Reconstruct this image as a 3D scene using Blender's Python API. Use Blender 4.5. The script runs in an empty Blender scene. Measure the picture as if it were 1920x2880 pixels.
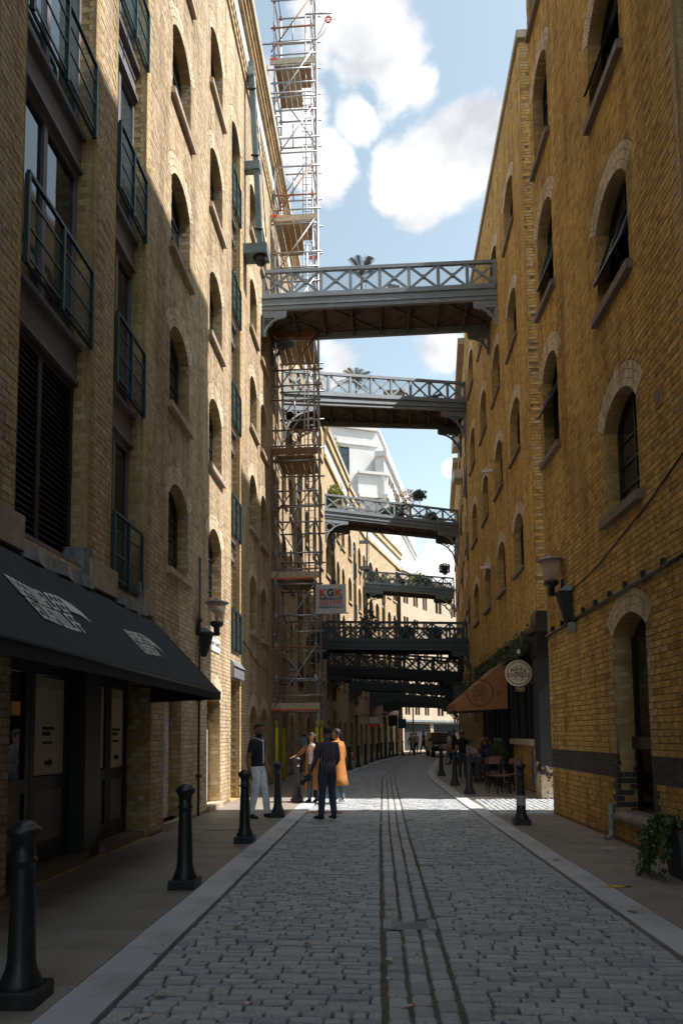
import bpy, bmesh, math, random
import numpy as np
from mathutils import Matrix, Vector, Quaternion
rad = math.radians
RN = random.Random(11)
NR = np.random.RandomState(5)
scene = bpy.context.scene
COL = scene.collection
# ---------------------------------------------------------------- camera (tilt-shift style wide lens at eye height)
EYE = 1.6
FPX, CXP, CYP = 2000.0, 960.0, 1905.0
_Y = np.array([123/FPX, -161/FPX, -1.0]); _Y /= np.linalg.norm(_Y)
_Z = np.array([-262/FPX, 24628/FPX, -1.0]); _Z -= _Y*_Z.dot(_Y); _Z /= np.linalg.norm(_Z)
_X = np.cross(_Y, _Z)
ROT = np.array([_X, _Y, _Z])
cam_d = bpy.data.cameras.new('camera'); cam = bpy.data.objects.new('camera', cam_d); COL.objects.link(cam)
M4 = Matrix.Identity(4)
for i in range(3):
    for j in range(3): M4[i][j] = ROT[i][j]
M4[2][3] = EYE
cam.matrix_world = M4
cam_d.sensor_fit = 'VERTICAL'; cam_d.sensor_height = 36.0; cam_d.lens = FPX/2880*36.0
cam_d.shift_y = (CYP-1440)/2880
cam_d.clip_start = 0.05; cam_d.clip_end = 3000
scene.camera = cam
def proj(P):
    P = np.asarray(P, float).reshape(-1, 3) - np.array([0, 0, EYE])
    c = P @ ROT
    return CXP+FPX*c[:, 0]/-c[:, 2], CYP-FPX*c[:, 1]/-c[:, 2], -c[:, 2]
# ---------------------------------------------------------------- sky, sun, exposure
SUN_EL, SUN_SLOPE = rad(57), 0.06
sun_dir = Vector((1, -SUN_SLOPE, 0)).normalized()*math.cos(SUN_EL)+Vector((0, 0, math.sin(SUN_EL)))
world = bpy.data.worlds.new('World'); scene.world = world; world.use_nodes = True
def build_world():
    nt = world.node_tree; N = nt.nodes; L = nt.links
    N.clear()
    out = N.new('ShaderNodeOutputWorld'); bg = N.new('ShaderNodeBackground'); bg.inputs['Strength'].default_value = 0.15
    sky = N.new('ShaderNodeTexSky'); sky.sky_type = 'NISHITA'; sky.sun_disc = False
    sky.sun_elevation = SUN_EL; sky.sun_rotation = math.atan2(sun_dir.x, sun_dir.y)
    sky.air_density = 1.0; sky.dust_density = 1.0; sky.ozone_density = 1.5
    tc = N.new('ShaderNodeTexCoord')
    def math_(op, a, b=None, clamp=False):
        n = N.new('ShaderNodeMath'); n.operation = op; n.use_clamp = clamp
        for k, v in ((0, a), (1, b)):
            if v is None: continue
            if isinstance(v, (int, float)): n.inputs[k].default_value = v
            else: L.new(v, n.inputs[k])
        return n.outputs[0]
    # cloud field, anchored to sky directions
    mp = N.new('ShaderNodeMapping'); L.new(tc.outputs['Generated'], mp.inputs[0]); mp.inputs['Location'].default_value = CLOUD_OFF
    mp.inputs['Scale'].default_value = (1, 1, 1.5)
    n1 = N.new('ShaderNodeTexNoise'); n1.inputs['Scale'].default_value = 6.5; n1.inputs['Detail'].default_value = 12; n1.inputs['Roughness'].default_value = 0.6
    n1.inputs['Distortion'].default_value = 0.35
    L.new(mp.outputs[0], n1.inputs['Vector'])
    dens = math_('MULTIPLY', math_('SUBTRACT', n1.outputs['Fac'], 0.5), 2.5)
    tot = None
    # (px, py, radius_x, radius_y, weight): cloud heaps seen in the strip of sky
    for (px, py, rr, w) in CLOUDS:
        rr *= CLOUD_R
        d = ROT @ np.array([(px-CXP)/FPX, -(py-CYP)/FPX, -1.0]); d /= np.linalg.norm(d)
        dn = N.new('ShaderNodeVectorMath'); dn.operation = 'DISTANCE'; L.new(tc.outputs['Generated'], dn.inputs[0]); dn.inputs[1].default_value = tuple(d)
        q = math_('SUBTRACT', 1.0, math_('DIVIDE', dn.outputs['Value'], rr))
        q = math_('MULTIPLY', math_('MAXIMUM', q, -0.6), w)
        tot = q if tot is None else math_('MAXIMUM', tot, q)
    front = math_('ADD', dens, tot)
    ramp = N.new('ShaderNodeMapRange'); ramp.interpolation_type = 'SMOOTHSTEP'; ramp.inputs['From Min'].default_value = 0.05; ramp.inputs['From Max'].default_value = 0.42
    L.new(front, ramp.inputs['Value'])
    # general field for the rest of the sky
    sp = N.new('ShaderNodeSeparateXYZ'); L.new(tc.outputs['Generated'], sp.inputs[0])
    gen = N.new('ShaderNodeMapRange'); gen.interpolation_type = 'SMOOTHSTEP'; gen.inputs['From Min'].default_value = 0.05; gen.inputs['From Max'].default_value = 0.55
    L.new(dens, gen.inputs['Value'])
    inview = N.new('ShaderNodeMapRange'); inview.inputs['From Min'].default_value = 0.45; inview.inputs['From Max'].default_value = 0.6; L.new(sp.outputs['Y'], inview.inputs['Value'])
    mixc = N.new('ShaderNodeMix'); mixc.data_type = 'FLOAT'
    L.new(inview.outputs[0], mixc.inputs[0]); L.new(gen.outputs[0], mixc.inputs[2]); L.new(ramp.outputs[0], mixc.inputs[3])
    shade = N.new('ShaderNodeTexNoise'); shade.inputs['Scale'].default_value = 9; shade.inputs['Detail'].default_value = 5; L.new(mp.outputs[0], shade.inputs['Vector'])
    cr = N.new('ShaderNodeValToRGB'); L.new(shade.outputs['Fac'], cr.inputs[0])
    cr.color_ramp.elements[0].position = 0.32; cr.color_ramp.elements[0].color = (0.56, 0.575, 0.61, 1)
    cr.color_ramp.elements[1].position = 0.62; cr.color_ramp.elements[1].color = (1.06, 1.05, 1.05, 1)
    bw = N.new('ShaderNodeRGBToBW'); L.new(sky.outputs[0], bw.inputs[0])
    lum = math_('ADD', math_('MULTIPLY', bw.outputs[0], CLOUD_K), CLOUD_C)
    cc = N.new('ShaderNodeVectorMath'); cc.operation = 'SCALE'; L.new(cr.outputs[0], cc.inputs[0]); L.new(lum, cc.inputs['Scale'])
    # slightly desaturated summer blue
    hs = N.new('ShaderNodeMix'); hs.data_type = 'RGBA'; hs.blend_type = 'MULTIPLY'; hs.inputs[0].default_value = 1.0; hs.inputs[7].default_value = SKYTINT
    L.new(sky.outputs[0], hs.inputs[6])
    gr = N.new('ShaderNodeCombineColor'); [L.new(bw.outputs[0], gr.inputs[i]) for i in range(3)]
    veil = N.new('ShaderNodeMix'); veil.data_type = 'RGBA'; veil.inputs[0].default_value = 0.30; L.new(gr.outputs[0], veil.inputs[7]); L.new(hs.outputs[2], veil.inputs[6])
    fac = math_('MULTIPLY', mixc.outputs[0], 0.95)
    mx = N.new('ShaderNodeMix'); mx.data_type = 'RGBA'; L.new(fac, mx.inputs[0]); L.new(veil.outputs[2], mx.inputs[6]); L.new(cc.outputs[0], mx.inputs[7])
    L.new(mx.outputs[2], bg.inputs['Color']); L.new(bg.outputs[0], out.inputs[0])
CLOUDS = [(930, 30, 0.085, 1.0), (1030, 100, 0.09, 1.0), (1110, 190, 0.085, 1.0), (1185, 240, 0.055, .9), (880, 90, 0.07, .9), (1010, 320, 0.045, .8), (905, 470, 0.06, 1.0), (800, 300, .08, .9),
          (1300, 395, 0.095, 1.0), (1225, 450, 0.09, 1.0), (1140, 480, 0.06, .9), (1370, 350, 0.07, 1.0), (1180, 565, 0.055, .9), (1105, 540, .04, .8), (1390, 265, 0.02, .6), (930, 1010, 0.07, 1.0), (1240, 980, 0.06, .9), (880, 900, .06, .8),
          (1230, 1620, 0.09, 1.0), (1270, 1320, 0.03, .8), (1180, 1700, .07, .9)]
CLOUD_R = 0.66
CLOUD_OFF = (5.5, 9.2, 3.3)
CLOUD_K, CLOUD_C = 0.9, 0.1
SKYTINT = (0.225, 0.325, 0.285, 1)
build_world()
sl = bpy.data.lights.new('sun', 'SUN'); sl.energy = 2.0; sl.angle = rad(0.53); sl.color = (1.0, 0.94, 0.86)
sun = bpy.data.objects.new('sun', sl); COL.objects.link(sun)
sun.rotation_euler = sun_dir.to_track_quat('Z', 'Y').to_euler()
sun.location = sun_dir*80
vs = scene.view_settings
vs.view_transform = 'Standard'; vs.look = 'None'; vs.gamma = 1.0; vs.use_curve_mapping = False; vs.exposure = 2.2
scene.render.engine = 'CYCLES'
cy = scene.cycles
cy.use_denoising = True
try: cy.denoiser = 'OPENIMAGEDENOISE'
except Exception: pass
cy.max_bounces = 8; cy.diffuse_bounces = 5; cy.glossy_bounces = 3; cy.transmission_bounces = 4; cy.transparent_max_bounces = 8
cy.caustics_reflective = False; cy.caustics_refractive = False; cy.sample_clamp_indirect = 6
# ---------------------------------------------------------------- object helpers
def link(o): COL.objects.link(o); return o
def tag(o, label=None, cat=None, group=None, kind=None):
    if label: o['label'] = label
    if cat: o['category'] = cat
    if group: o['group'] = group
    if kind: o['kind'] = kind
    return o
def thing(name, label, cat, loc=(0, 0, 0), group=None, rz=0.0):
    o = link(bpy.data.objects.new(name, None)); o.location = loc; o.rotation_euler = (0, 0, rz); o.empty_display_size = 0.2
    return tag(o, label, cat, group)
def adopt(o, parent, world=True):
    """child whose mesh is in world coordinates (world) or in the parent's own frame"""
    o.parent = parent
    if world:
        top = parent
        if top.type == 'EMPTY':
            o.matrix_parent_inverse = (Matrix.Translation(top.location) @ top.rotation_euler.to_matrix().to_4x4()).inverted()
    return o
class MB:
    def __init__(s): s.v = []; s.f = []; s.m = []; s.r = []; s.cr = 0.0; s.sm = []
    def add(s, vs, fs, m=0, r=None, smooth=False):
        b = len(s.v); s.v.extend([tuple(p) for p in vs]); s.r.extend([s.cr if r is None else r]*len(vs))
        for f in fs: s.f.append(tuple(b+i for i in f)); s.m.append(m); s.sm.append(smooth)
        return s
    def box(s, x0, x1, y0, y1, z0, z1, m=0, r=None):
        return s.add([(x0, y0, z0), (x1, y0, z0), (x1, y1, z0), (x0, y1, z0), (x0, y0, z1), (x1, y0, z1), (x1, y1, z1), (x0, y1, z1)],
                     [(3, 2, 1, 0), (4, 5, 6, 7), (0, 1, 5, 4), (1, 2, 6, 5), (2, 3, 7, 6), (3, 0, 4, 7)], m, r)
    def hexa(s, P, m=0, r=None):
        return s.add(P, [(3, 2, 1, 0), (4, 5, 6, 7), (0, 1, 5, 4), (1, 2, 6, 5), (2, 3, 7, 6), (3, 0, 4, 7)], m, r)
    def fbox(s, F, u0, u1, d0, d1, z0, z1, m=0, r=None):
        """box in a facade frame F: along u, outward d, up z"""
        P = [F.p(u, d, z) for z in (z0, z1) for (u, d) in ((u0, d0), (u1, d0), (u1, d1), (u0, d1))]
        return s.hexa(P, m, r)
    def quad(s, a, b, c, d, m=0): return s.add([a, b, c, d], [(0, 1, 2, 3)], m)
    def beam(s, a, b, w, h=None, up=(0, 0, 1), m=0):
        """rectangular bar from a to b, width w (sideways) height h (along up)"""
        a = Vector(a); b = Vector(b); h = w if h is None else h
        d = (b-a).normalized(); up = Vector(up)
        if abs(d.dot(up)) > 0.98: up = Vector((0, 1, 0)) if abs(d.y) < .9 else Vector((1, 0, 0))
        sd = d.cross(up).normalized(); u2 = sd.cross(d).normalized()
        o = [(-w/2, -h/2), (w/2, -h/2), (w/2, h/2), (-w/2, h/2)]
        P = [a+sd*i+u2*j for i, j in o]+[b+sd*i+u2*j for i, j in o]
        return s.add(P, [(0, 1, 2, 3), (7, 6, 5, 4), (0, 4, 5, 1), (1, 5, 6, 2), (2, 6, 7, 3), (3, 7, 4, 0)], m)
    def tube(s, pts, rads, n=8, m=0, cap=True, smooth=True):
        pts = [Vector(p) for p in pts]
        if isinstance(rads, (int, float)): rads = [rads]*len(pts)
        ref = None; vs = []
        for i, p in enumerate(pts):
            d = (pts[min(i+1, len(pts)-1)]-pts[max(i-1, 0)])
            d = d.normalized() if d.length > 1e-9 else Vector((0, 0, 1))
            if ref is None: ref = Vector((0, 0, 1)) if abs(d.z) < .9 else Vector((1, 0, 0))
            e1 = d.cross(ref); e1 = e1.normalized() if e1.length > 1e-6 else d.orthogonal().normalized()
            e2 = e1.cross(d).normalized(); ref = e2
            for k in range(n):
                a = 2*math.pi*k/n; vs.append(p+e1*(math.cos(a)*rads[i])+e2*(math.sin(a)*rads[i]))
        fs = []
        for i in range(len(pts)-1):
            for k in range(n): fs.append((i*n+k, i*n+(k+1) % n, (i+1)*n+(k+1) % n, (i+1)*n+k))
        s.add(vs, fs, m, smooth=smooth)
        if cap:
            b = len(s.v)-len(vs)
            s.f.append(tuple(b+k for k in reversed(range(n)))); s.m.append(m); s.sm.append(False)
            e = b+(len(pts)-1)*n; s.f.append(tuple(e+k for k in range(n))); s.m.append(m); s.sm.append(False)
        return s
    def lathe(s, prof, c=(0, 0, 0), n=16, m=0, smooth=True):
        vs = []; fs = []
        for (r, z) in prof:
            for k in range(n):
                a = 2*math.pi*k/n; vs.append((c[0]+r*math.cos(a), c[1]+r*math.sin(a), c[2]+z))
        for i in range(len(prof)-1):
            for k in range(n): fs.append((i*n+k, i*n+(k+1) % n, (i+1)*n+(k+1) % n, (i+1)*n+k))
        fs2 = [tuple(reversed(range(n))), tuple((len(prof)-1)*n+k for k in range(n))]
        b = len(s.v); s.add(vs, fs, m, smooth=smooth)
        for f in fs2: s.f.append(tuple(b+i for i in f)); s.m.append(m); s.sm.append(False)
        return s
    def prism(s, poly, ax, m=0):
        """extrude a 3d polygon along vector ax"""
        n = len(poly); ax = Vector(ax); P = [Vector(p) for p in poly]
        fs = [tuple(reversed(range(n))), tuple(range(n, 2*n))]+[(i, (i+1) % n, n+(i+1) % n, n+i) for i in range(n)]
        return s.add(P+[p+ax for p in P], fs, m)
    def mesh(s, name):
        me = bpy.data.meshes.new(name); me.from_pydata(s.v, [], s.f)
        if any(s.m): me.polygons.foreach_set('material_index', s.m)
        if any(s.sm): me.polygons.foreach_set('use_smooth', s.sm)
        if any(s.r):
            at = me.attributes.new('rnd', 'FLOAT', 'POINT'); at.data.foreach_set('value', s.r)
        me.update(); return me
    def build(s, name, mats, parent=None, world=True):
        me = s.mesh(name)
        for mm in (mats if isinstance(mats, (list, tuple)) else [mats]): me.materials.append(mm)
        o = link(bpy.data.objects.new(name, me))
        if parent is not None: adopt(o, parent, world)
        return o
class Frame:
    """a vertical facade: u metres along, d metres outward, z up"""
    def __init__(s, O, U, N):
        s.O = Vector((O[0], O[1], 0)); s.U = Vector((U[0], U[1], 0)).normalized(); s.N = Vector((N[0], N[1], 0)).normalized()
    def p(s, u, d, z): return s.O+s.U*u+s.N*d+Vector((0, 0, z))
def copy_tree(o, parent=None):
    c = o.copy(); COL.objects.link(c); c.parent = parent
    for ch in o.children: copy_tree(ch, c)
    return c
# ---------------------------------------------------------------- materials
MATS = {}
def newmat(name):
    m = bpy.data.materials.new(name); m.use_nodes = True; nt = m.node_tree
    b = nt.nodes['Principled BSDF']; MATS[name] = m
    return m, nt, b
def noise(nt, scale, detail=4, rough=0.55, coord='Object', stretch=None):
    tc = nt.nodes.new('ShaderNodeTexCoord'); n = nt.nodes.new('ShaderNodeTexNoise')
    n.inputs['Scale'].default_value = scale; n.inputs['Detail'].default_value = detail; n.inputs['Roughness'].default_value = rough
    if stretch:
        mp = nt.nodes.new('ShaderNodeMapping'); mp.inputs['Scale'].default_value = stretch
        nt.links.new(tc.outputs[coord], mp.inputs[0]); nt.links.new(mp.outputs[0], n.inputs['Vector'])
    else: nt.links.new(tc.outputs[coord], n.inputs['Vector'])
    return n.outputs['Fac']
def ramp(nt, fac, stops, interp='LINEAR'):
    r = nt.nodes.new('ShaderNodeValToRGB'); r.color_ramp.interpolation = interp
    el = r.color_ramp.elements
    while len(el) < len(stops): el.new(0.5)
    for e, (p, c) in zip(el, stops): e.position = p; e.color = (c[0], c[1], c[2], 1)
    nt.links.new(fac, r.inputs[0]); return r.outputs[0]
def mix(nt, a, b, fac, mode='MIX'):
    n = nt.nodes.new('ShaderNodeMix'); n.data_type = 'RGBA'; n.blend_type = mode
    for k, v in ((0, fac), (6, a), (7, b)):
        if isinstance(v, (int, float)): n.inputs[k].default_value = v
        elif isinstance(v, tuple): n.inputs[k].default_value = (v[0], v[1], v[2], 1)
        else: nt.links.new(v, n.inputs[k])
    return n.outputs[2]
def bump(nt, b, h, strength=0.3, dist=0.01):
    n = nt.nodes.new('ShaderNodeBump'); n.inputs['Strength'].default_value = strength; n.inputs['Distance'].default_value = dist
    nt.links.new(h, n.inputs['Height']); nt.links.new(n.outputs[0], b.inputs['Normal'])
def plain(name, col, rough=0.6, metal=0.0, var=0.25, scale=8.0, bumps=0.12, spec=None, stretch=None, dirt=None):
    m, nt, b = newmat(name)
    f = noise(nt, scale, 5, 0.6, stretch=stretch)
    lo = tuple(c*(1-var) for c in col); hi = tuple(min(1, c*(1+var)) for c in col)
    c = ramp(nt, f, [(0.3, lo), (0.7, hi)])
    if dirt:
        f2 = noise(nt, scale*0.22, 6, 0.65); c = mix(nt, c, dirt, ramp(nt, f2, [(0.45, (0, 0, 0)), (0.75, (0.7, 0.7, 0.7))]))
    nt.links.new(c, b.inputs['Base Color']); b.inputs['Roughness'].default_value = rough; b.inputs['Metallic'].default_value = metal
    if spec is not None: b.inputs['Specular IOR Level'].default_value = spec
    if bumps: bump(nt, b, noise(nt, scale*9, 3, 0.6, stretch=stretch), bumps, 0.006)
    return m
def brickmat(name, stops, soot=(0.06, 0.045, 0.035), sootamt=0.5, rough=0.92, grain=26):
    m, nt, b = newmat(name)
    at = nt.nodes.new('ShaderNodeAttribute'); at.attribute_name = 'rnd'
    oi = nt.nodes.new('ShaderNodeObjectInfo')
    ad = nt.nodes.new('ShaderNodeMath'); ad.operation = 'ADD'; nt.links.new(at.outputs['Fac'], ad.inputs[0]); nt.links.new(oi.outputs['Random'], ad.inputs[1])
    fr = nt.nodes.new('ShaderNodeMath'); fr.operation = 'FRACT'; nt.links.new(ad.outputs[0], fr.inputs[0])
    c = ramp(nt, fr.outputs[0], stops)
    g = noise(nt, grain, 6, 0.7)
    c = mix(nt, c, ramp(nt, g, [(0.25, (0.45, 0.43, 0.42)), (0.5, (1, 1, 1)), (0.8, (1.25, 1.22, 1.15))]), 0.9, 'MULTIPLY')
    c = mix(nt, c, ramp(nt, noise(nt, 9, 8, 0.75), [(0.30, (0.55, 0.52, 0.50)), (0.48, (1, 1, 1)), (0.7, (1.18, 1.15, 1.10))]), 0.85, 'MULTIPLY')
    s = noise(nt, 0.9, 7, 0.68, stretch=(1, 1, 0.45))
    c = mix(nt, c, soot, ramp(nt, s, [(0.45, (0, 0, 0)), (0.78, (sootamt,)*3)]))
    st = noise(nt, 1.0, 6, 0.7, stretch=(2.6, 2.6, 0.22))
    c = mix(nt, c, ramp(nt, st, [(0.36, (0.58, 0.55, 0.52)), (0.52, (1, 1, 1)), (0.7, (1.12, 1.1, 1.06))]), 0.8, 'MULTIPLY')
    nt.links.new(c, b.inputs['Base Color']); b.inputs['Roughness'].default_value = rough; b.inputs['Specular IOR Level'].default_value = 0.25
    bump(nt, b, noise(nt, 70, 5, 0.7), 0.5, 0.006)
    return m
# yellow stock bricks: weathered buff on the west range, richer ochre on the east range
brickmat('brick_buff', [(0.0, (0.56, 0.435, 0.29)), (0.18, (0.63, 0.5, 0.35)), (0.34, (0.48, 0.365, 0.235)), (0.5, (0.66, 0.54, 0.39)), (0.62, (0.56, 0.435, 0.29)), (0.76, (0.42, 0.315, 0.21)), (0.88, (0.62, 0.485, 0.33)), (1.0, (0.56, 0.435, 0.29))], sootamt=0.45)
brickmat('brick_ochre', [(0.0, (0.6, 0.385, 0.115)), (0.18, (0.68, 0.46, 0.155)), (0.34, (0.5, 0.31, 0.1)), (0.48, (0.72, 0.5, 0.18)), (0.6, (0.6, 0.385, 0.12)), (0.74, (0.42, 0.255, 0.095)), (0.86, (0.66, 0.435, 0.14)), (1.0, (0.6, 0.385, 0.115))], sootamt=0.45)
brickmat('brick_pale', [(0.0, (0.7, 0.59, 0.43)), (0.3, (0.78, 0.69, 0.53)), (0.55, (0.6, 0.48, 0.32)), (0.75, (0.74, 0.63, 0.46)), (0.9, (0.64, 0.5, 0.35)), (1.0, (0.7, 0.59, 0.43))], sootamt=0.25)
brickmat('brick_quoin', [(0.0, (0.577, 0.43, 0.22)), (0.3, (0.637, 0.502, 0.292)), (0.55, (0.516, 0.363, 0.177)), (0.75, (0.613, 0.448, 0.226)), (0.9, (0.577, 0.412, 0.262)), (1.0, (0.577, 0.43, 0.22))], sootamt=0.3)
brickmat('brick_blue', [(0.0, (0.035, 0.036, 0.045)), (0.5, (0.06, 0.058, 0.07)), (1.0, (0.035, 0.036, 0.045))], sootamt=0.2, rough=0.6)
brickmat('brick_white', [(0.0, (0.70, 0.70, 0.70)), (0.5, (0.78, 0.78, 0.77)), (1.0, (0.70, 0.70, 0.70))], sootamt=0.25)
plain('mortar_buff', (0.21, 0.16, 0.11), 0.95, var=0.3, scale=14, bumps=0.4)
plain('mortar_ochre', (0.22, 0.15, 0.08), 0.95, var=0.3, scale=14, bumps=0.4)
def farbrick(name, c1, c2, mo, swz):
    m, nt, b = newmat(name)
    tc = nt.nodes.new('ShaderNodeTexCoord'); sp = nt.nodes.new('ShaderNodeSeparateXYZ'); cb = nt.nodes.new('ShaderNodeCombineXYZ')
    nt.links.new(tc.outputs['Object'], sp.inputs[0]); nt.links.new(sp.outputs[swz], cb.inputs['X']); nt.links.new(sp.outputs['Z'], cb.inputs['Y'])
    t = nt.nodes.new('ShaderNodeTexBrick'); nt.links.new(cb.outputs[0], t.inputs['Vector'])
    t.inputs['Scale'].default_value = 1.0; t.inputs['Brick Width'].default_value = 0.225; t.inputs['Row Height'].default_value = 0.086; t.inputs['Mortar Size'].default_value = 0.009
    t.inputs['Color1'].default_value = (*c1, 1); t.inputs['Color2'].default_value = (*c2, 1); t.inputs['Mortar'].default_value = (*mo, 1)
    c = mix(nt, t.outputs['Color'], ramp(nt, noise(nt, 3, 6, .7), [(0.3, (.62, .6, .58)), (0.7, (1.15, 1.12, 1.1))]), 1.0, 'MULTIPLY')
    nt.links.new(c, b.inputs['Base Color']); b.inputs['Roughness'].default_value = 0.93
    bump(nt, b, t.outputs['Fac'], -0.4, 0.01)
    return m
farbrick('brick_far_buff', (0.56, 0.42, 0.26), (0.48, 0.35, 0.21), (0.38, 0.30, 0.2), 'Y')
farbrick('brick_far_ochre', (0.52, 0.33, 0.12), (0.44, 0.27, 0.095), (0.33, 0.235, 0.115), 'Y')
farbrick('brick_reveal', (0.56, 0.40, 0.17), (0.45, 0.30, 0.12), (0.42, 0.31, 0.18), 'X')
plain('stone_sill', (0.44, 0.36, 0.27), 0.85, var=0.18, scale=6, dirt=(0.2, 0.16, 0.12))
plain('stone_dark', (0.20, 0.16, 0.135), 0.8, var=0.25, scale=6)
plain('render_white', (0.62, 0.61, 0.60), 0.85, var=0.06, scale=2, bumps=0.05, dirt=(0.48, 0.47, 0.46))
plain('render_cream', (0.48, 0.37, 0.28), 0.9, var=0.07, scale=1.5, bumps=0.05)
plain('lead', (0.20, 0.22, 0.235), 0.5, 0.35, var=0.35, scale=9, dirt=(0.42, 0.44, 0.45))
plain('steel_grey', (0.20, 0.195, 0.225), 0.55, 0.1, var=0.15, scale=5)
plain('frame_dark', (0.025, 0.029, 0.034), 0.45, 0.0, var=0.2, scale=9)
plain('frame_black', (0.012, 0.014, 0.016), 0.4, 0.0, var=0.3, scale=9)
plain('rail_green', (0.015, 0.050, 0.055), 0.42, 0.1, var=0.2, scale=9)
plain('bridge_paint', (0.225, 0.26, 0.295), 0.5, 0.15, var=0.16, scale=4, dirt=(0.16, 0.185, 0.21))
plain('bridge_shaded', (0.05, 0.075, 0.085), 0.5, 0.15, var=0.16, scale=4, dirt=(0.04, 0.055, 0.065))  # darkened copy of the bridge green: shade on the low bridges put into colour
plain('bridge_green', (0.12, 0.17, 0.185), 0.5, 0.15, var=0.16, scale=4, dirt=(0.06, 0.085, 0.1))
plain('bridge_under', (0.10, 0.078, 0.062), 0.9, 0, var=0.35, scale=5)
def ironmat():
    m, nt, b = newmat('iron_black')
    c = ramp(nt, noise(nt, 14, 6, .7), [(.3, (.008, .010, .012)), (.7, (.022, .026, .029))])
    c = mix(nt, c, (.11, .10, .085), ramp(nt, noise(nt, 5, 8, .75), [(.60, (0, 0, 0)), (.74, (.6, .6, .6))]))
    c = mix(nt, c, (.16, .10, .06), ramp(nt, noise(nt, 38, 5, .7), [(.68, (0, 0, 0)), (.71, (.8, .8, .8))]))
    nt.links.new(c, b.inputs['Base Color']); nt.links.new(ramp(nt, noise(nt, 9, 5, .7), [(.3, (.28, .28, .28)), (.7, (.6, .6, .6))]), b.inputs['Roughness']); bump(nt, b, noise(nt, 60, 5, .7), .35, .004)
ironmat()
plain('galv', (0.38, 0.385, 0.40), 0.4, 0.7, var=0.25, scale=12)
plain('galv_pink', (0.40, 0.35, 0.345), 0.5, 0.4, var=0.25, scale=12)
plain('rust', (0.32, 0.13, 0.06), 0.75, 0.2, var=0.35, scale=16)
plain('orange_tape', (0.75, 0.11, 0.03), 0.6, var=0.15)
plain('yellow_foam', (0.62, 0.56, 0.02), 0.7, var=0.15, scale=10)
plain('timber', (0.36, 0.24, 0.135), 0.85, var=0.35, scale=5, stretch=(1, 6, 6))
plain('timber_pale', (0.50, 0.40, 0.29), 0.85, var=0.25, scale=5)
plain('timber_red', (0.20, 0.10, 0.06), 0.8, var=0.25, scale=6)
plain('awning_navy', (0.018, 0.026, 0.034), 0.85, var=0.3, scale=5, bumps=0.3, dirt=(0.035, 0.042, 0.05))
plain('awning_tan', (0.30, 0.135, 0.055), 0.85, var=0.15, scale=5, bumps=0.15)
plain('print_white', (0.72, 0.72, 0.72), 0.8, var=0.08, scale=10)
plain('print_cream', (0.66, 0.56, 0.43), 0.7, var=0.05)
plain('print_black', (0.02, 0.02, 0.02), 0.7, var=0.1)
plain('print_brown', (0.085, 0.035, 0.02), 0.8, var=0.1)
plain('print_red', (0.55, 0.05, 0.03), 0.7, var=0.08)
plain('print_green', (0.01, 0.06, 0.05), 0.7, var=0.08)
plain('print_navy', (0.02, 0.035, 0.09), 0.7, var=0.08)
plain('print_pink', (0.55, 0.16, 0.17), 0.7, var=0.08)
plain('print_gold', (0.60, 0.42, 0.16), 0.6, var=0.08)
plain('blue_paint', (0.02, 0.07, 0.20), 0.6, var=0.2)
plain('blue_hoarding', (0.018, 0.045, 0.09), 0.6, var=0.25, scale=3)
plain('planter_grey', (0.07, 0.073, 0.078), 0.7, var=0.15, scale=20, bumps=0.1)
plain('terracotta', (0.42, 0.19, 0.10), 0.8, var=0.15)
plain('pot_cream', (0.52, 0.42, 0.33), 0.8, var=0.15)
plain('bark', (0.16, 0.12, 0.08), 0.9, var=0.3, scale=20)
plain('soil', (0.05, 0.035, 0.025), 0.95)
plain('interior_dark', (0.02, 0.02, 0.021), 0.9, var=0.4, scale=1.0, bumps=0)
plain('roof_slate', (0.09, 0.09, 0.1), 0.8, var=0.2)
def leafmat(name, a, b2):
    m, nt, b = newmat(name); oi = nt.nodes.new('ShaderNodeAttribute'); oi.attribute_name = 'rnd'
    c = ramp(nt, oi.outputs['Fac'], [(0, a), (1, b2)])
    nt.links.new(c, b.inputs['Base Color']); b.inputs['Roughness'].default_value = 0.55
    b.inputs['Subsurface Weight'].default_value = 0.0
    return m
leafmat('leaf_ivy', (0.022, 0.05, 0.016), (0.075, 0.13, 0.04))
leafmat('leaf_lime', (0.16, 0.20, 0.03), (0.36, 0.40, 0.08))
leafmat('leaf_grey', (0.06, 0.085, 0.06), (0.13, 0.17, 0.11))
leafmat('leaf_palm', (0.08, 0.13, 0.10), (0.22, 0.28, 0.22))
leafmat('leaf_dry', (0.26, 0.14, 0.06), (0.45, 0.30, 0.16))
def glassmat(name, col, rough=0.04):
    m, nt, b = newmat(name)
    b.inputs['Base Color'].default_value = (*col, 1); b.inputs['Roughness'].default_value = rough; b.inputs['Specular IOR Level'].default_value = 0.9; b.inputs['IOR'].default_value = 1.5
    bump(nt, b, noise(nt, 1.1, 2, .5), 0.10, 0.02)
    return m
glassmat('glass_dark', (0.012, 0.016, 0.018)); glassmat('glass_blue', (0.03, 0.05, 0.06)); glassmat('glass_warm', (0.06, 0.05, 0.035), 0.1)
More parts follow.
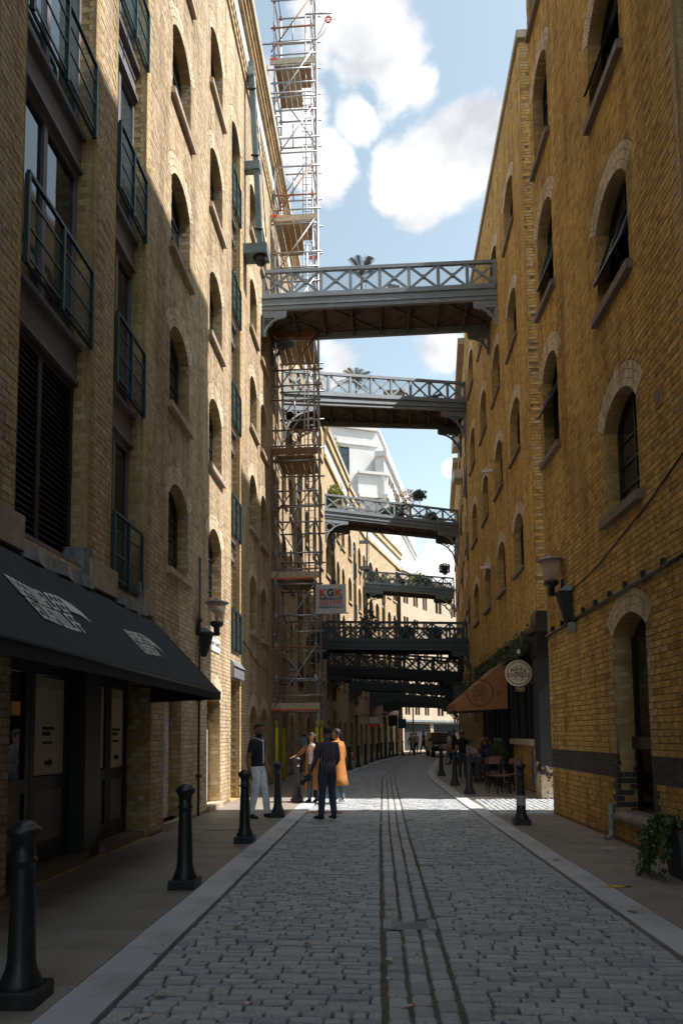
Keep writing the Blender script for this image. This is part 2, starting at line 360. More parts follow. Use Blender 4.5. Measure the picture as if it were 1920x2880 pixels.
def clearglass(name, tint=(0.9, 0.9, 0.9), fac=0.12):
    m, nt, b = newmat(name); out = nt.nodes['Material Output']
    tr = nt.nodes.new('ShaderNodeBsdfTransparent'); tr.inputs[0].default_value = (*tint, 1); gl = nt.nodes.new('ShaderNodeBsdfGlossy'); gl.inputs['Roughness'].default_value = 0.03
    lw = nt.nodes.new('ShaderNodeFresnel'); lw.inputs[0].default_value = 1.5
    mx = nt.nodes.new('ShaderNodeMixShader'); nt.links.new(lw.outputs[0], mx.inputs[0]); nt.links.new(tr.outputs[0], mx.inputs[1]); nt.links.new(gl.outputs[0], mx.inputs[2]); nt.links.new(mx.outputs[0], out.inputs[0])
    return m
clearglass('glass_clear', (0.86, 0.88, 0.88)); 
mg, nt_, b_ = newmat('wire_mesh')   # fine woven wire: real wires too thin to model one by one
tc_ = nt_.nodes.new('ShaderNodeTexCoord'); 
def _wires():
    nt = nt_; sp = nt.nodes.new('ShaderNodeSeparateXYZ'); nt.links.new(tc_.outputs['Object'], sp.inputs[0])
    hit = None
    ad = nt.nodes.new('ShaderNodeMath'); ad.operation = 'ADD'; nt.links.new(sp.outputs['X'], ad.inputs[0]); nt.links.new(sp.outputs['Y'], ad.inputs[1])
    for src in (ad.outputs[0], sp.outputs['Z']):
        a = nt.nodes.new('ShaderNodeMath'); a.operation = 'MULTIPLY'; a.inputs[1].default_value = 28.0; nt.links.new(src, a.inputs[0])
        f = nt.nodes.new('ShaderNodeMath'); f.operation = 'FRACT'; nt.links.new(a.outputs[0], f.inputs[0])
        g = nt.nodes.new('ShaderNodeMath'); g.operation = 'LESS_THAN'; g.inputs[1].default_value = 0.16; nt.links.new(f.outputs[0], g.inputs[0])
        if hit is None: hit = g.outputs[0]
        else:
            mx = nt.nodes.new('ShaderNodeMath'); mx.operation = 'MAXIMUM'; nt.links.new(hit, mx.inputs[0]); nt.links.new(g.outputs[0], mx.inputs[1]); hit = mx.outputs[0]
    nt.links.new(hit, b_.inputs['Alpha'])
_wires(); b_.inputs['Base Color'].default_value = (0.03, 0.06, 0.065, 1); b_.inputs['Roughness'].default_value = 0.5

def lampglass():
    m, nt, b = newmat('glass_lamp'); out = nt.nodes['Material Output']
    tr = nt.nodes.new('ShaderNodeBsdfTransparent'); tr.inputs[0].default_value = (.9, .86, .82, 1); df = nt.nodes.new('ShaderNodeBsdfTranslucent'); df.inputs[0].default_value = (.85, .72, .62, 1); d2 = nt.nodes.new('ShaderNodeBsdfDiffuse'); d2.inputs[0].default_value = (.75, .62, .54, 1)
    a = nt.nodes.new('ShaderNodeMixShader'); a.inputs[0].default_value = .5; nt.links.new(df.outputs[0], a.inputs[1]); nt.links.new(d2.outputs[0], a.inputs[2])
    x = nt.nodes.new('ShaderNodeMixShader'); x.inputs[0].default_value = .55; nt.links.new(tr.outputs[0], x.inputs[1]); nt.links.new(a.outputs[0], x.inputs[2]); nt.links.new(x.outputs[0], out.inputs[0])
lampglass()
# ================================================================= ground, road, pavements
plain('asphalt', (0.055, 0.055, 0.058), 0.9, var=0.2, scale=3)
plain('road_bed', (0.115, 0.10, 0.082), 0.95, var=0.45, scale=7, bumps=0.5, dirt=(0.075, 0.085, 0.05))
def settmat():
    m, nt, b = newmat('sett_granite')
    at = nt.nodes.new('ShaderNodeAttribute'); at.attribute_name = 'rnd'; oi = nt.nodes.new('ShaderNodeObjectInfo')
    ad = nt.nodes.new('ShaderNodeMath'); ad.operation = 'ADD'; nt.links.new(at.outputs['Fac'], ad.inputs[0]); nt.links.new(oi.outputs['Random'], ad.inputs[1])
    fr = nt.nodes.new('ShaderNodeMath'); fr.operation = 'FRACT'; nt.links.new(ad.outputs[0], fr.inputs[0])
    c = ramp(nt, fr.outputs[0], [(0, (0.34, 0.365, 0.40)), (0.25, (0.43, 0.445, 0.47)), (0.5, (0.28, 0.305, 0.345)), (0.75, (0.44, 0.445, 0.455)), (1, (0.34, 0.365, 0.40))])
    c = mix(nt, c, ramp(nt, noise(nt, 90, 6, .75), [(0.3, (.42, .42, .42)), (0.5, (1, 1, 1)), (0.7, (1.7, 1.7, 1.7))]), 0.95, 'MULTIPLY')
    c = mix(nt, c, (0.16, 0.14, 0.11), ramp(nt, noise(nt, 1.3, 6, .65), [(0.5, (0, 0, 0)), (0.8, (.4, .4, .4))]))
    nt.links.new(c, b.inputs['Base Color']); b.inputs['Roughness'].default_value = 0.55; b.inputs['Specular IOR Level'].default_value = 0.5
    bump(nt, b, noise(nt, 42, 7, .75), 1.0, 0.009)
    return m
settmat()
def slabmat(name, cols, spk=60):
    m, nt, b = newmat(name); oi = nt.nodes.new('ShaderNodeObjectInfo')
    c = ramp(nt, oi.outputs['Random'], cols)
    c = mix(nt, c, ramp(nt, noise(nt, spk, 6, .7), [(0.3, (.72, .72, .72)), (0.7, (1.22, 1.22, 1.22))]), 1.0, 'MULTIPLY')
    c = mix(nt, c, (0.075, 0.062, 0.055), ramp(nt, noise(nt, 1.6, 7, .68), [(0.48, (0, 0, 0)), (0.8, (.6, .6, .6))]))
    c = mix(nt, c, (0.05, 0.045, 0.042), ramp(nt, noise(nt, 17, 4, .6), [(0.68, (0, 0, 0)), (0.72, (.75, .75, .75))]))
    nt.links.new(c, b.inputs['Base Color']); b.inputs['Roughness'].default_value = 0.62; bump(nt, b, noise(nt, 45, 4, .6), 0.25, 0.005)
    return m
slabmat('york_stone', [(0, (0.23, 0.20, 0.17)), (0.5, (0.28, 0.235, 0.195)), (1, (0.245, 0.215, 0.195))])
slabmat('kerb_granite', [(0, (0.47, 0.48, 0.52)), (0.5, (0.53, 0.54, 0.57)), (1, (0.44, 0.455, 0.49))], 130)
KLY = [-12, 27, 29.5, 32.2, 35, 38, 41, 44, 48, 53, 60, 72]; KLX = [-1.98, -1.98, -1.8, -1.54, -1.25, -.97, -.7, -.42, .2, 1.1, 2.6, 5.6]
RIY = [-12, 0, 5.3, 15, 20, 26.6, 30, 45.4, 52, 60, 72]; RIX = [2.5, 2.22, 2.06, 1.78, 1.64, 1.57, 1.72, 3.17, 4.75, 5.9, 8.2]
kl = lambda y: float(np.interp(y, KLY, KLX)); rl = lambda y: kl(y)+0.33
ri = lambda y: float(np.interp(y, RIY, RIX)); ro = lambda y: ri(y)+0.29
LWY = [-14, 30, 38, 46, 54, 65]; LWX = [-3.72, -3.72, -3.15, -2.35, -1.2, 1.6]
RWY = [-14, 14.2, 14.3, 18, 31, 42, 52, 64]; RWX = [4.2, 3.24, 3.82, 3.82, 3.82, 4.6, 5.3, 7.4]
g = MB(); g.quad((-400, -300, -0.14), (400, -300, -0.14), (400, 600, -0.14), (-400, 600, -0.14))
tag(g.build('ground', MATS['asphalt']), kind='structure', label='dark ground sheet beneath the whole street')
ys = [-12+i*1.0 for i in range(0, 84)]
rb = MB()
for a, b in zip(ys, ys[1:]): rb.quad((rl(a)-.06, a, -0.019), (ri(a)+.06, a, -0.019), (ri(b)+.06, b, -0.019), (rl(b)-.06, b, -0.019))
rb.quad((1.7, 14.3, -0.014), (14, 14.3, -0.014), (14, 17.95, -0.014), (1.7, 17.95, -0.014))
ROAD = rb.build('road', MATS['road_bed']); tag(ROAD, kind='structure', label='cobbled street of grey granite setts with a central drainage channel')
def strip(name, xa, xb, y0, y1, z, mat, label):
    m = MB(); yy = [y0+(y1-y0)*i/60 for i in range(61)]
    for a, b in zip(yy, yy[1:]): m.quad((xa(a), a, z), (xb(a), a, z), (xb(b), b, z), (xa(b), b, z))
    return tag(m.build(name, mat), kind='structure', label=label)
lwall = lambda y: float(np.interp(y, LWY, LWX)); rwall = lambda y: float(np.interp(y, RWY, RWX))
PAVL = strip('pavement', lambda y: lwall(y)-.9, lambda y: kl(y)+.02, -12, 70, -0.004, MATS['road_bed'], 'stone pavement along the shaded awning side of the street')
PAVR = strip('pavement', lambda y: ro(y)-.02, lambda y: rwall(y)+.9, -12, 14.35, -0.004, MATS['road_bed'], 'stone pavement beside the planter and ochre corner warehouse')
PAVR2 = strip('pavement', lambda y: ro(y)-.02, lambda y: rwall(y)+.6, 17.75, 64, -0.004, MATS['road_bed'], 'stone pavement in front of the restaurant with stools')
KERBL = tag(MB().quad((rl(-12), -12, -0.026), (kl(-12), -12, -0.026), (kl(27), 27, -0.026), (rl(27), 27, -0.026)).build('kerb', MATS['road_bed']), kind='structure', label='broad granite kerb on the awning side of the street')
KERBR = tag(MB().quad((ri(-12), -12, -0.026), (ro(-12), -12, -0.026), (ro(5), 5, -0.026), (ri(5), 5, -0.026)).build('kerb', MATS['road_bed']), kind='structure', label='broad granite kerb on the planter and restaurant side of the street')
def chunk(c, name, mat, parent, z0, z1, ch=0.008):
    """flat stone: top polygon c (4 xy points) with softened arrises, as its own object"""
    ctr = Vector((sum(p[0] for p in c)/4, sum(p[1] for p in c)/4, 0))
    def ring(k, z): return [((p[0]-ctr.x)*k, (p[1]-ctr.y)*k, z) for p in c]
    w = max(0.2, min(abs(c[1][0]-c[0][0]), abs(c[2][1]-c[1][1])))
    k = 1-2*ch/w
    P = ring(1, z0)+ring(1, z1-ch*.6)+ring(k, z1)
    m = MB(); m.add(P, [(0, 1, 5, 4), (1, 2, 6, 5), (2, 3, 7, 6), (3, 0, 4, 7), (4, 5, 9, 8), (5, 6, 10, 9), (6, 7, 11, 10), (7, 4, 8, 11), (8, 9, 10, 11)])
    o = m.build(name, mat, parent); o.location = ctr; return o
def lay_kerb(fa, fb, y0, y1, parent):
    y = y0
    while y < y1:
        l = RN.uniform(1.0, 1.5); e = min(y+l, y1)
        chunk([(fa(y), y+.003), (fb(y), y+.003), (fb(e), e-.003), (fa(e), e-.003)], 'kerbstone', MATS['kerb_granite'], parent, -0.1, 0.03+RN.uniform(-.002, .002), .007)
        y = e
lay_kerb(kl, rl, -2, 52, KERBL); lay_kerb(ri, ro, -2, 48, KERBR)
def lay_slabs(fa, fb, y0, y1, parent, wide):
    y = y0
    while y < y1-.05:
        l = RN.uniform(0.55, 0.8); e = min(y+l, y1)
        a0 = fa((y+e)/2); b0 = fb((y+e)/2); n = max(1, round((b0-a0)/wide))
        cuts = [0]+sorted(min(.95, max(.05, (i+RN.uniform(-.28, .28))/n)) for i in range(1, n))+[1]
        for s, t in zip(cuts, cuts[1:]):
            q = lambda k, yy: fa(yy)+(fb(yy)-fa(yy))*k
            chunk([(q(s, y)+.003, y+.004), (q(t, y)-.003, y+.004), (q(t, e)-.003, e-.004), (q(s, e)+.003, e-.004)], 'paving_slab', MATS['york_stone'], parent, -0.1, 0.029+RN.uniform(-.003, .002), .006)
        y = e
lay_slabs(lambda y: lwall(y)-(.75 if y < 11.2 else .02), lambda y: kl(y)-.004, 2.6, 32, PAVL, 0.85)
lay_slabs(lambda y: ro(y)+.004, lambda y: rwall(y)+.01, 3.0, 14.3, PAVR, 0.75)
lay_slabs(lambda y: ro(y)+.004, lambda y: rwall(y)+.02, 17.8, 31, PAVR2, 0.8)
for P_, f1, f2, ya, yb in ((PAVL, lambda y: lwall(y)-.02, lambda y: kl(y)-.004, 32, 66), (PAVR2, lambda y: ro(y)+.004, lambda y: rwall(y)+.02, 31, 60)):
    m = MB(); n = 40
    for i in range(n):
        a, b = ya+(yb-ya)*i/n, ya+(yb-ya)*(i+1)/n; m.quad((f1(a), a, .027), (f2(a), a, .027), (f2(b), b, .027), (f1(b), b, .027))
    m.build('paving', MATS['york_stone'], P_)
# ---- setts
def sett_verts(cx, cyy, a, b, ang, zt):
    c = min(a, b)*NR.uniform(.12, .30)
    pts = np.array([(0, -b), (a-c, -b), (a, -b+c), (a, b-c), (a-c, b), (0, b), (-a+c, b), (-a, b-c), (-a, -b+c), (-a+c, -b)])
    pts += NR.uniform(-.0055, .0055, pts.shape)
    ca, sa = math.cos(ang), math.sin(ang)
    R2 = np.array([[ca, sa], [-sa, ca]])
    ins = 0.88
    tz = zt+NR.uniform(-.0035, .0035, 10); sl = NR.uniform(-.05, .05)
    out = []
    for k, z in ((1.0, None), (1.0, -0.011), (None, 0)):
        q = pts*(np.array([1-(1-ins)*b/a, ins]) if k is None else k)
        zz = np.full(10, -0.07) if z is None else (tz+z+q[:, 1]*sl)
        out.append(np.column_stack([q@R2+np.array([cx, cyy]), zz]))
    return np.vstack(out)
SF = []
for k in range(2):
    for i in range(10): SF.append((k*10+i, k*10+(i+1) % 10, (k+1)*10+(i+1) % 10, (k+1)*10+i))
SF.append(tuple(range(20, 30)))
setts = []
def chan(y): return float(np.interp(y, [0, 4.2, 12, 27, 45, 60], [.03, -.012, -.09, -.12, 1.35, 3.2]))
CHW = 0.432
y = 3.3; row = 0
while y < 62:
    pitch = RN.uniform(.082, .104)
    c0 = chan(y); wav = lambda x: 0.03*math.sin(x*1.3+y*.35)+0.012*math.sin(x*4+y)
    for (xa, xb) in ((rl(y)+.012, c0-.03), (c0+CHW+.01, ri(y)-.012)):
        x = xa-RN.uniform(0, .12) if row % 2 else xa
        while x < xb-.04:
            l = RN.uniform(.15, .27); xs = max(x, xa); e = min(x+l, xb)
            if xb-e < .06: e = xb
            if e-xs > .035:
                g_ = RN.uniform(.003, .009)
                xm = (xs+e)/2
                setts.append((xm, y+pitch/2+wav(xm)+RN.uniform(-.005, .005), (e-xs)/2-g_, pitch/2-RN.uniform(.002, .0075), RN.uniform(-.035, .035), RN.uniform(-.006, .008)))
            x = e if e >= xb else x+l
    y += pitch; row += 1
for k in range(3):
    y = 3.3+k*.05
    while y < 60:
        l = RN.uniform(.15, .21)
        if not (6.02 < y+l/2 < 6.34):
            setts.append((chan(y)+.066+k*.146, y+l/2, .061+RN.uniform(-.004, .003), l/2-.006, RN.uniform(-.04, .04), RN.uniform(-.012, -.002)))
        y += l
# the side lane between the two right-hand warehouses
x = 2.15
while x < 11:
    y = 14.42+RN.uniform(0, .1)
    while y < 17.72:
        l = RN.uniform(.14, .24)
        setts.append((x+.06, y+l/2, .055-.004, l/2-.005, RN.uniform(-.03, .03), RN.uniform(-.004, .008))); y += l
    x += .122
def finish_setts():
    S = []
    for s in setts:
        # lane setts / channel setts run the other way: keep half sizes as given (x then y)
        S.append(sett_verts(*s))
    V = np.array(S); n = len(V)
    u, v, dep = proj(V[:, 20:, :].reshape(-1, 3)); u = u.reshape(n, 10); v = v.reshape(n, 10)
    area = (u.max(1)-u.min(1))*(v.max(1)-v.min(1))
    ok = (u.min(1) > 0) & (u.max(1) < 1920) & (v.max(1) < 2880) & (V[:, 0, 1] > 3)
    area = np.where(ok, area, 0); idx = np.argsort(-area)[:300]; sel = np.zeros(n, bool); sel[idx] = True
    for i in idx:
        c = V[i].mean(0); me = bpy.data.meshes.new('sett'); me.from_pydata((V[i]-c).tolist(), [], SF); me.materials.append(MATS['sett_granite'])
        o = link(bpy.data.objects.new('sett', me)); o.location = c; o.parent = ROAD
    rest = V[~sel]; m = len(rest)
    F = np.array([f for f in SF[:-1]]); base = (np.arange(m)*30)
    quads = (F[None]+base[:, None, None]).reshape(-1, 4); tops = (np.arange(20, 30)[None]+base[:, None])
    me = bpy.data.meshes.new('setts'); nq, ntp = len(quads), len(tops)
    me.vertices.add(m*30); me.vertices.foreach_set('co', rest.reshape(-1))
    me.loops.add(nq*4+ntp*10); me.loops.foreach_set('vertex_index', np.concatenate([quads.reshape(-1), tops.reshape(-1)]).astype(np.int32))
    me.polygons.add(nq+ntp); me.polygons.foreach_set('loop_start', np.concatenate([np.arange(nq)*4, nq*4+np.arange(ntp)*10]).astype(np.int32))
    me.update(calc_edges=True)
    me.shade_flat()
    at = me.attributes.new('rnd', 'FLOAT', 'POINT'); at.data.foreach_set('value', np.repeat(NR.rand(m), 30))
    me.materials.append(MATS['sett_granite'])
    o = link(bpy.data.objects.new('setts', me)); o.parent = ROAD; tag(o, kind='stuff')
finish_setts()
# ---- gully grates in the channel, each its own thing
def grate(x0, x1, y0, y1, label, bars, along_y=False):
    t = thing('gully_grate', label, 'drain grate', ((x0+x1)/2, (y0+y1)/2, 0), 'iron drain grates in the road')
    m = MB(); z = lambda x: .004-.016*(1-((x-(x0+x1)/2)/((x1-x0)/2))**2)
    m.box(x0-.02, x0+.05, y0-.02, y1+.02, -.06, .006); m.build('end_plate', MATS['lead'], t); m = MB(); m.box(x1-.05, x1+.02, y0-.02, y1+.02, -.06, .006)
    m.build('end_plate', MATS['lead'], t)
    MB().box(x0, x1, y0, y1, -.02, -.0135).build('sump', MATS['print_black'], t)
    for i in range(bars):
        m = MB()
        if not along_y:
            yy = y0+(y1-y0)*(i+.5)/bars; w = (y1-y0)/bars*.28
            xs = [x0+.03+(x1-x0-.06)*k/8 for k in range(9)]
            for a, b in zip(xs, xs[1:]): m.hexa([(a, yy-w, -.05), (b, yy-w, -.05), (b, yy+w, -.05), (a, yy+w, -.05), (a, yy-w, z(a)), (b, yy-w, z(b)), (b, yy+w, z(b)), (a, yy+w, z(a))])
        else:
            xx = x0+(x1-x0)*(i+.5)/bars; w = (x1-x0)/bars*.28
            m.box(xx-w, xx+w, y0, y1, -.05, -.004)
        m.build('bar', MATS['lead'], t)
grate(chan(6.1)+.01, chan(6.1)+.41, 6.05, 6.31, 'dished iron grate across the channel in the shaded foreground setts', 8)
grate(-.12, .5, 13.0, 13.22, 'slotted iron drain grate in the channel just before the sunlit strip', 12, True)
for (x_, y_, w_, l_, lab) in ((-1.3, 14.85, .75, .3, 'square inspection cover lying in the sunlit strip of setts'), (-2.6, 12.2, .8, .45, 'flat inspection cover set in the pavement near the man in white trousers'), ):
    t = thing('inspection_cover', lab, 'manhole cover', (x_, y_, .02))
    MB().box(x_-w_/2, x_+w_/2, y_-l_/2, y_+l_/2, -.03, .036 if x_ < -2 else .012).build('plate', MATS['york_stone'] if x_ < -2 else MATS['rust'], t)
    MB().box(x_-w_/2-.03, x_+w_/2+.03, y_-l_/2-.03, y_+l_/2+.03, -.03, .033 if x_ < -2 else .009).build('rim', MATS['lead'], t)
# ================================================================= masonry machinery
CH = 0.086
class Masonry:
    def __init__(s): s.C = []; s.m = []; s.r = []; s.extra = MB()
    def brick(s, P, m, r=None): s.C.append(P); s.m.append(m); s.r.append(RN.random() if r is None else r)
    def finish(s, parent, mats, budget=300):
        if not s.C: return
        V = np.array([[tuple(p) for p in P] for P in s.C]); n = len(V); M = np.array(s.m); Rr = np.array(s.r)
        # face seen: corners 2,3,6,7 = outer face
        fc = V[:, [2, 3, 6, 7], :]
        u, v, dep = proj(fc.reshape(-1, 3)); u = u.reshape(n, 4); v = v.reshape(n, 4); dep = dep.reshape(n, 4)
        x = u[:, [0, 1, 3, 2]]; yv = v[:, [0, 1, 3, 2]]
        area = 0.5*np.abs((x*np.roll(yv, -1, 1)-np.roll(x, -1, 1)*yv).sum(1))
        ok = (u.min(1) > 4) & (u.max(1) < 1916) & (v.min(1) > 4) & (v.max(1) < 2876) & (dep.min(1) > 2)
        area = np.where(ok, area, 0)
        idx = np.argsort(-area)[:budget]; idx = idx[area[idx] > 30]
        sel = np.zeros(n, bool); sel[idx] = True
        HF = [(3, 2, 1, 0), (4, 5, 6, 7), (0, 1, 5, 4), (1, 2, 6, 5), (2, 3, 7, 6), (3, 0, 4, 7)]
        for i in idx:
            c = V[i].mean(0); me = bpy.data.meshes.new('brick'); me.from_pydata((V[i]-c).tolist(), [], HF); me.materials.append(MATS[mats[M[i]]])
            o = link(bpy.data.objects.new('brick', me)); adopt(o, parent); o.location = c
        keep = ~sel; V = V[keep]; M = M[keep]; Rr = Rr[keep]; n = len(V)
        F = np.array([HF[0], HF[1], HF[3], HF[4], HF[5]]); q = (F[None]+(np.arange(n)*8)[:, None, None]).reshape(-1, 4)
        me = bpy.data.meshes.new('brickwork'); me.vertices.add(n*8); me.vertices.foreach_set('co', V.reshape(-1))
        me.loops.add(len(q)*4); me.loops.foreach_set('vertex_index', q.reshape(-1).astype(np.int32))
        me.polygons.add(len(q)); me.polygons.foreach_set('loop_start', (np.arange(len(q))*4).astype(np.int32))
        me.polygons.foreach_set('material_index', np.repeat(M, 5).astype(np.int32))
        me.update(calc_edges=True)
        me.shade_flat()
        at = me.attributes.new('rnd', 'FLOAT', 'POINT'); at.data.foreach_set('value', np.repeat(Rr, 8))
        for k in mats: me.materials.append(MATS[k])
        o = link(bpy.data.objects.new('brickwork', me)); adopt(o, parent); tag(o, kind='stuff')
        if s.extra.v:
            o = s.extra.build('quoins', [MATS[k] for k in mats], parent); tag(o, kind='stuff')
class Op:
    """opening in a facade"""
    def __init__(s, u0, u1, z0, z1, rise=0.0, depth=0.28, rings=3, quoin=False, lo=None, label=None):
        s.u0, s.u1, s.z0, s.z1, s.rise, s.depth, s.rings, s.quoin = u0, u1, z0, z1, rise, depth, rings, quoin
        s.um = (u0+u1)/2; s.w = (u1-u0)/2; s.ring = rings*0.112 if rise > 0 else 0
        if rise > 0: s.r = (s.w**2+rise**2)/(2*rise); s.zc = z1+rise-s.r
        s.top = z1+rise
    def zt(s, u):
        if s.rise <= 0: return s.z1
        return s.zc+math.sqrt(max(0, s.r**2-(u-s.um)**2))
    def cut(s, z, k):
        """interval of a course at height z that is not plain wall"""
        if z < s.z0-.01: return None
        if z < s.z1:
            q = (0.225 if k % 2 else 0.115) if s.quoin else 0
            return (s.u0-q, s.u1+q)
        if s.rise <= 0: return None
        ro_ = s.r+s.ring
        if z > s.zc+ro_-.01: return None
        xo = math.sqrt(max(0, ro_**2-(z-s.zc)**2)); ph = math.atan2(s.z1-s.zc, s.w)
        xl = (z-s.zc)/math.tan(ph) if ph < math.pi/2-1e-3 else s.w
        x = max(min(xo, xl), 0)
        return (s.um-x, s.um+x)
def bhex(F, u0, u1, d0, d1, z0, z1):
    return [F.p(u0, d0, z0), F.p(u1, d0, z0), F.p(u1, d1, z0), F.p(u0, d1, z0), F.p(u0, d0, z1), F.p(u1, d0, z1), F.p(u1, d1, z1), F.p(u0, d1, z1)]
def lay_bricks(ms, F, ua, ub, za, zb, ops, mat=0, zcap=None, matfn=None, gap=0.0125):
    k0 = int(za/CH)
    for k in range(k0, int(zb/CH)+1):
        z0 = k*CH; z1 = z0+CH-gap
        if z1 > zb+.02 or z0 < za-.02: continue
        zm = (z0+z1)/2
        cuts = sorted(c for c in (o.cut(zm, k) for o in ops) if c)
        segs = []; a = ua
        for c in cuts:
            if c[1] <= a: continue
            if c[0] > a: segs.append((a, min(c[0], ub)))
            a = max(a, c[1])
            if a >= ub: break
        if a < ub: segs.append((a, ub))
        head = k % 2; pitch = 0.1125 if head else 0.225
        off = (0.05625 if head else 0.0)+((k//2) % 2)*.03
        for (a, b) in segs:
            if zcap and zm > zcap(a, b): continue
            n0 = math.floor((a-off)/pitch); u = n0*pitch+off
            while u < b-.012:
                s = max(u, a); e = min(u+pitch, b); u += pitch
                if e-s < .022: continue
                if zcap and zm > zcap(s, e): continue
                dd = NR.normal(0, .0012); j = gap/2
                mm = mat if matfn is None else matfn((s+e)/2, zm)
                dz = NR.normal(0, .0012)
                ms.brick(bhex(F, s+j*.5, e-j*.5, -0.05, dd, z0+dz, z1+dz), mm)
def lay_arch(ms, F, o, mat=1, deep=True):
    if o.rise <= 0: return
    ph = math.atan2(o.w, o.z1-o.zc)
    for ring in range(o.rings):
        r0 = o.r+ring*.112; r1 = r0+.101
        n = max(6, int(2*ph*r0/0.075)); g_ = .0055/r0
        for i in range(n):
            a0 = -ph+2*ph*i/n+g_; a1 = -ph+2*ph*(i+1)/n-g_
            d1 = .001+NR.normal(0, .0008); d0 = -o.depth if (ring == 0 and deep) else -.06
            P = []
            for (r, ) in ((r0,), (r1,)):
                for (a, d) in ((a0, d0), (a1, d0), (a1, d1), (a0, d1)):
                    P.append(F.p(o.um+r*math.sin(a), d, o.zc+r*math.cos(a)))
            ms.brick(P, mat)
def lay_jamb(ms, F, o, side, mat=0, za=None, zb=None, start=0.0, matfn=None):
    """brick faces on the reveal; side +1 = far jamb (u1), -1 = near jamb (u0)"""
    u = o.u1 if side > 0 else o.u0
    G = Frame((F.p(u, 0, 0).x, F.p(u, 0, 0).y), -F.N, -F.U*side)
    lay_bricks(ms, G, start+.004, o.depth, o.z0 if za is None else za, o.z1 if zb is None else zb, [], mat, matfn=matfn)
def quoins(ms, F, o, mat, za, zb, sides=(-1, 1), r=.05):
    """bull-nosed corner bricks up the sides of a loading bay"""
    for k in range(int(za/CH), int(zb/CH)+1):
        z0 = k*CH; z1 = z0+CH-.009
        if z0 < za-.02 or z1 > zb+.02: continue
        q = 0.222 if k % 2 else 0.112; dq = min(.112 if k % 2 else .222, o.depth)
        for sd in sides:
            u = o.u1 if sd > 0 else o.u0
            pl = [(u+sd*q, -.06), (u+sd*q, .004)]
            for t in range(5):
                a = math.pi/2*t/4; pl.append((u+sd*r-sd*r*math.sin(a), .004-r+r*math.cos(a)))
            pl += [(u-sd*.002, -dq+.006), (u+sd*.07, -dq+.006)]
            n = len(pl); V = [F.p(a, d, z0) for a, d in pl]+[F.p(a, d, z1) for a, d in pl]
            ms.extra.add(V, [tuple(range(n)), tuple(range(n, 2*n))]+[(i, (i+1) % n, n+(i+1) % n, n+i) for i in range(n)], mat, RN.random())
def wall_sheet(F, ua, ub, za, zb, ops, name, mats, parent, d=-.006):
    """mortar-faced wall with real openings and reveals"""
    us = {round(ua, 4), round(ub, 4)}
    for o in ops:
        us |= {round(o.u0, 4), round(o.u1, 4)}
        if o.rise > 0:
            for i in range(1, 9): us.add(round(o.u0+(o.u1-o.u0)*i/9, 4))
    us = sorted(u for u in us if ua-1e-6 <= u <= ub+1e-6); m = MB()
    for a, b in zip(us, us[1:]):
        mid = (a+b)/2; hs = sorted([o for o in ops if o.u0 < mid < o.u1], key=lambda o: o.z0); zl = zr = za
        for o in hs:
            if o.z0 > zl+1e-4 or o.z0 > zr+1e-4: m.quad(F.p(a, d, zl), F.p(b, d, zr), F.p(b, d, o.z0), F.p(a, d, o.z0))
            zl, zr = o.zt(a), o.zt(b)
        if zb > min(zl, zr)+1e-4: m.quad(F.p(a, d, zl), F.p(b, d, zr), F.p(b, d, zb), F.p(a, d, zb))
    for o in ops:
        D = -o.depth-.02
        for u in (o.u0, o.u1): m.quad(F.p(u, d, o.z0), F.p(u, D, o.z0), F.p(u, D, o.zt(u)), F.p(u, d, o.zt(u)), 1)
        m.quad(F.p(o.u0, d, o.z0), F.p(o.u1, d, o.z0), F.p(o.u1, D, o.z0), F.p(o.u0, D, o.z0), 1)
        n = 9 if o.rise > 0 else 1
        for i in range(n):
            a, b = o.u0+(o.u1-o.u0)*i/n, o.u0+(o.u1-o.u0)*(i+1)/n
            m.quad(F.p(a, d, o.zt(a)), F.p(b, d, o.zt(b)), F.p(b, D, o.zt(b)), F.p(a, D, o.zt(a)), 1)
    return m.build(name, [MATS[k] for k in mats], parent)
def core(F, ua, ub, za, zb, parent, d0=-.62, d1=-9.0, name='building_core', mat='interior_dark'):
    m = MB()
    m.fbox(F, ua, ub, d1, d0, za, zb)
    o = m.build(name, MATS[mat], parent); return o
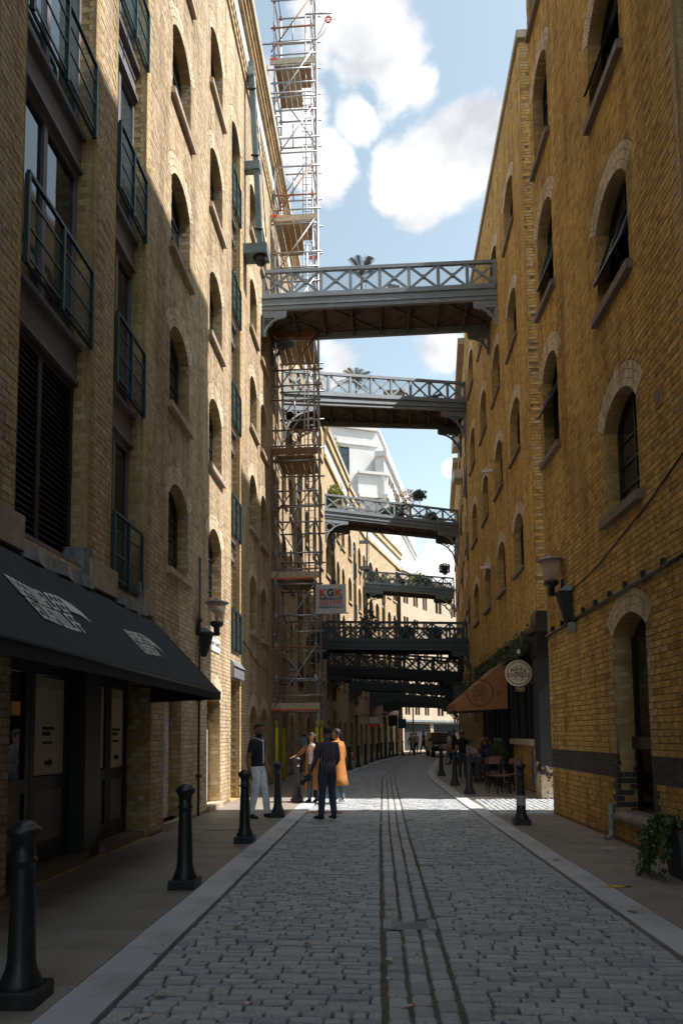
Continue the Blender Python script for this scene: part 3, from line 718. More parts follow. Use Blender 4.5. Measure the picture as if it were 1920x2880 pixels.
def window(F, o, parent, bars=(1, 3), fr='frame_dark', gl='glass_dark', inset=None, sill=True, sillmat='stone_sill', panes=False, sill_h=.13, proj_=.09):
    """arched window: frame (with arched head and glazing bars) > pane, sill"""
    D = -(o.depth-.06) if inset is None else -inset
    m = MB(); t = .055
    m.fbox(F, o.u0, o.u0+t, D-.05, D+.01, o.z0, o.z1); m.fbox(F, o.u1-t, o.u1, D-.05, D+.01, o.z0, o.z1); m.fbox(F, o.u0+t, o.u1-t, D-.05, D+.01, o.z0, o.z0+.07)
    if o.rise > 0:
        n = 8
        for i in range(n):
            a, b = o.u0+(o.u1-o.u0)*i/n, o.u0+(o.u1-o.u0)*(i+1)/n
            m.hexa([F.p(a, D-.05, o.zt(a)-.07), F.p(b, D-.05, o.zt(b)-.07), F.p(b, D+.01, o.zt(b)-.07), F.p(a, D+.01, o.zt(a)-.07), F.p(a, D-.05, o.zt(a)+.02), F.p(b, D-.05, o.zt(b)+.02), F.p(b, D+.01, o.zt(b)+.02), F.p(a, D+.01, o.zt(a)+.02)])
    else: m.fbox(F, o.u0+t, o.u1-t, D-.05, D+.01, o.z1-.06, o.z1)
    nv, nh = bars
    for i in range(1, nv+1):
        u = o.u0+(o.u1-o.u0)*i/(nv+1); m.fbox(F, u-.014, u+.014, D-.035, D, o.z0+.06, o.zt(u)-.03)
    for i in range(1, nh+1):
        z = o.z0+(o.z1+o.rise*.4-o.z0)*i/(nh+1); m.fbox(F, o.u0+t, o.u1-t, D-.034, D+.001, z-.014, z+.014)
    w = m.build('window', MATS[fr], parent)
    if panes:
        for i in range(nv+1):
            for j in range(nh+1):
                a, b = o.u0+(o.u1-o.u0)*i/(nv+1), o.u0+(o.u1-o.u0)*(i+1)/(nv+1)
                z_ = o.z0+(o.z1+o.rise*.4-o.z0)*j/(nh+1); e = o.z0+(o.z1+o.rise*.4-o.z0)*(j+1)/(nh+1)+(o.rise*.7 if j == nh else 0)
                p = MB(); p.fbox(F, a+.004, b-.004, D-.03, D-.022, z_, e); adopt(p.build('pane', MATS[gl]), w)
    else:
        p = MB(); p.fbox(F, o.u0+.01, o.u1-.01, D-.03, D-.022, o.z0, o.top); adopt(p.build('pane', MATS[gl]), w)
    if sill:
        s = MB(); s.hexa([F.p(o.u0-.1, -o.depth+.02, o.z0-sill_h), F.p(o.u1+.1, -o.depth+.02, o.z0-sill_h), F.p(o.u1+.1, proj_, o.z0-sill_h), F.p(o.u0-.1, proj_, o.z0-sill_h),
                          F.p(o.u0-.1, -o.depth+.02, o.z0+.02), F.p(o.u1+.1, -o.depth+.02, o.z0+.02), F.p(o.u1+.1, proj_, o.z0-.02), F.p(o.u0-.1, proj_, o.z0-.02)])
        adopt(s.build('sill', MATS[sillmat]), w)
    return w
def railing(F, u0, u1, zb, zt_, parent, d=.02, mat='rail_green', mesh=True, n=2):
    """bay guard rail: posts, rails and a wire infill as sub-parts"""
    m = MB(); m.fbox(F, u0, u1, d-.022, d+.022, zt_-.04, zt_)
    for z in (zb+.02, zb+(zt_-zb)*.38, zb+(zt_-zb)*.72): m.fbox(F, u0, u1, d-.010, d+.010, z-.011, z+.011)
    m.fbox(F, u0, u1, d-.05, d-.02, zb-.05, zb-.015)
    rl_ = m.build('railing', MATS[mat], parent)
    for i in range(n+1):
        u = u0+(u1-u0)*i/n; p = MB(); p.fbox(F, u-.020, u+.020, d-.026, d+.026, zb-.08, zt_-.05)
        adopt(p.build('post', MATS[mat]), rl_)
    if mesh:
        p = MB(); p.quad(F.p(u0, d-.004, zb+.02), F.p(u1, d-.004, zb+.02), F.p(u1, d-.004, zt_-.3), F.p(u0, d-.004, zt_-.3)); adopt(p.build('wire_infill', MATS['wire_mesh']), rl_)
    return rl_
def bay_storey(F, o, zf, ztop, parent, louvre=False, rail=True, spandrel=0.5, gl='glass_blue', steel='steel_grey', nmul=2):
    """one storey of a loading bay: steel spandrel over a glazed double door, guard rail in front"""
    D = -o.depth+.02; m = MB()
    m.fbox(F, o.u0, o.u1, D-.02, D+.10, ztop-spandrel, ztop-.05)
    m.fbox(F, o.u0, o.u1, D-.02, D+.17, ztop-.07, ztop)
    m.fbox(F, o.u0, o.u1, D-.02, D+.13, ztop-spandrel-.03, ztop-spandrel+.02)
    m.build('spandrel', MATS[steel], parent)
    fr = MB(); zt_ = ztop-spandrel-.03
    for i in range(nmul+1):
        u = o.u0+(o.u1-o.u0)*i/nmul; w = .045
        fr.fbox(F, max(o.u0, u-w), min(o.u1, u+w), D-.01, D+.06, zf, zt_)
    fr.fbox(F, o.u0, o.u1, D-.01, D+.058, zf, zf+.09); fr.fbox(F, o.u0, o.u1, D-.01, D+.058, zt_-.1, zt_-.002)
    fo = fr.build('window', MATS['frame_dark' if louvre else 'steel_grey'], parent)
    for i in range(nmul):
        a, b = o.u0+(o.u1-o.u0)*i/nmul+.045, o.u0+(o.u1-o.u0)*(i+1)/nmul-.045
        if louvre:
            z = zf+.12
            while z < zt_-.14:
                p = MB(); p.hexa([F.p(a, D-.01, z+.05), F.p(b, D-.01, z+.05), F.p(b, D+.045, z), F.p(a, D+.045, z), F.p(a, D-.01, z+.062), F.p(b, D-.01, z+.062), F.p(b, D+.045, z+.012), F.p(a, D+.045, z+.012)])
                adopt(p.build('slat', MATS['frame_dark']), fo); z += .075
            p = MB(); p.fbox(F, a, b, D-.06, D-.05, zf, zt_); adopt(p.build('backing', MATS['print_black']), fo)
        else:
            p = MB(); p.fbox(F, a, b, D+.01, D+.018, zf+.08, zt_-.08); adopt(p.build('pane', MATS[gl]), fo)
    if rail: railing(F, o.u0+.04, o.u1-.04, zf+.03, zf+1.0, parent)
# ================================================================= west range (left): shaded front with awning, loading bays and arched windows
FL = Frame((-3.72, 0), (0, 1), (1, 0))
L1 = thing('warehouse_building', 'long buff brick warehouse with green railed bays above the black awning', 'building', (-3.72, 8, 0))
SZ = [4.56+2.97*k for k in range(5)]
cols = [(11.97, 13.2), (14.79, 16.0), (19.5, 20.62), (21.28, 22.42), (25.9, 27.05), (27.9, 29.0)]
wl = [Op(a, b, z, z+1.30, .34, .28, 3) for (a, b) in cols for z in SZ]
bay1 = Op(6.87, 8.62, 3.72, 19.2, .3, .30, 3, True); bay2 = Op(9.40, 10.63, 3.72, 19.2, .3, .30, 3, True); bay3 = Op(17.05, 18.12, 3.62, 17.5, .3, .30, 3, True)
bay0 = Op(4.2, 5.6, 3.72, 19.2, .3, .3, 3, False)
shop = Op(6.87, 11.15, 0.03, 3.3, 0, .42)
blocked = Op(11.83, 12.85, .16, 2.34, .26, .28, 3); gwin = Op(14.75, 15.92, .14, 2.34, .32, .36, 3); gdoor = Op(17.05, 18.12, .03, 3.02, 0, .42, 0, True)
garch = [Op(19.5, 20.62, .3, 2.1, .36, .36, 3), Op(21.28, 22.42, .3, 2.1, .36, .36, 3), Op(25.9, 27.2, .03, 2.5, 0, .3), Op(27.9, 29.0, .3, 2.1, .36, .36, 3)]
opsL = wl+[bay0, bay1, bay2, bay3, shop, blocked, gwin, gdoor]+garch
wall_sheet(FL, -14, 29.6, 0, 22.2, opsL, 'wall', ['mortar_buff', 'brick_reveal'], L1)
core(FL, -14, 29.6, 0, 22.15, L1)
msL = Masonry(); zc = lambda a, b: 2.6+1.10*b
lay_bricks(msL, FL, 5.9, 29.6, 0.03, 20.2, opsL, 0, zc)
for o in wl+[blocked, gwin]+garch:
    if o.z0 < 2.6+1.1*o.u1:
        lay_arch(msL, FL, o, 1)
        lay_jamb(msL, FL, o, 1, 3 if o is gwin else 0)
for o in (bay1, bay2, bay3):
    hi = min(o.z1, 2.6+1.1*o.u1); quoins(msL, FL, o, 3, o.z0, hi, (-1, 1)); lay_jamb(msL, FL, o, 1, 3, o.z0, hi, .20); lay_arch(msL, FL, o, 1)
quoins(msL, FL, gdoor, 3, .03, 3.0, (-1, 1)); lay_jamb(msL, FL, gdoor, 1, 3, .03, 3.0, .2)
lay_jamb(msL, FL, shop, 1, 0, .03, 3.28)
# white-painted infill of the blocked arch
FB = Frame((-3.72-.22, 0), (0, 1), (1, 0)); lay_bricks(msL, FB, 11.83, 12.85, .16, 2.6, [], 4)
msL.finish(L1, ['brick_buff', 'brick_pale', 'brick_blue', 'brick_quoin', 'brick_white'])
MB().fbox(FL, 11.83, 12.85, -.30, -.235, .1, 2.62).build('infill', MATS['render_white'], L1)
MB().fbox(FL, 11.80, 12.88, -.2, .1, .03, .16).build('door_step', MATS['stone_sill'], L1)
MB().fbox(FL, 14.72, 15.95, -.2, .08, .03, .15).build('door_step', MATS['stone_sill'], L1)
for o in wl:
    if o.z0 < 3.2+1.1*o.u1: window(FL, o, L1, (1, 3), sill=True)
for o in garch[:2]+garch[3:]: window(FL, o, L1, (0, 2), sill=False)
window(FL, gwin, L1, (0, 2), sill=False, inset=.28)
MB().fbox(FL, 14.85, 15.82, -.30, -.262, .16, 1.75).build('blind', MATS['print_white'], L1)
MB().fbox(FL, 25.95, 27.15, -.28, -.22, .03, 2.5).build('door', MATS['blue_hoarding'], L1)
# loading-bay infill, storey by storey
FZ = [3.75, 6.65, 9.55, 12.5, 15.4, 18.3]
for (o, lab) in ((bay1, 1), (bay2, 2), (bay3, 3), (bay0, 0)):
    for k, zf in enumerate(FZ[:-1]):
        zt_ = FZ[k+1]
        if o is bay3 and k == 4: continue
        if zf > 3.4+1.1*o.u1: continue
        lv = (o is bay1 and k == 0)
        bay_storey(FL, o, zf, zt_, L1, louvre=lv, rail=not lv, gl='glass_blue' if k > 1 else 'glass_dark')
    MB().fbox(FL, o.u0, o.u1, -.3, -.05, o.z0-.06, o.z0+.05).build('bay_sill', MATS['steel_grey'], L1)
bay_storey(FL, bay3, FZ[4], 17.75, L1, rail=True, spandrel=.12)
# steel door and lead hood under bay three
MB().fbox(FL, 17.08, 18.09, -.40, -.34, .03, 3.0).build('door', MATS['frame_dark'], L1)
hd = MB(); hd.fbox(FL, 16.98, 18.2, -.3, .10, 3.03, 3.3); hd.build('hood', MATS['steel_grey'], L1)
hd = MB(); hd.hexa([FL.p(16.98, -.3, 3.3), FL.p(18.2, -.3, 3.3), FL.p(18.2, .13, 3.3), FL.p(16.98, .13, 3.3), FL.p(16.98, -.3, 3.56), FL.p(18.2, -.3, 3.56), FL.p(18.2, .02, 3.46), FL.p(16.98, .02, 3.46)]); hd.build('lead_flashing', MATS['lead'], L1)
# stone corbels and lead dressings where the bay piers meet the awning
for (a, b) in ((5.7, 6.87), (8.62, 9.40), (10.63, 11.02)):
    MB().fbox(FL, a-.03, b+.03, -.1, .09, 3.50, 3.86).build('corbel_stone', MATS['stone_sill'], L1)
for (a, b) in ((6.9, 8.55), (9.43, 10.6)):
    m = MB(); n = 7
    for i in range(n):
        u0, u1 = a+(b-a)*i/n, a+(b-a)*(i+1)/n; w0, w1 = .10+.035*math.sin(i*2.1), .10+.035*math.sin(i*2.1+1.7)
        m.hexa([FL.p(u0, -.28, 3.46), FL.p(u1, -.28, 3.46), FL.p(u1, w1, 3.44), FL.p(u0, w0, 3.44), FL.p(u0, -.28, 3.70), FL.p(u1, -.28, 3.70), FL.p(u1, w1-.03, 3.60+.02*math.sin(i*3)), FL.p(u0, w0-.03, 3.60+.02*math.sin(i*3-3))])
    m.build('lead_flashing', MATS['lead'], L1)
for u in (8.5, 10.5): MB().hexa([FL.p(u-.04, -.27, 3.62), FL.p(u+.16, -.27, 3.62), FL.p(u+.16, .08, 3.62), FL.p(u-.04, .02, 3.62), FL.p(u, -.27, 3.98), FL.p(u+.15, -.27, 3.98), FL.p(u+.15, .05, 3.98), FL.p(u, .0, 3.98)]).build('lead_cap', MATS['lead'], L1)
# cornice
cs = MB(); cs.fbox(FL, -14, 29.6, -.1, .05, 20.22, 20.36); cs.fbox(FL, -14, 29.6, -.1, .10, 20.60, 20.70); cs.build('string_course', MATS['brick_far_buff'], L1)
cs = MB()
u = 9.0
while u < 29.6: cs.fbox(FL, u, u+.11, -.05, .085, 20.37, 20.59, 0, RN.random()); u += .225
tag(cs.build('dentils', MATS['brick_quoin'], L1), kind='stuff')
MB().fbox(FL, -14, 29.6, -.1, .06, 20.71, 21.45).build('frieze', MATS['render_white'], L1)
cs = MB(); cs.fbox(FL, -14, 29.6, -.1, .16, 21.46, 21.6); cs.fbox(FL, -14, 29.6, -.1, .22, 21.61, 21.76); cs.fbox(FL, -14, 29.6, -.1, .28, 21.77, 21.9); cs.build('corbel_course', MATS['brick_quoin'], L1)
MB().fbox(FL, -14, 29.6, -.6, .36, 21.91, 22.24).build('coping', MATS['stone_sill'], L1)
MB().fbox(FL, 29.2, 29.6, -.7, .1, 22.25, 22.9).build('chimney', MATS['brick_far_buff'], L1)
# shopfront under the awning
MB().fbox(FL, 9.05, 9.55, -.42, -.16, .03, 3.3).build('column', MATS['frame_dark'], L1)
MB().fbox(FL, 6.9, 11.12, -.52, -.30, 2.62, 3.29).build('fascia', MATS['frame_black'], L1)
MB().fbox(FL, 6.9, 9.04, -.42, -.08, .03, .14).build('door_step', MATS['stone_dark'], L1); MB().fbox(FL, 9.56, 11.12, -.42, -.08, .03, .14).build('door_step', MATS['stone_dark'], L1)
def shop_leaf(u0, u1, poster):
    D = -.40; m = MB()
    for a, b in ((u0, u0+.1), (u1-.1, u1)): m.fbox(FL, a, b, D-.03, D+.03, .14, 2.62)
    for z0, z1 in ((.14, .36), (.98, 1.14), (2.36, 2.61)): m.fbox(FL, u0+.1, u1-.1, D-.03, D+.028, z0, z1)
    d_ = m.build('door', MATS['frame_dark'], L1)
    p = MB(); p.fbox(FL, u0+.1, u1-.1, D-.02, D-.005, .36, .98); p.fbox(FL, u0+.16, u1-.16, D-.005, D+.008, .44, .9); adopt(p.build('panel', MATS['steel_grey']), d_)
    p = MB(); p.fbox(FL, u0+.1, u1-.1, D-.012, D-.004, 1.14, 2.36); adopt(p.build('pane', MATS['glass_clear']), d_)
    if poster:
        q = MB(); q.fbox(FL, u0+.11, u1-.11, D-.003, D+.001, 1.16, 2.2); q.fbox(FL, u0+.11, u1-.11, D-.0032, D+.0008, 2.2, 2.34, 1); adopt(q.build('poster', [MATS['print_cream'], MATS['timber_pale']]), d_)
        k = MB(); um = (u0+u1)/2
        k.fbox(FL, um-.17, um+.14, D+.0012, D+.002, 1.70, 1.74); k.fbox(FL, um-.17, um+.04, D+.0012, D+.002, 1.63, 1.68); k.fbox(FL, um-.16, um+.1, D+.0012, D+.002, 1.53, 1.56)
        k.prism([FL.p(um-.1, -.3985, 1.27), FL.p(um+.02, -.3985, 1.27), FL.p(um+.02, -.3985, 1.23), FL.p(um+.12, -.3985, 1.30), FL.p(um+.02, -.3985, 1.37), FL.p(um+.02, -.3985, 1.33), FL.p(um-.1, -.3985, 1.33)], FL.N*.0008)
        adopt(k.build('print', MATS['print_black']), d_)
shop_leaf(6.95, 8.0, False); shop_leaf(8.02, 9.03, True); shop_leaf(9.6, 10.34, True); shop_leaf(10.36, 11.1, True)
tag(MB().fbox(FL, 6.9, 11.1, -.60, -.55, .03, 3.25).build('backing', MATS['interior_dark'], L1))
# ================================================================= east corner warehouse (right, nearest)
FR1 = Frame((3.751, 0), (-.0362, .99934), (-1, -.0362))
R1 = thing('warehouse_building', 'ochre brick corner warehouse with arched windows and a wall lamp above the planter', 'building', (3.4, 10, 0))
a1 = [Op(9.42, 10.68, z, z+1.3, .36, .28, 3) for z in (4.80, 7.98, 11.18, 14.4)]
a2 = [Op(12.93, 13.98, z, z+1.6, .34, .28, 3) for z in (6.97, 10.05, 13.1, 16.2)]
ag = Op(9.42, 10.66, .44, 3.0, .26, .36, 3, False)
abay = Op(5.4, 7.86, 5.32, 19.0, 0, .35, 0, True); abay2 = Op(5.4, 7.74, .03, 4.95, 0, .35, 0, True)
opsR = a1+a2+[ag, abay, abay2]
RT = 21.4; RE = 14.2
wall_sheet(FR1, -14, RE, 0, RT, opsR, 'wall', ['mortar_ochre', 'brick_reveal'], R1)
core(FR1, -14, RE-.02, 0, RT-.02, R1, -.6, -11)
msR = Masonry(); zcR = lambda a, b: 2.8+1.12*b
def rmat(u, z):
    if .95 < z < 1.295: return 2
    return 0
lay_bricks(msR, FR1, 6.9, RE, 0.03, 20.5, opsR, 0, zcR, rmat)
for o in a1+a2+[ag]:
    if o.z0 < 2.8+1.12*o.u1: lay_arch(msR, FR1, o, 1); lay_jamb(msR, FR1, o, 1, 0, matfn=None if o is not ag else (lambda u, z: 2 if z < 1.295 else 3))
# dressed jambs of the street-level window
for k in range(int(.44/CH)+1, int(3.0/CH)):
    z0 = k*CH; z1 = z0+CH-.01; q = .20 if k % 2 else .11; mt = 2 if z0 < 1.27 else 3
    for (u, s_) in ((ag.u1, 1), (ag.u0, -1)): msR.brick(bhex(FR1, *sorted((u-s_*.0, u+s_*q)), -.04, .006+NR.normal(0, .002), z0, z1), mt)
quoins(msR, FR1, abay, 3, 5.4, 12, (1,)); quoins(msR, FR1, abay2, 3, 3.0, 4.9, (1,))
# return wall down the side lane
FRE = Frame((FR1.p(RE, 0, 0).x, FR1.p(RE, 0, 0).y), (.9993, .0362), (-.0362, .9993))
msR.finish(R1, ['brick_ochre', 'brick_pale', 'brick_blue', 'brick_quoin'])
MB().quad(FRE.p(0, -.012, 0), FRE.p(11, -.012, 0), FRE.p(11, -.012, RT), FRE.p(0, -.012, RT)).build('end_wall', MATS['brick_reveal'], R1)
MB().fbox(FR1, -14, RE+.05, -.5, .06, RT, RT+.25).build('coping', MATS['stone_sill'], R1)
for o in a1: window(FR1, o, R1, (1, 3), 'frame_black', sillmat='stone_dark', panes=True, sill_h=.15)
for o in a2: window(FR1, o, R1, (1, 3), 'frame_black', sillmat='stone_dark', panes=True, sill_h=.13)
def open_sash(F, o, z0, z1, tilt, name='open_sash'):
    """top-hung casement propped outwards"""
    D = -o.depth+.06; m = MB(); h = z1-z0; top = F.p(0, D, 0)
    def q(u, t, off=0): return F.p(u, D+math.sin(tilt)*h*t+off, z1-math.cos(tilt)*h*t)
    for (ua, ub, ta, tb) in ((o.u0+.05, o.u1-.05, 0, .08), (o.u0+.05, o.u1-.05, .92, 1), (o.u0+.05, o.u0+.11, .08, .92), (o.u1-.11, o.u1-.05, .08, .92), ((o.u0+o.u1)/2-.02, (o.u0+o.u1)/2+.02, .08, .92)):
        m.hexa([q(ua, ta, -.02), q(ub, ta, -.02), q(ub, tb, -.02), q(ua, tb, -.02), q(ua, ta, .02), q(ub, ta, .02), q(ub, tb, .02), q(ua, tb, .02)])
    w = m.build(name, MATS['frame_black'], R1)
    p = MB(); p.quad(q(o.u0+.1, .05), q(o.u1-.1, .05), q(o.u1-.1, .95), q(o.u0+.1, .95)); adopt(p.build('pane', MATS['glass_blue']), w)
open_sash(FR1, a1[1], 8.36, 9.2, rad(20)); open_sash(FR1, a1[2], 11.5, 12.4, rad(20)); open_sash(FR1, a2[0], 7.75, 8.5, rad(26)); open_sash(FR1, a2[1], 10.45, 11.4, rad(16))
# street-level window: arched upper light, transom, lower shop light, rounded stone sill
m = MB()
for (u_, v_) in ((ag.u0, ag.u0+.05), (ag.u1-.05, ag.u1)): m.fbox(FR1, u_, v_, -.33, -.27, .5, 3.0)
m.fbox(FR1, ag.u0, ag.u1, -.34, -.22, 1.36, 1.53); m.fbox(FR1, ag.u0, ag.u1, -.33, -.27, .44, .52)
gw = m.build('window', MATS['frame_black'], R1)
p = MB(); p.fbox(FR1, ag.u0+.04, ag.u1-.04, -.31, -.303, 1.5, 3.3); adopt(p.build('pane', MATS['glass_dark']), gw)
p = MB(); p.fbox(FR1, ag.u0+.04, ag.u1-.04, -.31, -.303, .5, 1.4); adopt(p.build('pane', MATS['glass_clear']), gw)
p = MB(); n = 8
for i in range(n):
    a_, b_2 = math.pi/2*i/n*1.6-.5, math.pi/2*(i+1)/n*1.6-.5
    P1 = (-.02+.12*math.cos(a_), .38+.09*math.sin(a_)); P2 = (-.02+.12*math.cos(b_2), .38+.09*math.sin(b_2))
    p.hexa([FR1.p(ag.u0, -.3, P1[1]-.06), FR1.p(ag.u1, -.3, P1[1]-.06), FR1.p(ag.u1, P1[0], P1[1]), FR1.p(ag.u0, P1[0], P1[1]), FR1.p(ag.u0, -.3, P2[1]), FR1.p(ag.u1, -.3, P2[1]), FR1.p(ag.u1, P2[0], P2[1]), FR1.p(ag.u0, P2[0], P2[1])])
adopt(p.build('sill', MATS['stone_dark']), gw)
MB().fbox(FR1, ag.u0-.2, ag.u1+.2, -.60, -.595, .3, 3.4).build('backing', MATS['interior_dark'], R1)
q = MB(); q.fbox(FR1, 9.85, 9.97, -.42, -.36, .52, 1.36); q.build('post', MATS['yellow_foam'], R1)
q = MB(); q.fbox(FR1, 9.62, 9.8, -.42, -.40, .85, 1.3); q.build('notice', MATS['print_white'], R1)
q = MB(); q.fbox(FR1, 9.60, 9.72, -.40, -.34, .5, .68); q.build('notice', MATS['print_cream'], R1)
for k, zf in enumerate((5.35, 8.3, 11.3)): bay_storey(FR1, abay, zf, zf+2.95, R1, rail=False, gl='glass_dark')
MB().fbox(FR1, 5.4, 7.9, -.35, .10, 5.12, 5.32).build('lead_sill', MATS['lead'], R1)
MB().fbox(FR1, 5.4, 7.74, -.37, -.33, .03, 4.95).build('door', MATS['frame_dark'], R1)
# ================================================================= east range (restaurant) beyond the side lane
FR2 = Frame((3.82, 0), (0, 1), (-1, 0))
R2 = thing('warehouse_building', 'ochre brick warehouse with pale corner quoins above the restaurant with tan awning', 'building', (3.82, 24, 0))
E0, E1, T2 = 17.8, 31.0, 20.05
r2c = [(19.22, 20.66), (22.15, 23.62), (25.25, 26.75), (28.45, 29.95)]
w2 = [Op(a, b, z, z+1.25, .36, .28, 3) for (a, b) in r2c for z in (6.15, 9.5, 12.72, 16.1)]
shop2 = Op(18.42, 30.6, .03, 4.32, 0, .5, 0)
wall_sheet(FR2, E0, E1, 0, T2, w2+[shop2], 'wall', ['mortar_ochre', 'brick_reveal'], R2)
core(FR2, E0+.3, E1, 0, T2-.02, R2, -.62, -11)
ms2 = Masonry(); lay_bricks(ms2, FR2, E0, E1, 4.35, T2-.1, w2, 0, lambda a, b: 3+1.12*b)
for o in w2: lay_arch(ms2, FR2, o, 1); lay_jamb(ms2, FR2, o, 1, 0)
FE2 = Frame((3.82, E0), (1, 0), (0, -1)); lay_bricks(ms2, FE2, 0.004, .9, 4.6, T2-.1, [], 0, matfn=lambda u, z: 3 if RN.random() < .35 else 0)
FP2 = Frame((3.82+.06, 0), (0, 1), (-1, 0))
for (a, b) in ((18.45, 21.95), (23.95, 28.8)): lay_bricks(ms2, FP2, a, b, .03, 1.28, [], 0)
ms2.finish(R2, ['brick_ochre', 'brick_pale', 'brick_blue', 'brick_quoin'])
MB().quad(FE2.p(.0, -.0022, 0), FE2.p(11, -.0022, 0), FE2.p(11, -.0022, T2), FE2.p(.0, -.0022, T2)).build('end_wall', MATS['mortar_ochre'], R2)
m = MB(); m.fbox(FR2, E0-.06, E1, -.5, .06, T2, T2+.22); m.fbox(FE2, .51, 11, -.5, .06, T2, T2+.22); m.build('coping', MATS['stone_sill'], R2)
for o in w2: window(FR2, o, R2, (1, 3), 'frame_black', sillmat='stone_dark', sill_h=.11, proj_=.08)
# restaurant front
def peel():
    m, nt, b = newmat('peeling_black'); sp = nt.nodes.new('ShaderNodeSeparateXYZ'); tc = nt.nodes.new('ShaderNodeTexCoord'); nt.links.new(tc.outputs['Object'], sp.inputs[0])
    mr = nt.nodes.new('ShaderNodeMapRange'); mr.inputs['From Min'].default_value = 1.5; mr.inputs['From Max'].default_value = 0.0; mr.inputs['To Min'].default_value = -.16; mr.inputs['To Max'].default_value = .22; nt.links.new(sp.outputs['Z'], mr.inputs[0])
    ad = nt.nodes.new('ShaderNodeMath'); ad.operation = 'ADD'; nt.links.new(noise(nt, 3.2, 8, .7), ad.inputs[0]); nt.links.new(mr.outputs[0], ad.inputs[1])
    f = ramp(nt, ad.outputs[0], [(.56, (0, 0, 0)), (.58, (1, 1, 1))])
    c = mix(nt, (0.022, 0.026, 0.032), ramp(nt, noise(nt, 6, 5, .6), [(.35, (.66, .62, .57)), (.6, (.50, .36, .2))]), f)
    nt.links.new(c, b.inputs['Base Color']); b.inputs['Roughness'].default_value = .6; bump(nt, b, ad.outputs[0], .3, .02)
peel()
m = MB(); m.fbox(FR2, E0-.05, 18.42, -.6, .04, .03, 3.5); m.build('pilaster', MATS['peeling_black'], R2)
m = MB(); m.fbox(FR2, E0-.10, 18.47, -.6, .09, 3.5, 3.62); m.fbox(FR2, E0-.07, 18.44, -.6, .06, 3.62, 4.1); m.fbox(FR2, E0-.14, 18.5, -.6, .14, 4.1, 4.22); m.fbox(FR2, E0-.06, 18.40, -.6, .06, 4.22, 4.62); m.build('capital', MATS['frame_black'], R2)
MB().fbox(FR2, 18.43, 30.6, -.5, -.06, 3.9, 4.31).build('fascia', MATS['frame_black'], R2)
plain('curtain_teal', (0.42, 0.50, 0.51), 0.8, var=0.3, scale=4, stretch=(6, 6, .4))
for (a, b) in ((18.45, 21.95), (23.95, 28.8)):
    m = MB(); m.fbox(FP2, a, b, -.5, -.012, .03, 1.28); m.build('plinth', MATS['mortar_ochre'], R2)
    m = MB(); m.fbox(FR2, a, b, -.3, .06, 1.28, 1.44); m.build('sill', MATS['stone_sill'], R2)
    m = MB(); n = 3 if b < 22.5 else 4
    for i in range(n+1):
        u = a+(b-a)*i/n; m.fbox(FR2, max(a, u-.07), min(b, u+.07), -.26, -.08, 1.44, 3.9)
    m.fbox(FR2, a, b, -.24, -.10, 2.9, 2.97)
    wn = m.build('window', MATS['frame_black'], R2)
    for i in range(n):
        u0, u1 = a+(b-a)*i/n+.06, a+(b-a)*(i+1)/n-.06
        p = MB(); p.fbox(FR2, u0, u1, -.19, -.185, 1.44, 3.9); adopt(p.build('pane', MATS['glass_clear']), wn)
        p = MB(); k = 26
        for j in range(k):
            s0, s1 = u0+(u1-u0)*j/k, u0+(u1-u0)*(j+1)/k; f_ = lambda s: -.245+.035*math.sin(s*21+i)+.02*math.sin(s*47)
            p.quad(FR2.p(s0, f_(s0), 1.4), FR2.p(s1, f_(s1), 1.4), FR2.p(s1, f_(s1), 3.9), FR2.p(s0, f_(s0), 3.9))
        adopt(p.build('curtain', MATS['curtain_teal']), wn)
m = MB(); m.fbox(FR2, 22.0, 22.12, -.4, -.02, .03, 3.9); m.fbox(FR2, 23.8, 23.94, -.4, -.02, .03, 3.9); m.build('door_frame', MATS['frame_black'], R2)
d_ = MB().fbox(FR2, 22.12, 23.8, -.42, -.37, .03, 3.9).build('door', MATS['frame_black'], R2)
for i in range(2):
    p = MB(); p.fbox(FR2, 22.22+i*.85, 22.86+i*.85, -.368, -.362, .9, 2.3); adopt(p.build('pane', MATS['glass_dark']), d_)
MB().fbox(FR2, 28.85, 30.6, -.42, -.37, .03, 3.9).build('door', MATS['timber'], R2)
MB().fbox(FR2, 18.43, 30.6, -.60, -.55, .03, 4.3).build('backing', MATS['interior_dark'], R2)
MB().fbox(FR2, 28.7, 30.4, -.02, .06, 2.42, 2.62).build('blue_fascia', MATS['blue_paint'], R2)
MB().fbox(FR2, 18.5, 18.72, .064, .075, .25, 1.25).build('notice_board', MATS['blue_paint'], R2)
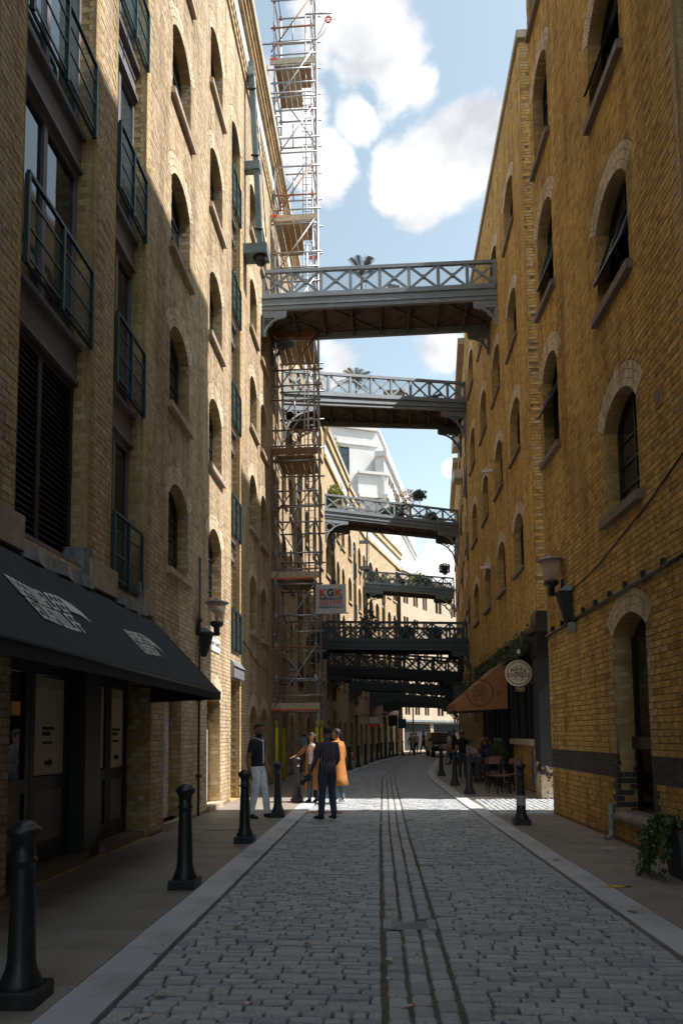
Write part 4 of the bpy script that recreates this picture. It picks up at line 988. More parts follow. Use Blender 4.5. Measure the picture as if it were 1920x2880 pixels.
# ================================================================= the rest of the street, curving away
def far_block(P0, P1, N, zt_, label, pattern, wallm, row0=4.56, rows=4, dz=2.97, name='warehouse_building', ground=True, cornice='stone_sill', frieze=True, depthc=9.0):
    Lg = math.hypot(P1[0]-P0[0], P1[1]-P0[1]); U = ((P1[0]-P0[0])/Lg, (P1[1]-P0[1])/Lg)
    F = Frame(P0, U, N); t = thing(name, label, 'building', (P0[0], P0[1], 0))
    ops = []; bays = []
    for (u, kind) in pattern:
        if u+1.2 > Lg: continue
        if kind == 'w':
            for k in range(rows): ops.append(Op(u, u+1.12, row0+dz*k, row0+dz*k+1.3, .36, .3, 2))
            if ground: ops.append(Op(u, u+1.05, .2, 2.1, .36, .3, 2))
        else:
            b = Op(u, u+1.1, 3.5, row0+dz*(rows-1)+1.3, .3, .25, 2, True); bays.append(b); ops.append(b)
            if ground: ops.append(Op(u, u+1.1, .03, 3.0, 0, .3, 0))
    wall_sheet(F, 0, Lg, 0, zt_, ops, 'wall', [wallm, 'brick_reveal'], t, d=0)
    core(F, 0, Lg, 0, zt_-.02, t, -.55, -depthc, mat=wallm)
    ms = Masonry()
    for o in ops:
        if o.rise > 0: lay_arch(ms, F, o, 0)
    for b in bays: quoins(ms, F, b, 1, b.z0, b.z1, (1,))
    ms.finish(t, ['brick_pale', 'brick_quoin'], 0)
    for o in ops:
        if o in bays:
            for k in range(rows):
                zf = 3.75+dz*k
                if zf+2 < b.z1+2: bay_storey(F, o, zf, min(zf+dz, o.z1), t, rail=True, spandrel=.45, gl='glass_dark')
        elif o.rise > 0: window(F, o, t, (1, 2), 'frame_black', sill=o.z0 > 2, sill_h=.16)
        else: MB().fbox(F, o.u0, o.u1, -.28, -.24, o.z0, o.z1).build('door', MATS['frame_black'], t)
    if frieze:
        MB().fbox(F, 0, Lg, -.1, .07, zt_-1.5, zt_-.75).build('frieze', MATS['render_white'], t)
        m = MB(); m.fbox(F, 0, Lg, -.1, .12, zt_-1.75, zt_-1.51); m.fbox(F, 0, Lg, -.1, .2, zt_-.74, zt_-.3); m.build('string_course', MATS['brick_quoin'], t)
    MB().fbox(F, 0, Lg, -.6, .3, zt_-.29, zt_).build('coping', MATS[cornice], t)
    return t, F
PL = [(-3.72, 29.6), (-3.15, 38), (-2.35, 46), (-1.2, 54), (1.6, 65)]
def nrm(a, b, s):
    l = math.hypot(b[0]-a[0], b[1]-a[1]); return (s*(b[1]-a[1])/l, -s*(b[0]-a[0])/l)
far_block(PL[0], PL[1], nrm(PL[0], PL[1], 1), 20.2, 'buff brick warehouse behind the scaffold tower', [(.6, 'b'), (2.6, 'w'), (4.6, 'w'), (6.6, 'w')], 'brick_far_buff', rows=5)
far_block(PL[1], PL[2], nrm(PL[1], PL[2], 1), 18.6, 'sunlit buff brick warehouse where the plant-filled footbridge lands', [(.4, 'w'), (2.2, 'b'), (4.0, 'w'), (6.0, 'w')], 'brick_far_buff', rows=4)
far_block(PL[2], PL[3], nrm(PL[2], PL[3], 1), 18.2, 'sunlit buff brick warehouse with hoist jib beside the green footbridge', [(.5, 'w'), (2.3, 'b'), (4.2, 'w'), (6.2, 'w')], 'brick_far_buff', rows=4)
far_block(PL[3], PL[4], nrm(PL[3], PL[4], 1), 18.4, 'buff brick warehouse at the end of the arcade of dark footbridges', [(.5, 'w'), (2.4, 'w'), (4.4, 'b'), (6.4, 'w'), (8.4, 'w')], 'brick_far_buff', rows=4)
PR = [(3.82, 31), (4.6, 42), (5.3, 52), (7.6, 64)]
far_block(PR[0], PR[1], nrm(PR[0], PR[1], -1), 19.4, 'ochre brick warehouse past the restaurant where the second footbridge lands', [(.8, 'b'), (2.6, 'w'), (5.0, 'w'), (7.2, 'b'), (9.2, 'w')], 'brick_far_ochre', rows=5, frieze=False)
far_block(PR[1], PR[2], nrm(PR[1], PR[2], -1), 18.2, 'narrow sliver of ochre warehouse beyond the plant-filled footbridge', [(1, 'w'), (3.4, 'b'), (5.6, 'w'), (8, 'w')], 'brick_far_ochre', rows=4, frieze=False)
far_block(PR[2], PR[3], nrm(PR[2], PR[3], -1), 17.2, 'farthest ochre warehouse at the street bend', [(1, 'w'), (3.4, 'w'), (5.6, 'b'), (8, 'w'), (10, 'w')], 'brick_far_ochre', rows=4, frieze=False)
# cream rendered block closing the bend
def plain_block(segs, zt_, label, wallm, wins, name='rendered_building', shop=True):
    t = thing(name, label, 'building', (segs[0][0], segs[0][1], 0))
    for a, b in zip(segs, segs[1:]):
        Lg = math.hypot(b[0]-a[0], b[1]-a[1]); F = Frame(a, ((b[0]-a[0])/Lg, (b[1]-a[1])/Lg), nrm(a, b, 1)); ops = []
        n = int(Lg/2.2)
        for i in range(n):
            u = (i+.5)*Lg/n-.55
            for z in wins: ops.append(Op(u, u+.5, z, z+1.35, 0, .2)); ops.append(Op(u+.6, u+1.1, z, z+1.35, 0, .2))
        if shop: ops.append(Op(.3, Lg-.3, .1, 2.6, 0, .5))
        wall_sheet(F, 0, Lg, 0, zt_, ops, 'wall', [wallm, wallm], t, d=0); core(F, 0, Lg, 0, zt_-.02, t, -.55, -8, mat=wallm)
        for o in ops: 
            if o.z0 > 2: window(F, o, t, (0, 1), 'frame_dark', sill=False)
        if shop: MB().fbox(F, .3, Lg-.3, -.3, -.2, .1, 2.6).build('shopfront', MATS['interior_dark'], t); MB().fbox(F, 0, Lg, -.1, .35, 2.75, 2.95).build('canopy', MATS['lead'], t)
        MB().fbox(F, 0, Lg, -.5, .2, zt_, zt_+.3).build('coping', MATS['render_white'], t)
    return t
plain_block([(1.6, 65), (4.6, 71), (8.6, 76), (14, 80)], 16.8, 'cream rendered block with paired windows closing the street bend', 'render_cream', [3.4, 6.0, 8.6, 11.2, 13.8])
plain_block([(2.2, 84), (7.5, 96), (13.5, 104), (22, 110)], 19.0, 'white stuccoed building with balcony far beyond the bend', 'render_white', [10.0, 13.0, 16.0], shop=False)
# ================================================================= awnings
AW = thing('shop_awning', 'black sloping fabric awning with white slanted lettering over the shaded shopfront', 'awning', (-3.72, 8, 2.3))
m = MB(); ya, yb = 3.0, 11.03; xw, xf, zw, zf_ = -3.70, -2.58, 3.50, 2.30
n = 18
for i in range(n):
    for j in range(6):
        a, b = ya+(yb-ya)*i/n, ya+(yb-ya)*(i+1)/n
        def q(y, t): return (xw+(xf-xw)*t, y, zw+(zf_-zw)*t-.035*math.sin(math.pi*t)*(0.6+.4*math.cos(2*math.pi*(y-ya)/1.1)))
        m.quad(q(a, j/6), q(b, j/6), q(b, (j+1)/6), q(a, (j+1)/6))
m.build('fabric', MATS['awning_navy'], AW)
m = MB(); m.box(xf-.012, xf+.012, ya, yb, zf_-.13, zf_+.005); m.build('valance', MATS['awning_navy'], AW)
m = MB(); m.prism([(xw, yb-.004, zw), (xf, yb-.004, zf_), (xf, yb-.004, zf_-.12), (xw, yb-.004, zf_-.16)], (0, .008, 0)); m.build('end_panel', MATS['awning_navy'], AW)
MB().tube([(xf, ya, zf_-.02), (xf, yb, zf_-.02)], .02, 8).build('front_bar', MATS['frame_black'], AW)
for yy in (5, 7.6, 10.2): MB().tube([(xw, yy, 2.35), (xf, yy, zf_-.03)], .014, 6).build('arm', MATS['frame_black'], AW)
def aw_p(y, t, off=.012):
    return Vector((xw+(xf-xw)*t+off*.72, y, zw+(zf_-zw)*t-.035*math.sin(math.pi*t)*(0.6+.4*math.cos(2*math.pi*(y-ya)/1.1))+off*.70))
def aw_quad(mm, y0, y1, t0, t1, y2=None, y3=None):
    mm.add([aw_p(y0, t0), aw_p(y1, t0), aw_p(y1 if y2 is None else y2, t1), aw_p(y0 if y3 is None else y3, t1)], [(0, 1, 2, 3)])
for (u0, s, t0) in ((5.80, 1.0, .41), (8.43, .78, .46)):
    mm = MB(); rr = random.Random(3)
    for line, (ta, tb, cnt, ul) in enumerate(((t0, t0+.15*s+.005, 10, 1.0*s), (t0+.16*s+.01, t0+.33*s, 9, .92*s))):
        for k in range(cnt):
            a = u0+ul*k/cnt; w = ul/cnt
            aw_quad(mm, a, a+w*.30, ta, tb)                                  # main stroke
            st = rr.choice(['E', 'O', 'N', 'L', 'F'])
            if st in 'ON': aw_quad(mm, a+w*.55, a+w*.82, ta, tb)
            if st in 'EOLF':
                for tt in ([ta, (ta+tb)/2-.012, tb-.025] if st == 'E' else [ta, tb-.025] if st == 'O' else [tb-.025] if st == 'L' else [ta, (ta+tb)/2-.012]): aw_quad(mm, a+w*.30, a+w*(.56 if st == 'O' else .8), tt, tt+.025)
            if st == 'N': mm.add([aw_p(a+w*.3, ta), aw_p(a+w*.42, ta), aw_p(a+w*.55, tb), aw_p(a+w*.43, tb)], [(0, 1, 2, 3)])
    P = [(u0+1.0*s, t0), (u0+1.25*s, t0+.02), (u0+1.42*s, t0+.06), (u0+1.45*s, t0+.15), (u0+1.25*s, t0+.12*s), (u0+1.0*s, t0+.13*s)]
    mm.add([aw_p(a, b) for a, b in P], [tuple(range(6))])
    mm.build('lettering', MATS['print_white'], AW)
AT = thing('restaurant_awning', 'tan canvas wedge awning with round dark emblem beside the restaurant door', 'awning', (3.82, 23.5, 2.3))
y0, y1 = 22.3, 25.4
m = MB(); A = [(3.80, 3.92), (2.18, 2.55), (2.18, 2.30)]
m.quad((3.80, y0, 3.92), (2.18, y0, 2.55), (2.18, y1, 2.55), (3.80, y1, 3.92)); m.quad((2.18, y0, 2.55), (2.18, y0, 2.30), (2.18, y1, 2.30), (2.18, y1, 2.55)); m.build('fabric', MATS['awning_tan'], AT)
for yy in (y0, y1-.01):
    m = MB(); m.prism([(3.80, yy, 3.92), (2.18, yy, 2.55), (2.18, yy, 2.30), (3.80, yy, 2.36)], (0, .01, 0)); m.build('end_panel', MATS['awning_tan'], AT)
MB().tube([(2.18, y0, 2.31), (2.18, y1, 2.31)], .02, 6).build('front_bar', MATS['frame_black'], AT)
def ring_xz(mm, cx, y, cz, r, w, n=36, m_=0, th=.006):
    for i in range(n):
        a, b = 2*math.pi*i/n, 2*math.pi*(i+1)/n
        P = [(cx+q*math.cos(t), yy, cz+q*math.sin(t)) for yy in (y, y-th) for (q, t) in ((r-w, a), (r, a), (r, b), (r-w, b))]
        mm.hexa(P, m_)
def text_mesh(s, size, mat, parent, M, name='lettering', align='CENTER', ext=.002, bold=0.0, sx=1.0):
    cu = bpy.data.curves.new('t', 'FONT'); cu.body = s; cu.size = size; cu.align_x = align; cu.align_y = 'CENTER'; cu.extrude = ext; cu.offset = bold; cu.resolution_u = 2
    tmp = bpy.data.objects.new('t', cu); COL.objects.link(tmp); bpy.context.view_layer.update()
    me = bpy.data.meshes.new_from_object(tmp.evaluated_get(bpy.context.evaluated_depsgraph_get())); bpy.data.objects.remove(tmp)
    me.transform(M @ Matrix.Diagonal((sx, 1, 1, 1))); me.materials.clear(); me.materials.append(MATS[mat]); me.name = name
    o = link(bpy.data.objects.new(name, me)); adopt(o, parent); return o
def face_cam(x, y, z): return Matrix.Translation((x, y, z)) @ Matrix.Rotation(math.pi/2, 4, 'X')       # readable from -Y
def scrolls(mm, cx, y, cz, s, th=.004):
    """flowing line ornament above and below the name"""
    for sg in (-1, 1):
        for vv, (c0, amp) in ((1, (.60, 1)), (-1, (.60, 1))):
            for (k, r0, x0, z0, a0, a1) in ((0, .13, .17, .62, -.5, 4.2), (1, .16, .42, .46, .2, 3.9), (2, .09, .62, .28, -.8, 2.8), (3, .12, .28, .36, 1.2, 5.2)):
                pts = []
                for i in range(13):
                    t = a0+(a1-a0)*i/12; r = r0*(1-.035*i)
                    pts.append((cx+sg*(x0+r*math.cos(t))*s, y, cz+vv*(z0+r*math.sin(t))*s))
                mm.tube(pts, .022*s, 5, smooth=False)
E3 = MB(); cxx, czz = 2.95, 2.86; ring_xz(E3, cxx, y0-.002, czz, .42, .02); ring_xz(E3, cxx, y0-.002, czz, .385, .012); scrolls(E3, cxx, y0-.004, czz, .37)
E3.build('emblem', MATS['print_brown'], AT)
text_mesh('PIZZA', .15, 'print_brown', AT, face_cam(cxx, y0-.005, czz+.05)); text_mesh('EXPRESS', .12, 'print_brown', AT, face_cam(cxx, y0-.005, czz-.07))
text_mesh('19', .17, 'print_brown', AT, face_cam(cxx-.53, y0-.005, czz-.02)); text_mesh('65', .17, 'print_brown', AT, face_cam(cxx+.58, y0-.005, czz-.02))
# round hanging sign
HS = thing('hanging_sign', 'round cream pizza restaurant sign hanging from the black pilaster', 'sign', (3.41, 18.3, 3.1))
sx_, sy_, sz_, sr = 3.40, 18.28, 3.12, .335
m = MB(); n = 48
m.prism([(sx_+sr*math.cos(2*math.pi*i/n), sy_+.03, sz_+sr*math.sin(2*math.pi*i/n)) for i in range(n)], (0, -.06, 0)); m.build('disc', MATS['print_cream'], HS)
m = MB(); ring_xz(m, sx_, sy_-.031, sz_, .303, .016, th=.003); ring_xz(m, sx_, sy_-.031, sz_, .272, .007, th=.003); scrolls(m, sx_, sy_-.033, sz_, .262); m.build('ornament', MATS['print_black'], HS)
text_mesh('PIZZA', .145, 'print_black', HS, face_cam(sx_, sy_-.034, sz_+.055), sx=1.02, bold=.0015); text_mesh('EXPRESS', .145, 'print_black', HS, face_cam(sx_, sy_-.034, sz_-.055), bold=.0015)
m = MB(); m.tube([(3.86, sy_, 3.62), (2.98, sy_, 3.54)], .018, 6); m.build('bracket', MATS['iron_black'], HS)
for xx in (3.2, 3.6): MB().tube([(xx, sy_, sz_+.27), (xx, sy_, 3.57)], .008, 5).build('hanger', MATS['iron_black'], HS)
m = MB(); m.lathe([(0.001, -.05), (.035, -.03), (.045, .01), (.03, .05), (.001, .06)], (3.42, sy_-.05, 3.66), 10); m.build('spotlight', MATS['print_white'], HS)
MB().box(3.30, 3.56, sy_-.02, sy_+.02, 2.64, 2.78).build('plate', MATS['print_black'], HS)
text_mesh('1965', .12, 'print_gold', HS, face_cam(3.43, sy_-.021, 2.715)); MB().box(3.36, 3.50, sy_-.022, sy_-.02, 2.655, 2.66).build('underline', MATS['print_gold'], HS)
# ================================================================= bollards
BOL_PROF = [(.118, .09), (.122, .10), (.122, .12), (.112, .14), (.108, .155), (.098, .175), (.088, .205), (.081, .25), (.074, .5), (.066, .78), (.066, .815), (.077, .82), (.08, .832), (.077, .845), (.066, .85), (.066, .935), (.074, .95), (.082, .968), (.100, .99), (.103, 1.01), (.097, 1.025), (.078, 1.033), (.074, 1.039), (.058, 1.058), (.03, 1.072), (.0015, 1.077)]
def bollard_proto():
    sh = MB().lathe(BOL_PROF, (0, 0, 0), 20).mesh('shaft'); sh.materials.append(MATS['iron_black'])
    ba = MB(); P = [(-.14, -.14), (.14, -.14), (.14, .14), (-.14, .14)]
    ba.add([(x, y, .0) for x, y in P]+[(x, y, .085) for x, y in P]+[(x*.93, y*.93, .098) for x, y in P], [(0, 1, 5, 4), (1, 2, 6, 5), (2, 3, 7, 6), (3, 0, 4, 7), (4, 5, 9, 8), (5, 6, 10, 9), (6, 7, 11, 10), (7, 4, 8, 11), (8, 9, 10, 11)])
    bm_ = ba.mesh('base'); bm_.materials.append(MATS['iron_black'])
    return sh, bm_
SHAFT, BASE = bollard_proto()
def bollard(x, y, label, group, rz=0, sc=1.0, parts=True):
    t = thing('bollard', label, 'bollard', (x, y, .03), group, rz); t.scale = (sc, sc, sc)
    for nm, me in (('shaft', SHAFT), ('base', BASE)):
        o = link(bpy.data.objects.new(nm, me)); o.parent = t
    return t
GL, GR = 'black iron bollards along the awning side kerb', 'black iron bollards along the restaurant side kerb'
for (x, y, lab) in ((-2.20, 4.27, 'nearest black bollard, cut by the picture edge beside the awning shopfront'), (-2.11, 7.46, 'second black bollard beside the kerb below the awning lettering'), (-2.1, 10.6, 'black bollard just in front of the man in white trousers'),
                    (-2.1, 13.85, 'black bollard between the man in white trousers and the striped shirt man'), (-2.1, 16.9, 'black bollard with the orange coat woman\'s hand on top')):
    bollard(x, y, lab, GL, RN.uniform(-.03, .03))
FB_ = [(-1.89, 29.5), (-1.63, 32.2), (-1.34, 35), (-1.06, 38), (-.79, 41), (-.51, 43.9), (-.26, 45.5), (.0, 47.2), (.29, 49.2), (.55, 51.0), (.85, 52.6), (1.3, 55)]
ordn = ['first', 'second', 'third', 'fourth', 'fifth', 'sixth', 'seventh', 'eighth', 'ninth', 'tenth', 'eleventh', 'twelfth']
for i, (x, y) in enumerate(FB_): bollard(x, y, f'{ordn[i]} bollard past the scaffold in the row curving toward the far car', GL)
BR = bollard(2.32, 12.6, 'black bollard with a torn white sticker by the ochre corner warehouse', GR)
plain('torn_sticker', (.42, .41, .40), .8, var=.5, scale=40, dirt=(.03, .03, .03))
m = MB(); nn = 16
for i in range(nn):
    a_, b_3 = math.pi*(.95+1.15*i/nn), math.pi*(.95+1.15*(i+1)/nn); h0, h1 = .33+.012*math.sin(i*2.2), .33+.012*math.sin((i+1)*2.2); t0_, t1_ = .50+.009*math.sin(i*1.1), .50+.009*math.sin((i+1)*1.1)
    m.quad((.0815*math.cos(a_), .0815*math.sin(a_), h0), (.0815*math.cos(b_3), .0815*math.sin(b_3), h1), (.0765*math.cos(b_3), .0765*math.sin(b_3), t1_), (.0765*math.cos(a_), .0765*math.sin(a_), t0_))
st = m.build('sticker', MATS['torn_sticker'], BR, world=False)
for (x, y, lab) in ((2.17, 18.95, 'black bollard in front of the restaurant chairs'), (2.09, 22.0, 'black bollard beside the woman in the white cap'), (2.08, 27.1, 'farther black bollard past the white cap woman toward the car')): bollard(x, y, lab, GR)
# ================================================================= wall lamps with their black junction boxes
def lamp(x, y, z, wallx, label, s=1.12):
    t = thing('wall_lamp', label, 'street lamp', (x, y, z))
    sg = 1 if wallx > x else -1
    m = MB(); m.lathe([(.115*s, .0), (.165*s, .33*s)], (x, y, z), 18); m.build('glass', MATS['glass_lamp'], t)
    m = MB(); m.lathe([(.20*s, .335*s), (.215*s, .345*s), (.21*s, .355*s), (.12*s, .39*s), (.05*s, .41*s), (.03*s, .44*s), (.001, .445*s)], (x, y, z), 20); m.build('cap', MATS['lead'], t)
    m = MB(); m.lathe([(.03*s, -.24*s), (.055*s, -.235*s), (.055*s, -.09*s), (.075*s, -.085*s), (.12*s, -.04*s), (.12*s, .01*s), (.1*s, .015*s)], (x, y, z), 16); m.build('holder', MATS['iron_black'], t)
    m = MB(); m.lathe([(.03*s, .01*s), (.028*s, .14*s), (.035*s, .15*s), (.03*s, .24*s), (.001, .25*s)], (x, y, z), 10); m.build('bulb', MATS['print_white'], t)
    m = MB(); m.tube([(x-sg*.07, y, z-.20*s), (wallx, y, z-.20*s)], .022*s, 8); m.tube([(wallx-sg*.02, y, z-.2*s), (wallx-sg*.02, y, z+.04)], .02*s, 6); m.build('bracket', MATS['iron_black'], t)
    return t
def wedge_box(F, u, z, label, hw=.12, h=.62):
    """tapered black uplighter box on the wall"""
    t = thing('uplighter_box', label, 'wall light', tuple(F.p(u, .1, z)))
    m = MB(); P = []
    for (zz, w, d) in ((z-h/2, hw*.45, .10), (z+h/2-.05, hw, .24)): P += [F.p(u-w, .0, zz), F.p(u+w, .0, zz), F.p(u+w, d, zz), F.p(u-w, d, zz)]
    m.hexa(P); m.build('body', MATS['iron_black'], t)
    m = MB(); m.hexa([F.p(u-hw, 0, z+h/2-.049), F.p(u+hw, 0, z+h/2-.049), F.p(u+hw, .24, z+h/2-.049), F.p(u-hw, .24, z+h/2-.049), F.p(u-hw*.7, 0, z+h/2+.05), F.p(u+hw*.7, 0, z+h/2+.05), F.p(u+hw*.7, .12, z+h/2+.03), F.p(u-hw*.7, .12, z+h/2+.03)]); m.build('lid', MATS['lead'], t)
lamp(3.07, 13.05, 4.36, FR1.p(13.05, 0, 0).x, 'glass lantern wall lamp on the ochre corner warehouse')
wedge_box(FR1, 12.62, 3.82, 'tapered black uplighter below the lantern on the ochre corner')
lamp(-3.31, 13.85, 3.86, -3.72, 'glass lantern wall lamp above the street nameplate')
wedge_box(FL, 14.25, 3.5, 'tapered black uplighter beside the street nameplate', .1, .55)
lamp(3.35, 30.4, 3.2, 3.82, 'small lantern beyond the tan restaurant awning', .9); lamp(-3.3, 25.2, 3.6, -3.72, 'lantern half hidden behind the scaffold tower', .9)
# cable and pipe along the ochre wall
t = thing('wall_conduit', 'black cable conduit running level along the ochre corner warehouse', 'pipe', (3.4, 11, 3.5))
m = MB(); m.tube([FR1.p(7.2, .03, 3.64), FR1.p(9, .03, 3.60), FR1.p(11.2, .03, 3.56), FR1.p(14.2, .03, 3.50)], .026, 6); m.build('pipe', MATS['iron_black'], t)
for i in range(11): m = MB(); u = 7.5+i*.62; m.fbox(FR1, u, u+.03, .0, .065, 3.53+(14.2-u)*.016, 3.62+(14.2-u)*.016); m.build('clip', MATS['iron_black'], t)
MB().fbox(FR1, 12.35, 12.5, 0, .1, 3.33, 3.5).build('junction_box', MATS['lead'], t)
t = thing('wall_cable', 'thin cable sagging across the ochre wall up to the lantern', 'cable', (3.4, 11, 4.2)); MB().tube([FR1.p(7.0, .012, 5.05), FR1.p(9.2, .012, 4.52), FR1.p(11.2, .012, 4.18), FR1.p(13.3, .012, 4.02)], .011, 5).build('wire', MATS['iron_black'], t)
t = thing('downpipe', 'black rainwater pipe down the buff wall near the nameplate', 'pipe', (-3.6, 13.92, 0)); MB().tube([FL.p(13.92, .04, .05), FL.p(13.92, .05, 5.2)], .024, 8).build('pipe', MATS['iron_black'], t)
for z in (.8, 2.3, 3.9): MB().fbox(FL, 13.86, 13.98, 0, .1, z, z+.05).build('bracket', MATS['iron_black'], t)
t = thing('downpipe_shoe', 'short grey drainpipe stub beside the street level window', 'pipe', tuple(FR1.p(10.82, .05, 0))); m = MB(); m.tube([FR1.p(10.82, .06, .55), FR1.p(10.82, .06, .1), FR1.p(10.82, .16, .04)], .05, 8); m.build('pipe', MATS['lead'], t)
t = thing('wall_plaque', 'black plaque on the ochre wall at the picture edge', 'sign', tuple(FR1.p(8.25, .03, 1.9))); MB().fbox(FR1, 7.95, 8.42, .0, .03, 1.62, 2.02).build('plate', MATS['print_black'], t)
t = thing('air_vent', 'small terracotta air brick between the two arched windows', 'vent', tuple(FR1.p(9.0, .0, 6.2))); MB().fbox(FR1, 8.62, 8.8, 0, .014, 5.6, 5.86).build('frame', MATS['terracotta'], t); MB().fbox(FR1, 8.65, 8.77, 0, .018, 5.63, 5.83).build('grille', MATS['stone_dark'], t)
t = thing('wall_cable', 'black cable draped along the shaded buff wall past the railed bay', 'cable', (-3.7, 19, 3.8)); MB().tube([FL.p(18.14, .03, 3.6), FL.p(18.3, .03, 4.05), FL.p(18.5, .02, 4.12), FL.p(20.4, .02, 3.72), FL.p(22.6, .02, 3.62)], .012, 5).build('wire', MATS['iron_black'], t)
NP = thing('street_nameplate', 'white street nameplate reading SHAD THAMES on the sunlit buff wall', 'sign', (-3.7, 15.35, 3.6))
MB().fbox(FL, 14.92, 15.80, 0, .02, 3.46, 3.76).build('plate', MATS['print_white'], NP)
MW = lambda u, z, d=.022: Matrix.Translation(FL.p(u, d, z)) @ Matrix.Rotation(math.pi/2, 4, 'Z') @ Matrix.Rotation(math.pi/2, 4, 'X')
text_mesh('SHAD THAMES', .125, 'print_black', NP, MW(15.36, 3.62))
# cameras on the right-hand wall
for (u, z, lab) in ((23.9, 10.55, 'white security camera under the upper windows of the restaurant range'), (24.9, 7.45, 'white security camera lower down on the restaurant range')):
    t = thing('security_camera', lab, 'camera', tuple(FR2.p(u, .2, z))); MB().beam(FR2.p(u, .05, z), FR2.p(u, .40, z-.04), .1, .1).build('body', MATS['print_white'], t); MB().tube([FR2.p(u, 0, z-.1), FR2.p(u, .15, z-.02)], .02, 6).build('bracket', MATS['print_white'], t)
# ================================================================= footbridges
def bridge(Pl, Pr, Tl, Tr, width, label, mat='bridge_paint', n=8, style='ring', mesh=True, skew=0.0, br=None):
    br = br or (1.3 if style == 'ring' else .66); dr = 1.12 if style == 'ring' else .62; ks = dr/.62
    t = thing('footbridge', label, 'footbridge', ((Pl[0]+Pr[0])/2, (Pl[1]+Pr[1])/2, Tl-1.3), 'iron footbridges crossing the street')
    A = Vector((Pl[0], Pl[1], Tl)); e = Vector((Pr[0], Pr[1], Tr))-A; W = Vector((skew, width, 0))
    nrm_ = Vector((-e.y, e.x, 0)).normalized()
    def p(s, k, h): return A+e*s+W*k+Vector((0, 0, h))
    def bar(nm, a, b, w, h): return MB().beam(a, b, w, h).build(nm, MATS[mat], t)
    for k in (0, 1):
        bar('top_rail', p(0, k, -.05), p(1, k, -.05), .10, .11); bar('bottom_rail', p(0, k, -.87), p(1, k, -.87), .09, .14)
        bar('beam', p(0, k, -1.08), p(1, k, -1.08), .10, .22); bar('flange', p(0, k, -.965), p(1, k, -.965), .20, .05); bar('flange', p(0, k, -1.21), p(1, k, -1.21), .19, .045); bar('lower_beam', p(0, k, -1.30), p(1, k, -1.30), .12, .13)
        for i in range(n+1):
            s = min(max(i/n, .006), .994); MB().beam(p(s, k, -.80), p(s, k, -.105), .10, .07, up=nrm_).build('post', MATS[mat], t)
        for i in range(n):
            s0, s1 = (i+.06)/n, (i+.94)/n
            MB().beam(p(s0, k, -.80), p(s1, k, -.11), .03, .075, up=nrm_.cross(e.normalized())).build('diagonal', MATS[mat], t)
            MB().beam(p(s0, k, -.11)+nrm_*.012, p(s1, k, -.80)+nrm_*.012, .03, .075, up=nrm_.cross(e.normalized())).build('diagonal', MATS[mat], t)
            c = p((i+.5)/n, k, -.455); m = MB(); m.tube([c-nrm_*.05, c+nrm_*.05], .06, 10); m.build('boss', MATS[mat], t)
        if mesh:
            m = MB(); m.quad(p(0, k, -.8)+nrm_*.03, p(1, k, -.8)+nrm_*.03, p(1, k, -.11)+nrm_*.03, p(0, k, -.11)+nrm_*.03); m.build('wire_infill', MATS['wire_mesh'], t)
        for (s, d) in ((0, 1), (1, -1)):
            ex = e.normalized()*d; o = p(s, k, 0); Wl = lambda a, h: o+ex*a+Vector((0, 0, h))
            pb = MB(); pb.prism([Wl(.01, -1.37)-nrm_*.03, Wl(br+.12, -1.37)-nrm_*.03, Wl(br+.12, -1.56)-nrm_*.03, Wl(.01, -1.56)-nrm_*.03], nrm_*.06); pb.build('bracket_plate', MATS[mat], t)
            m = MB(); rr = .70; c = Wl(br+.05, -1.56-.70)
            arc = [Wl(br+.05-(br-.02)*math.sin(a), -1.60-dr*(1-math.cos(a))) for a in [math.pi/2*i/8 for i in range(9)]]
            for a, b in zip(arc, arc[1:]): m.beam(a, b, .07, .06)
            m.beam(Wl(.04, -1.56), Wl(.04, -1.60-dr), .08, .07); m.beam(Wl(.04, -1.585), Wl(br+.1, -1.585), .07, .05)
            rs = (.22, .29, -1.86) if style == 'ring' else (.13, .19, -1.76)
            pts = [Wl(rs[1]+rs[0]*math.cos(a), rs[2]+rs[0]*math.sin(a)) for a in [2*math.pi*i/14 for i in range(15)]]; m.tube(pts, .035 if style == 'ring' else .022, 5)
            if style == 'scroll':
                for (r_, a_, h_) in ((.075, .19, -1.76), (.07, .42, -1.68), (.06, .12, -1.98), (.045, .55, -1.645)):
                    pts = [Wl(a_+r_*(1-.05*i)*math.cos(i*.6), h_+r_*(1-.05*i)*math.sin(i*.6)) for i in range(14)]; m.tube(pts, .014, 5)
            else:
                pts = [Wl(.66+.12*math.cos(a), -1.70+.07*math.sin(a)) for a in [2*math.pi*i/10 for i in range(11)]]; m.tube(pts, .03, 5); pts = [Wl(.14+.06*math.cos(a), -2.24+.13*math.sin(a)) for a in [2*math.pi*i/10 for i in range(11)]]; m.tube(pts, .03, 5)
            m.build('bracket', MATS[mat], t)
    m = MB(); m.hexa([p(0, .03, -1.16), p(1, .03, -1.16), p(1, .97, -1.16), p(0, .97, -1.16), p(0, .03, -1.06), p(1, .03, -1.06), p(1, .97, -1.06), p(0, .97, -1.06)]); m.build('deck', MATS['bridge_under'], t)
    for i in range(n+1):
        s = min(max(i/n, .01), .99); MB().beam(p(s, .03, -1.24), p(s, .97, -1.24), .05, .16).build('cross_beam', MATS['bridge_under'], t)
    for i in range(0, n, 2):
        for (a, b) in ((0, 1), (1, 0)):
            m = MB(); m.beam(p(i/n, .04+.92*a, -1.2-.012*a), p(min(1, (i+2)/n), .04+.92*b, -1.2-.012*a), .06, .03); m.build('wind_brace', MATS['bridge_under'], t)
    return t, p
B1, b1p = bridge((-3.72, 21.58), (3.82, 22.2), 16.52, 16.92, 1.75, 'nearest and highest grey iron footbridge with potted palm and chair', n=8, style='scroll')
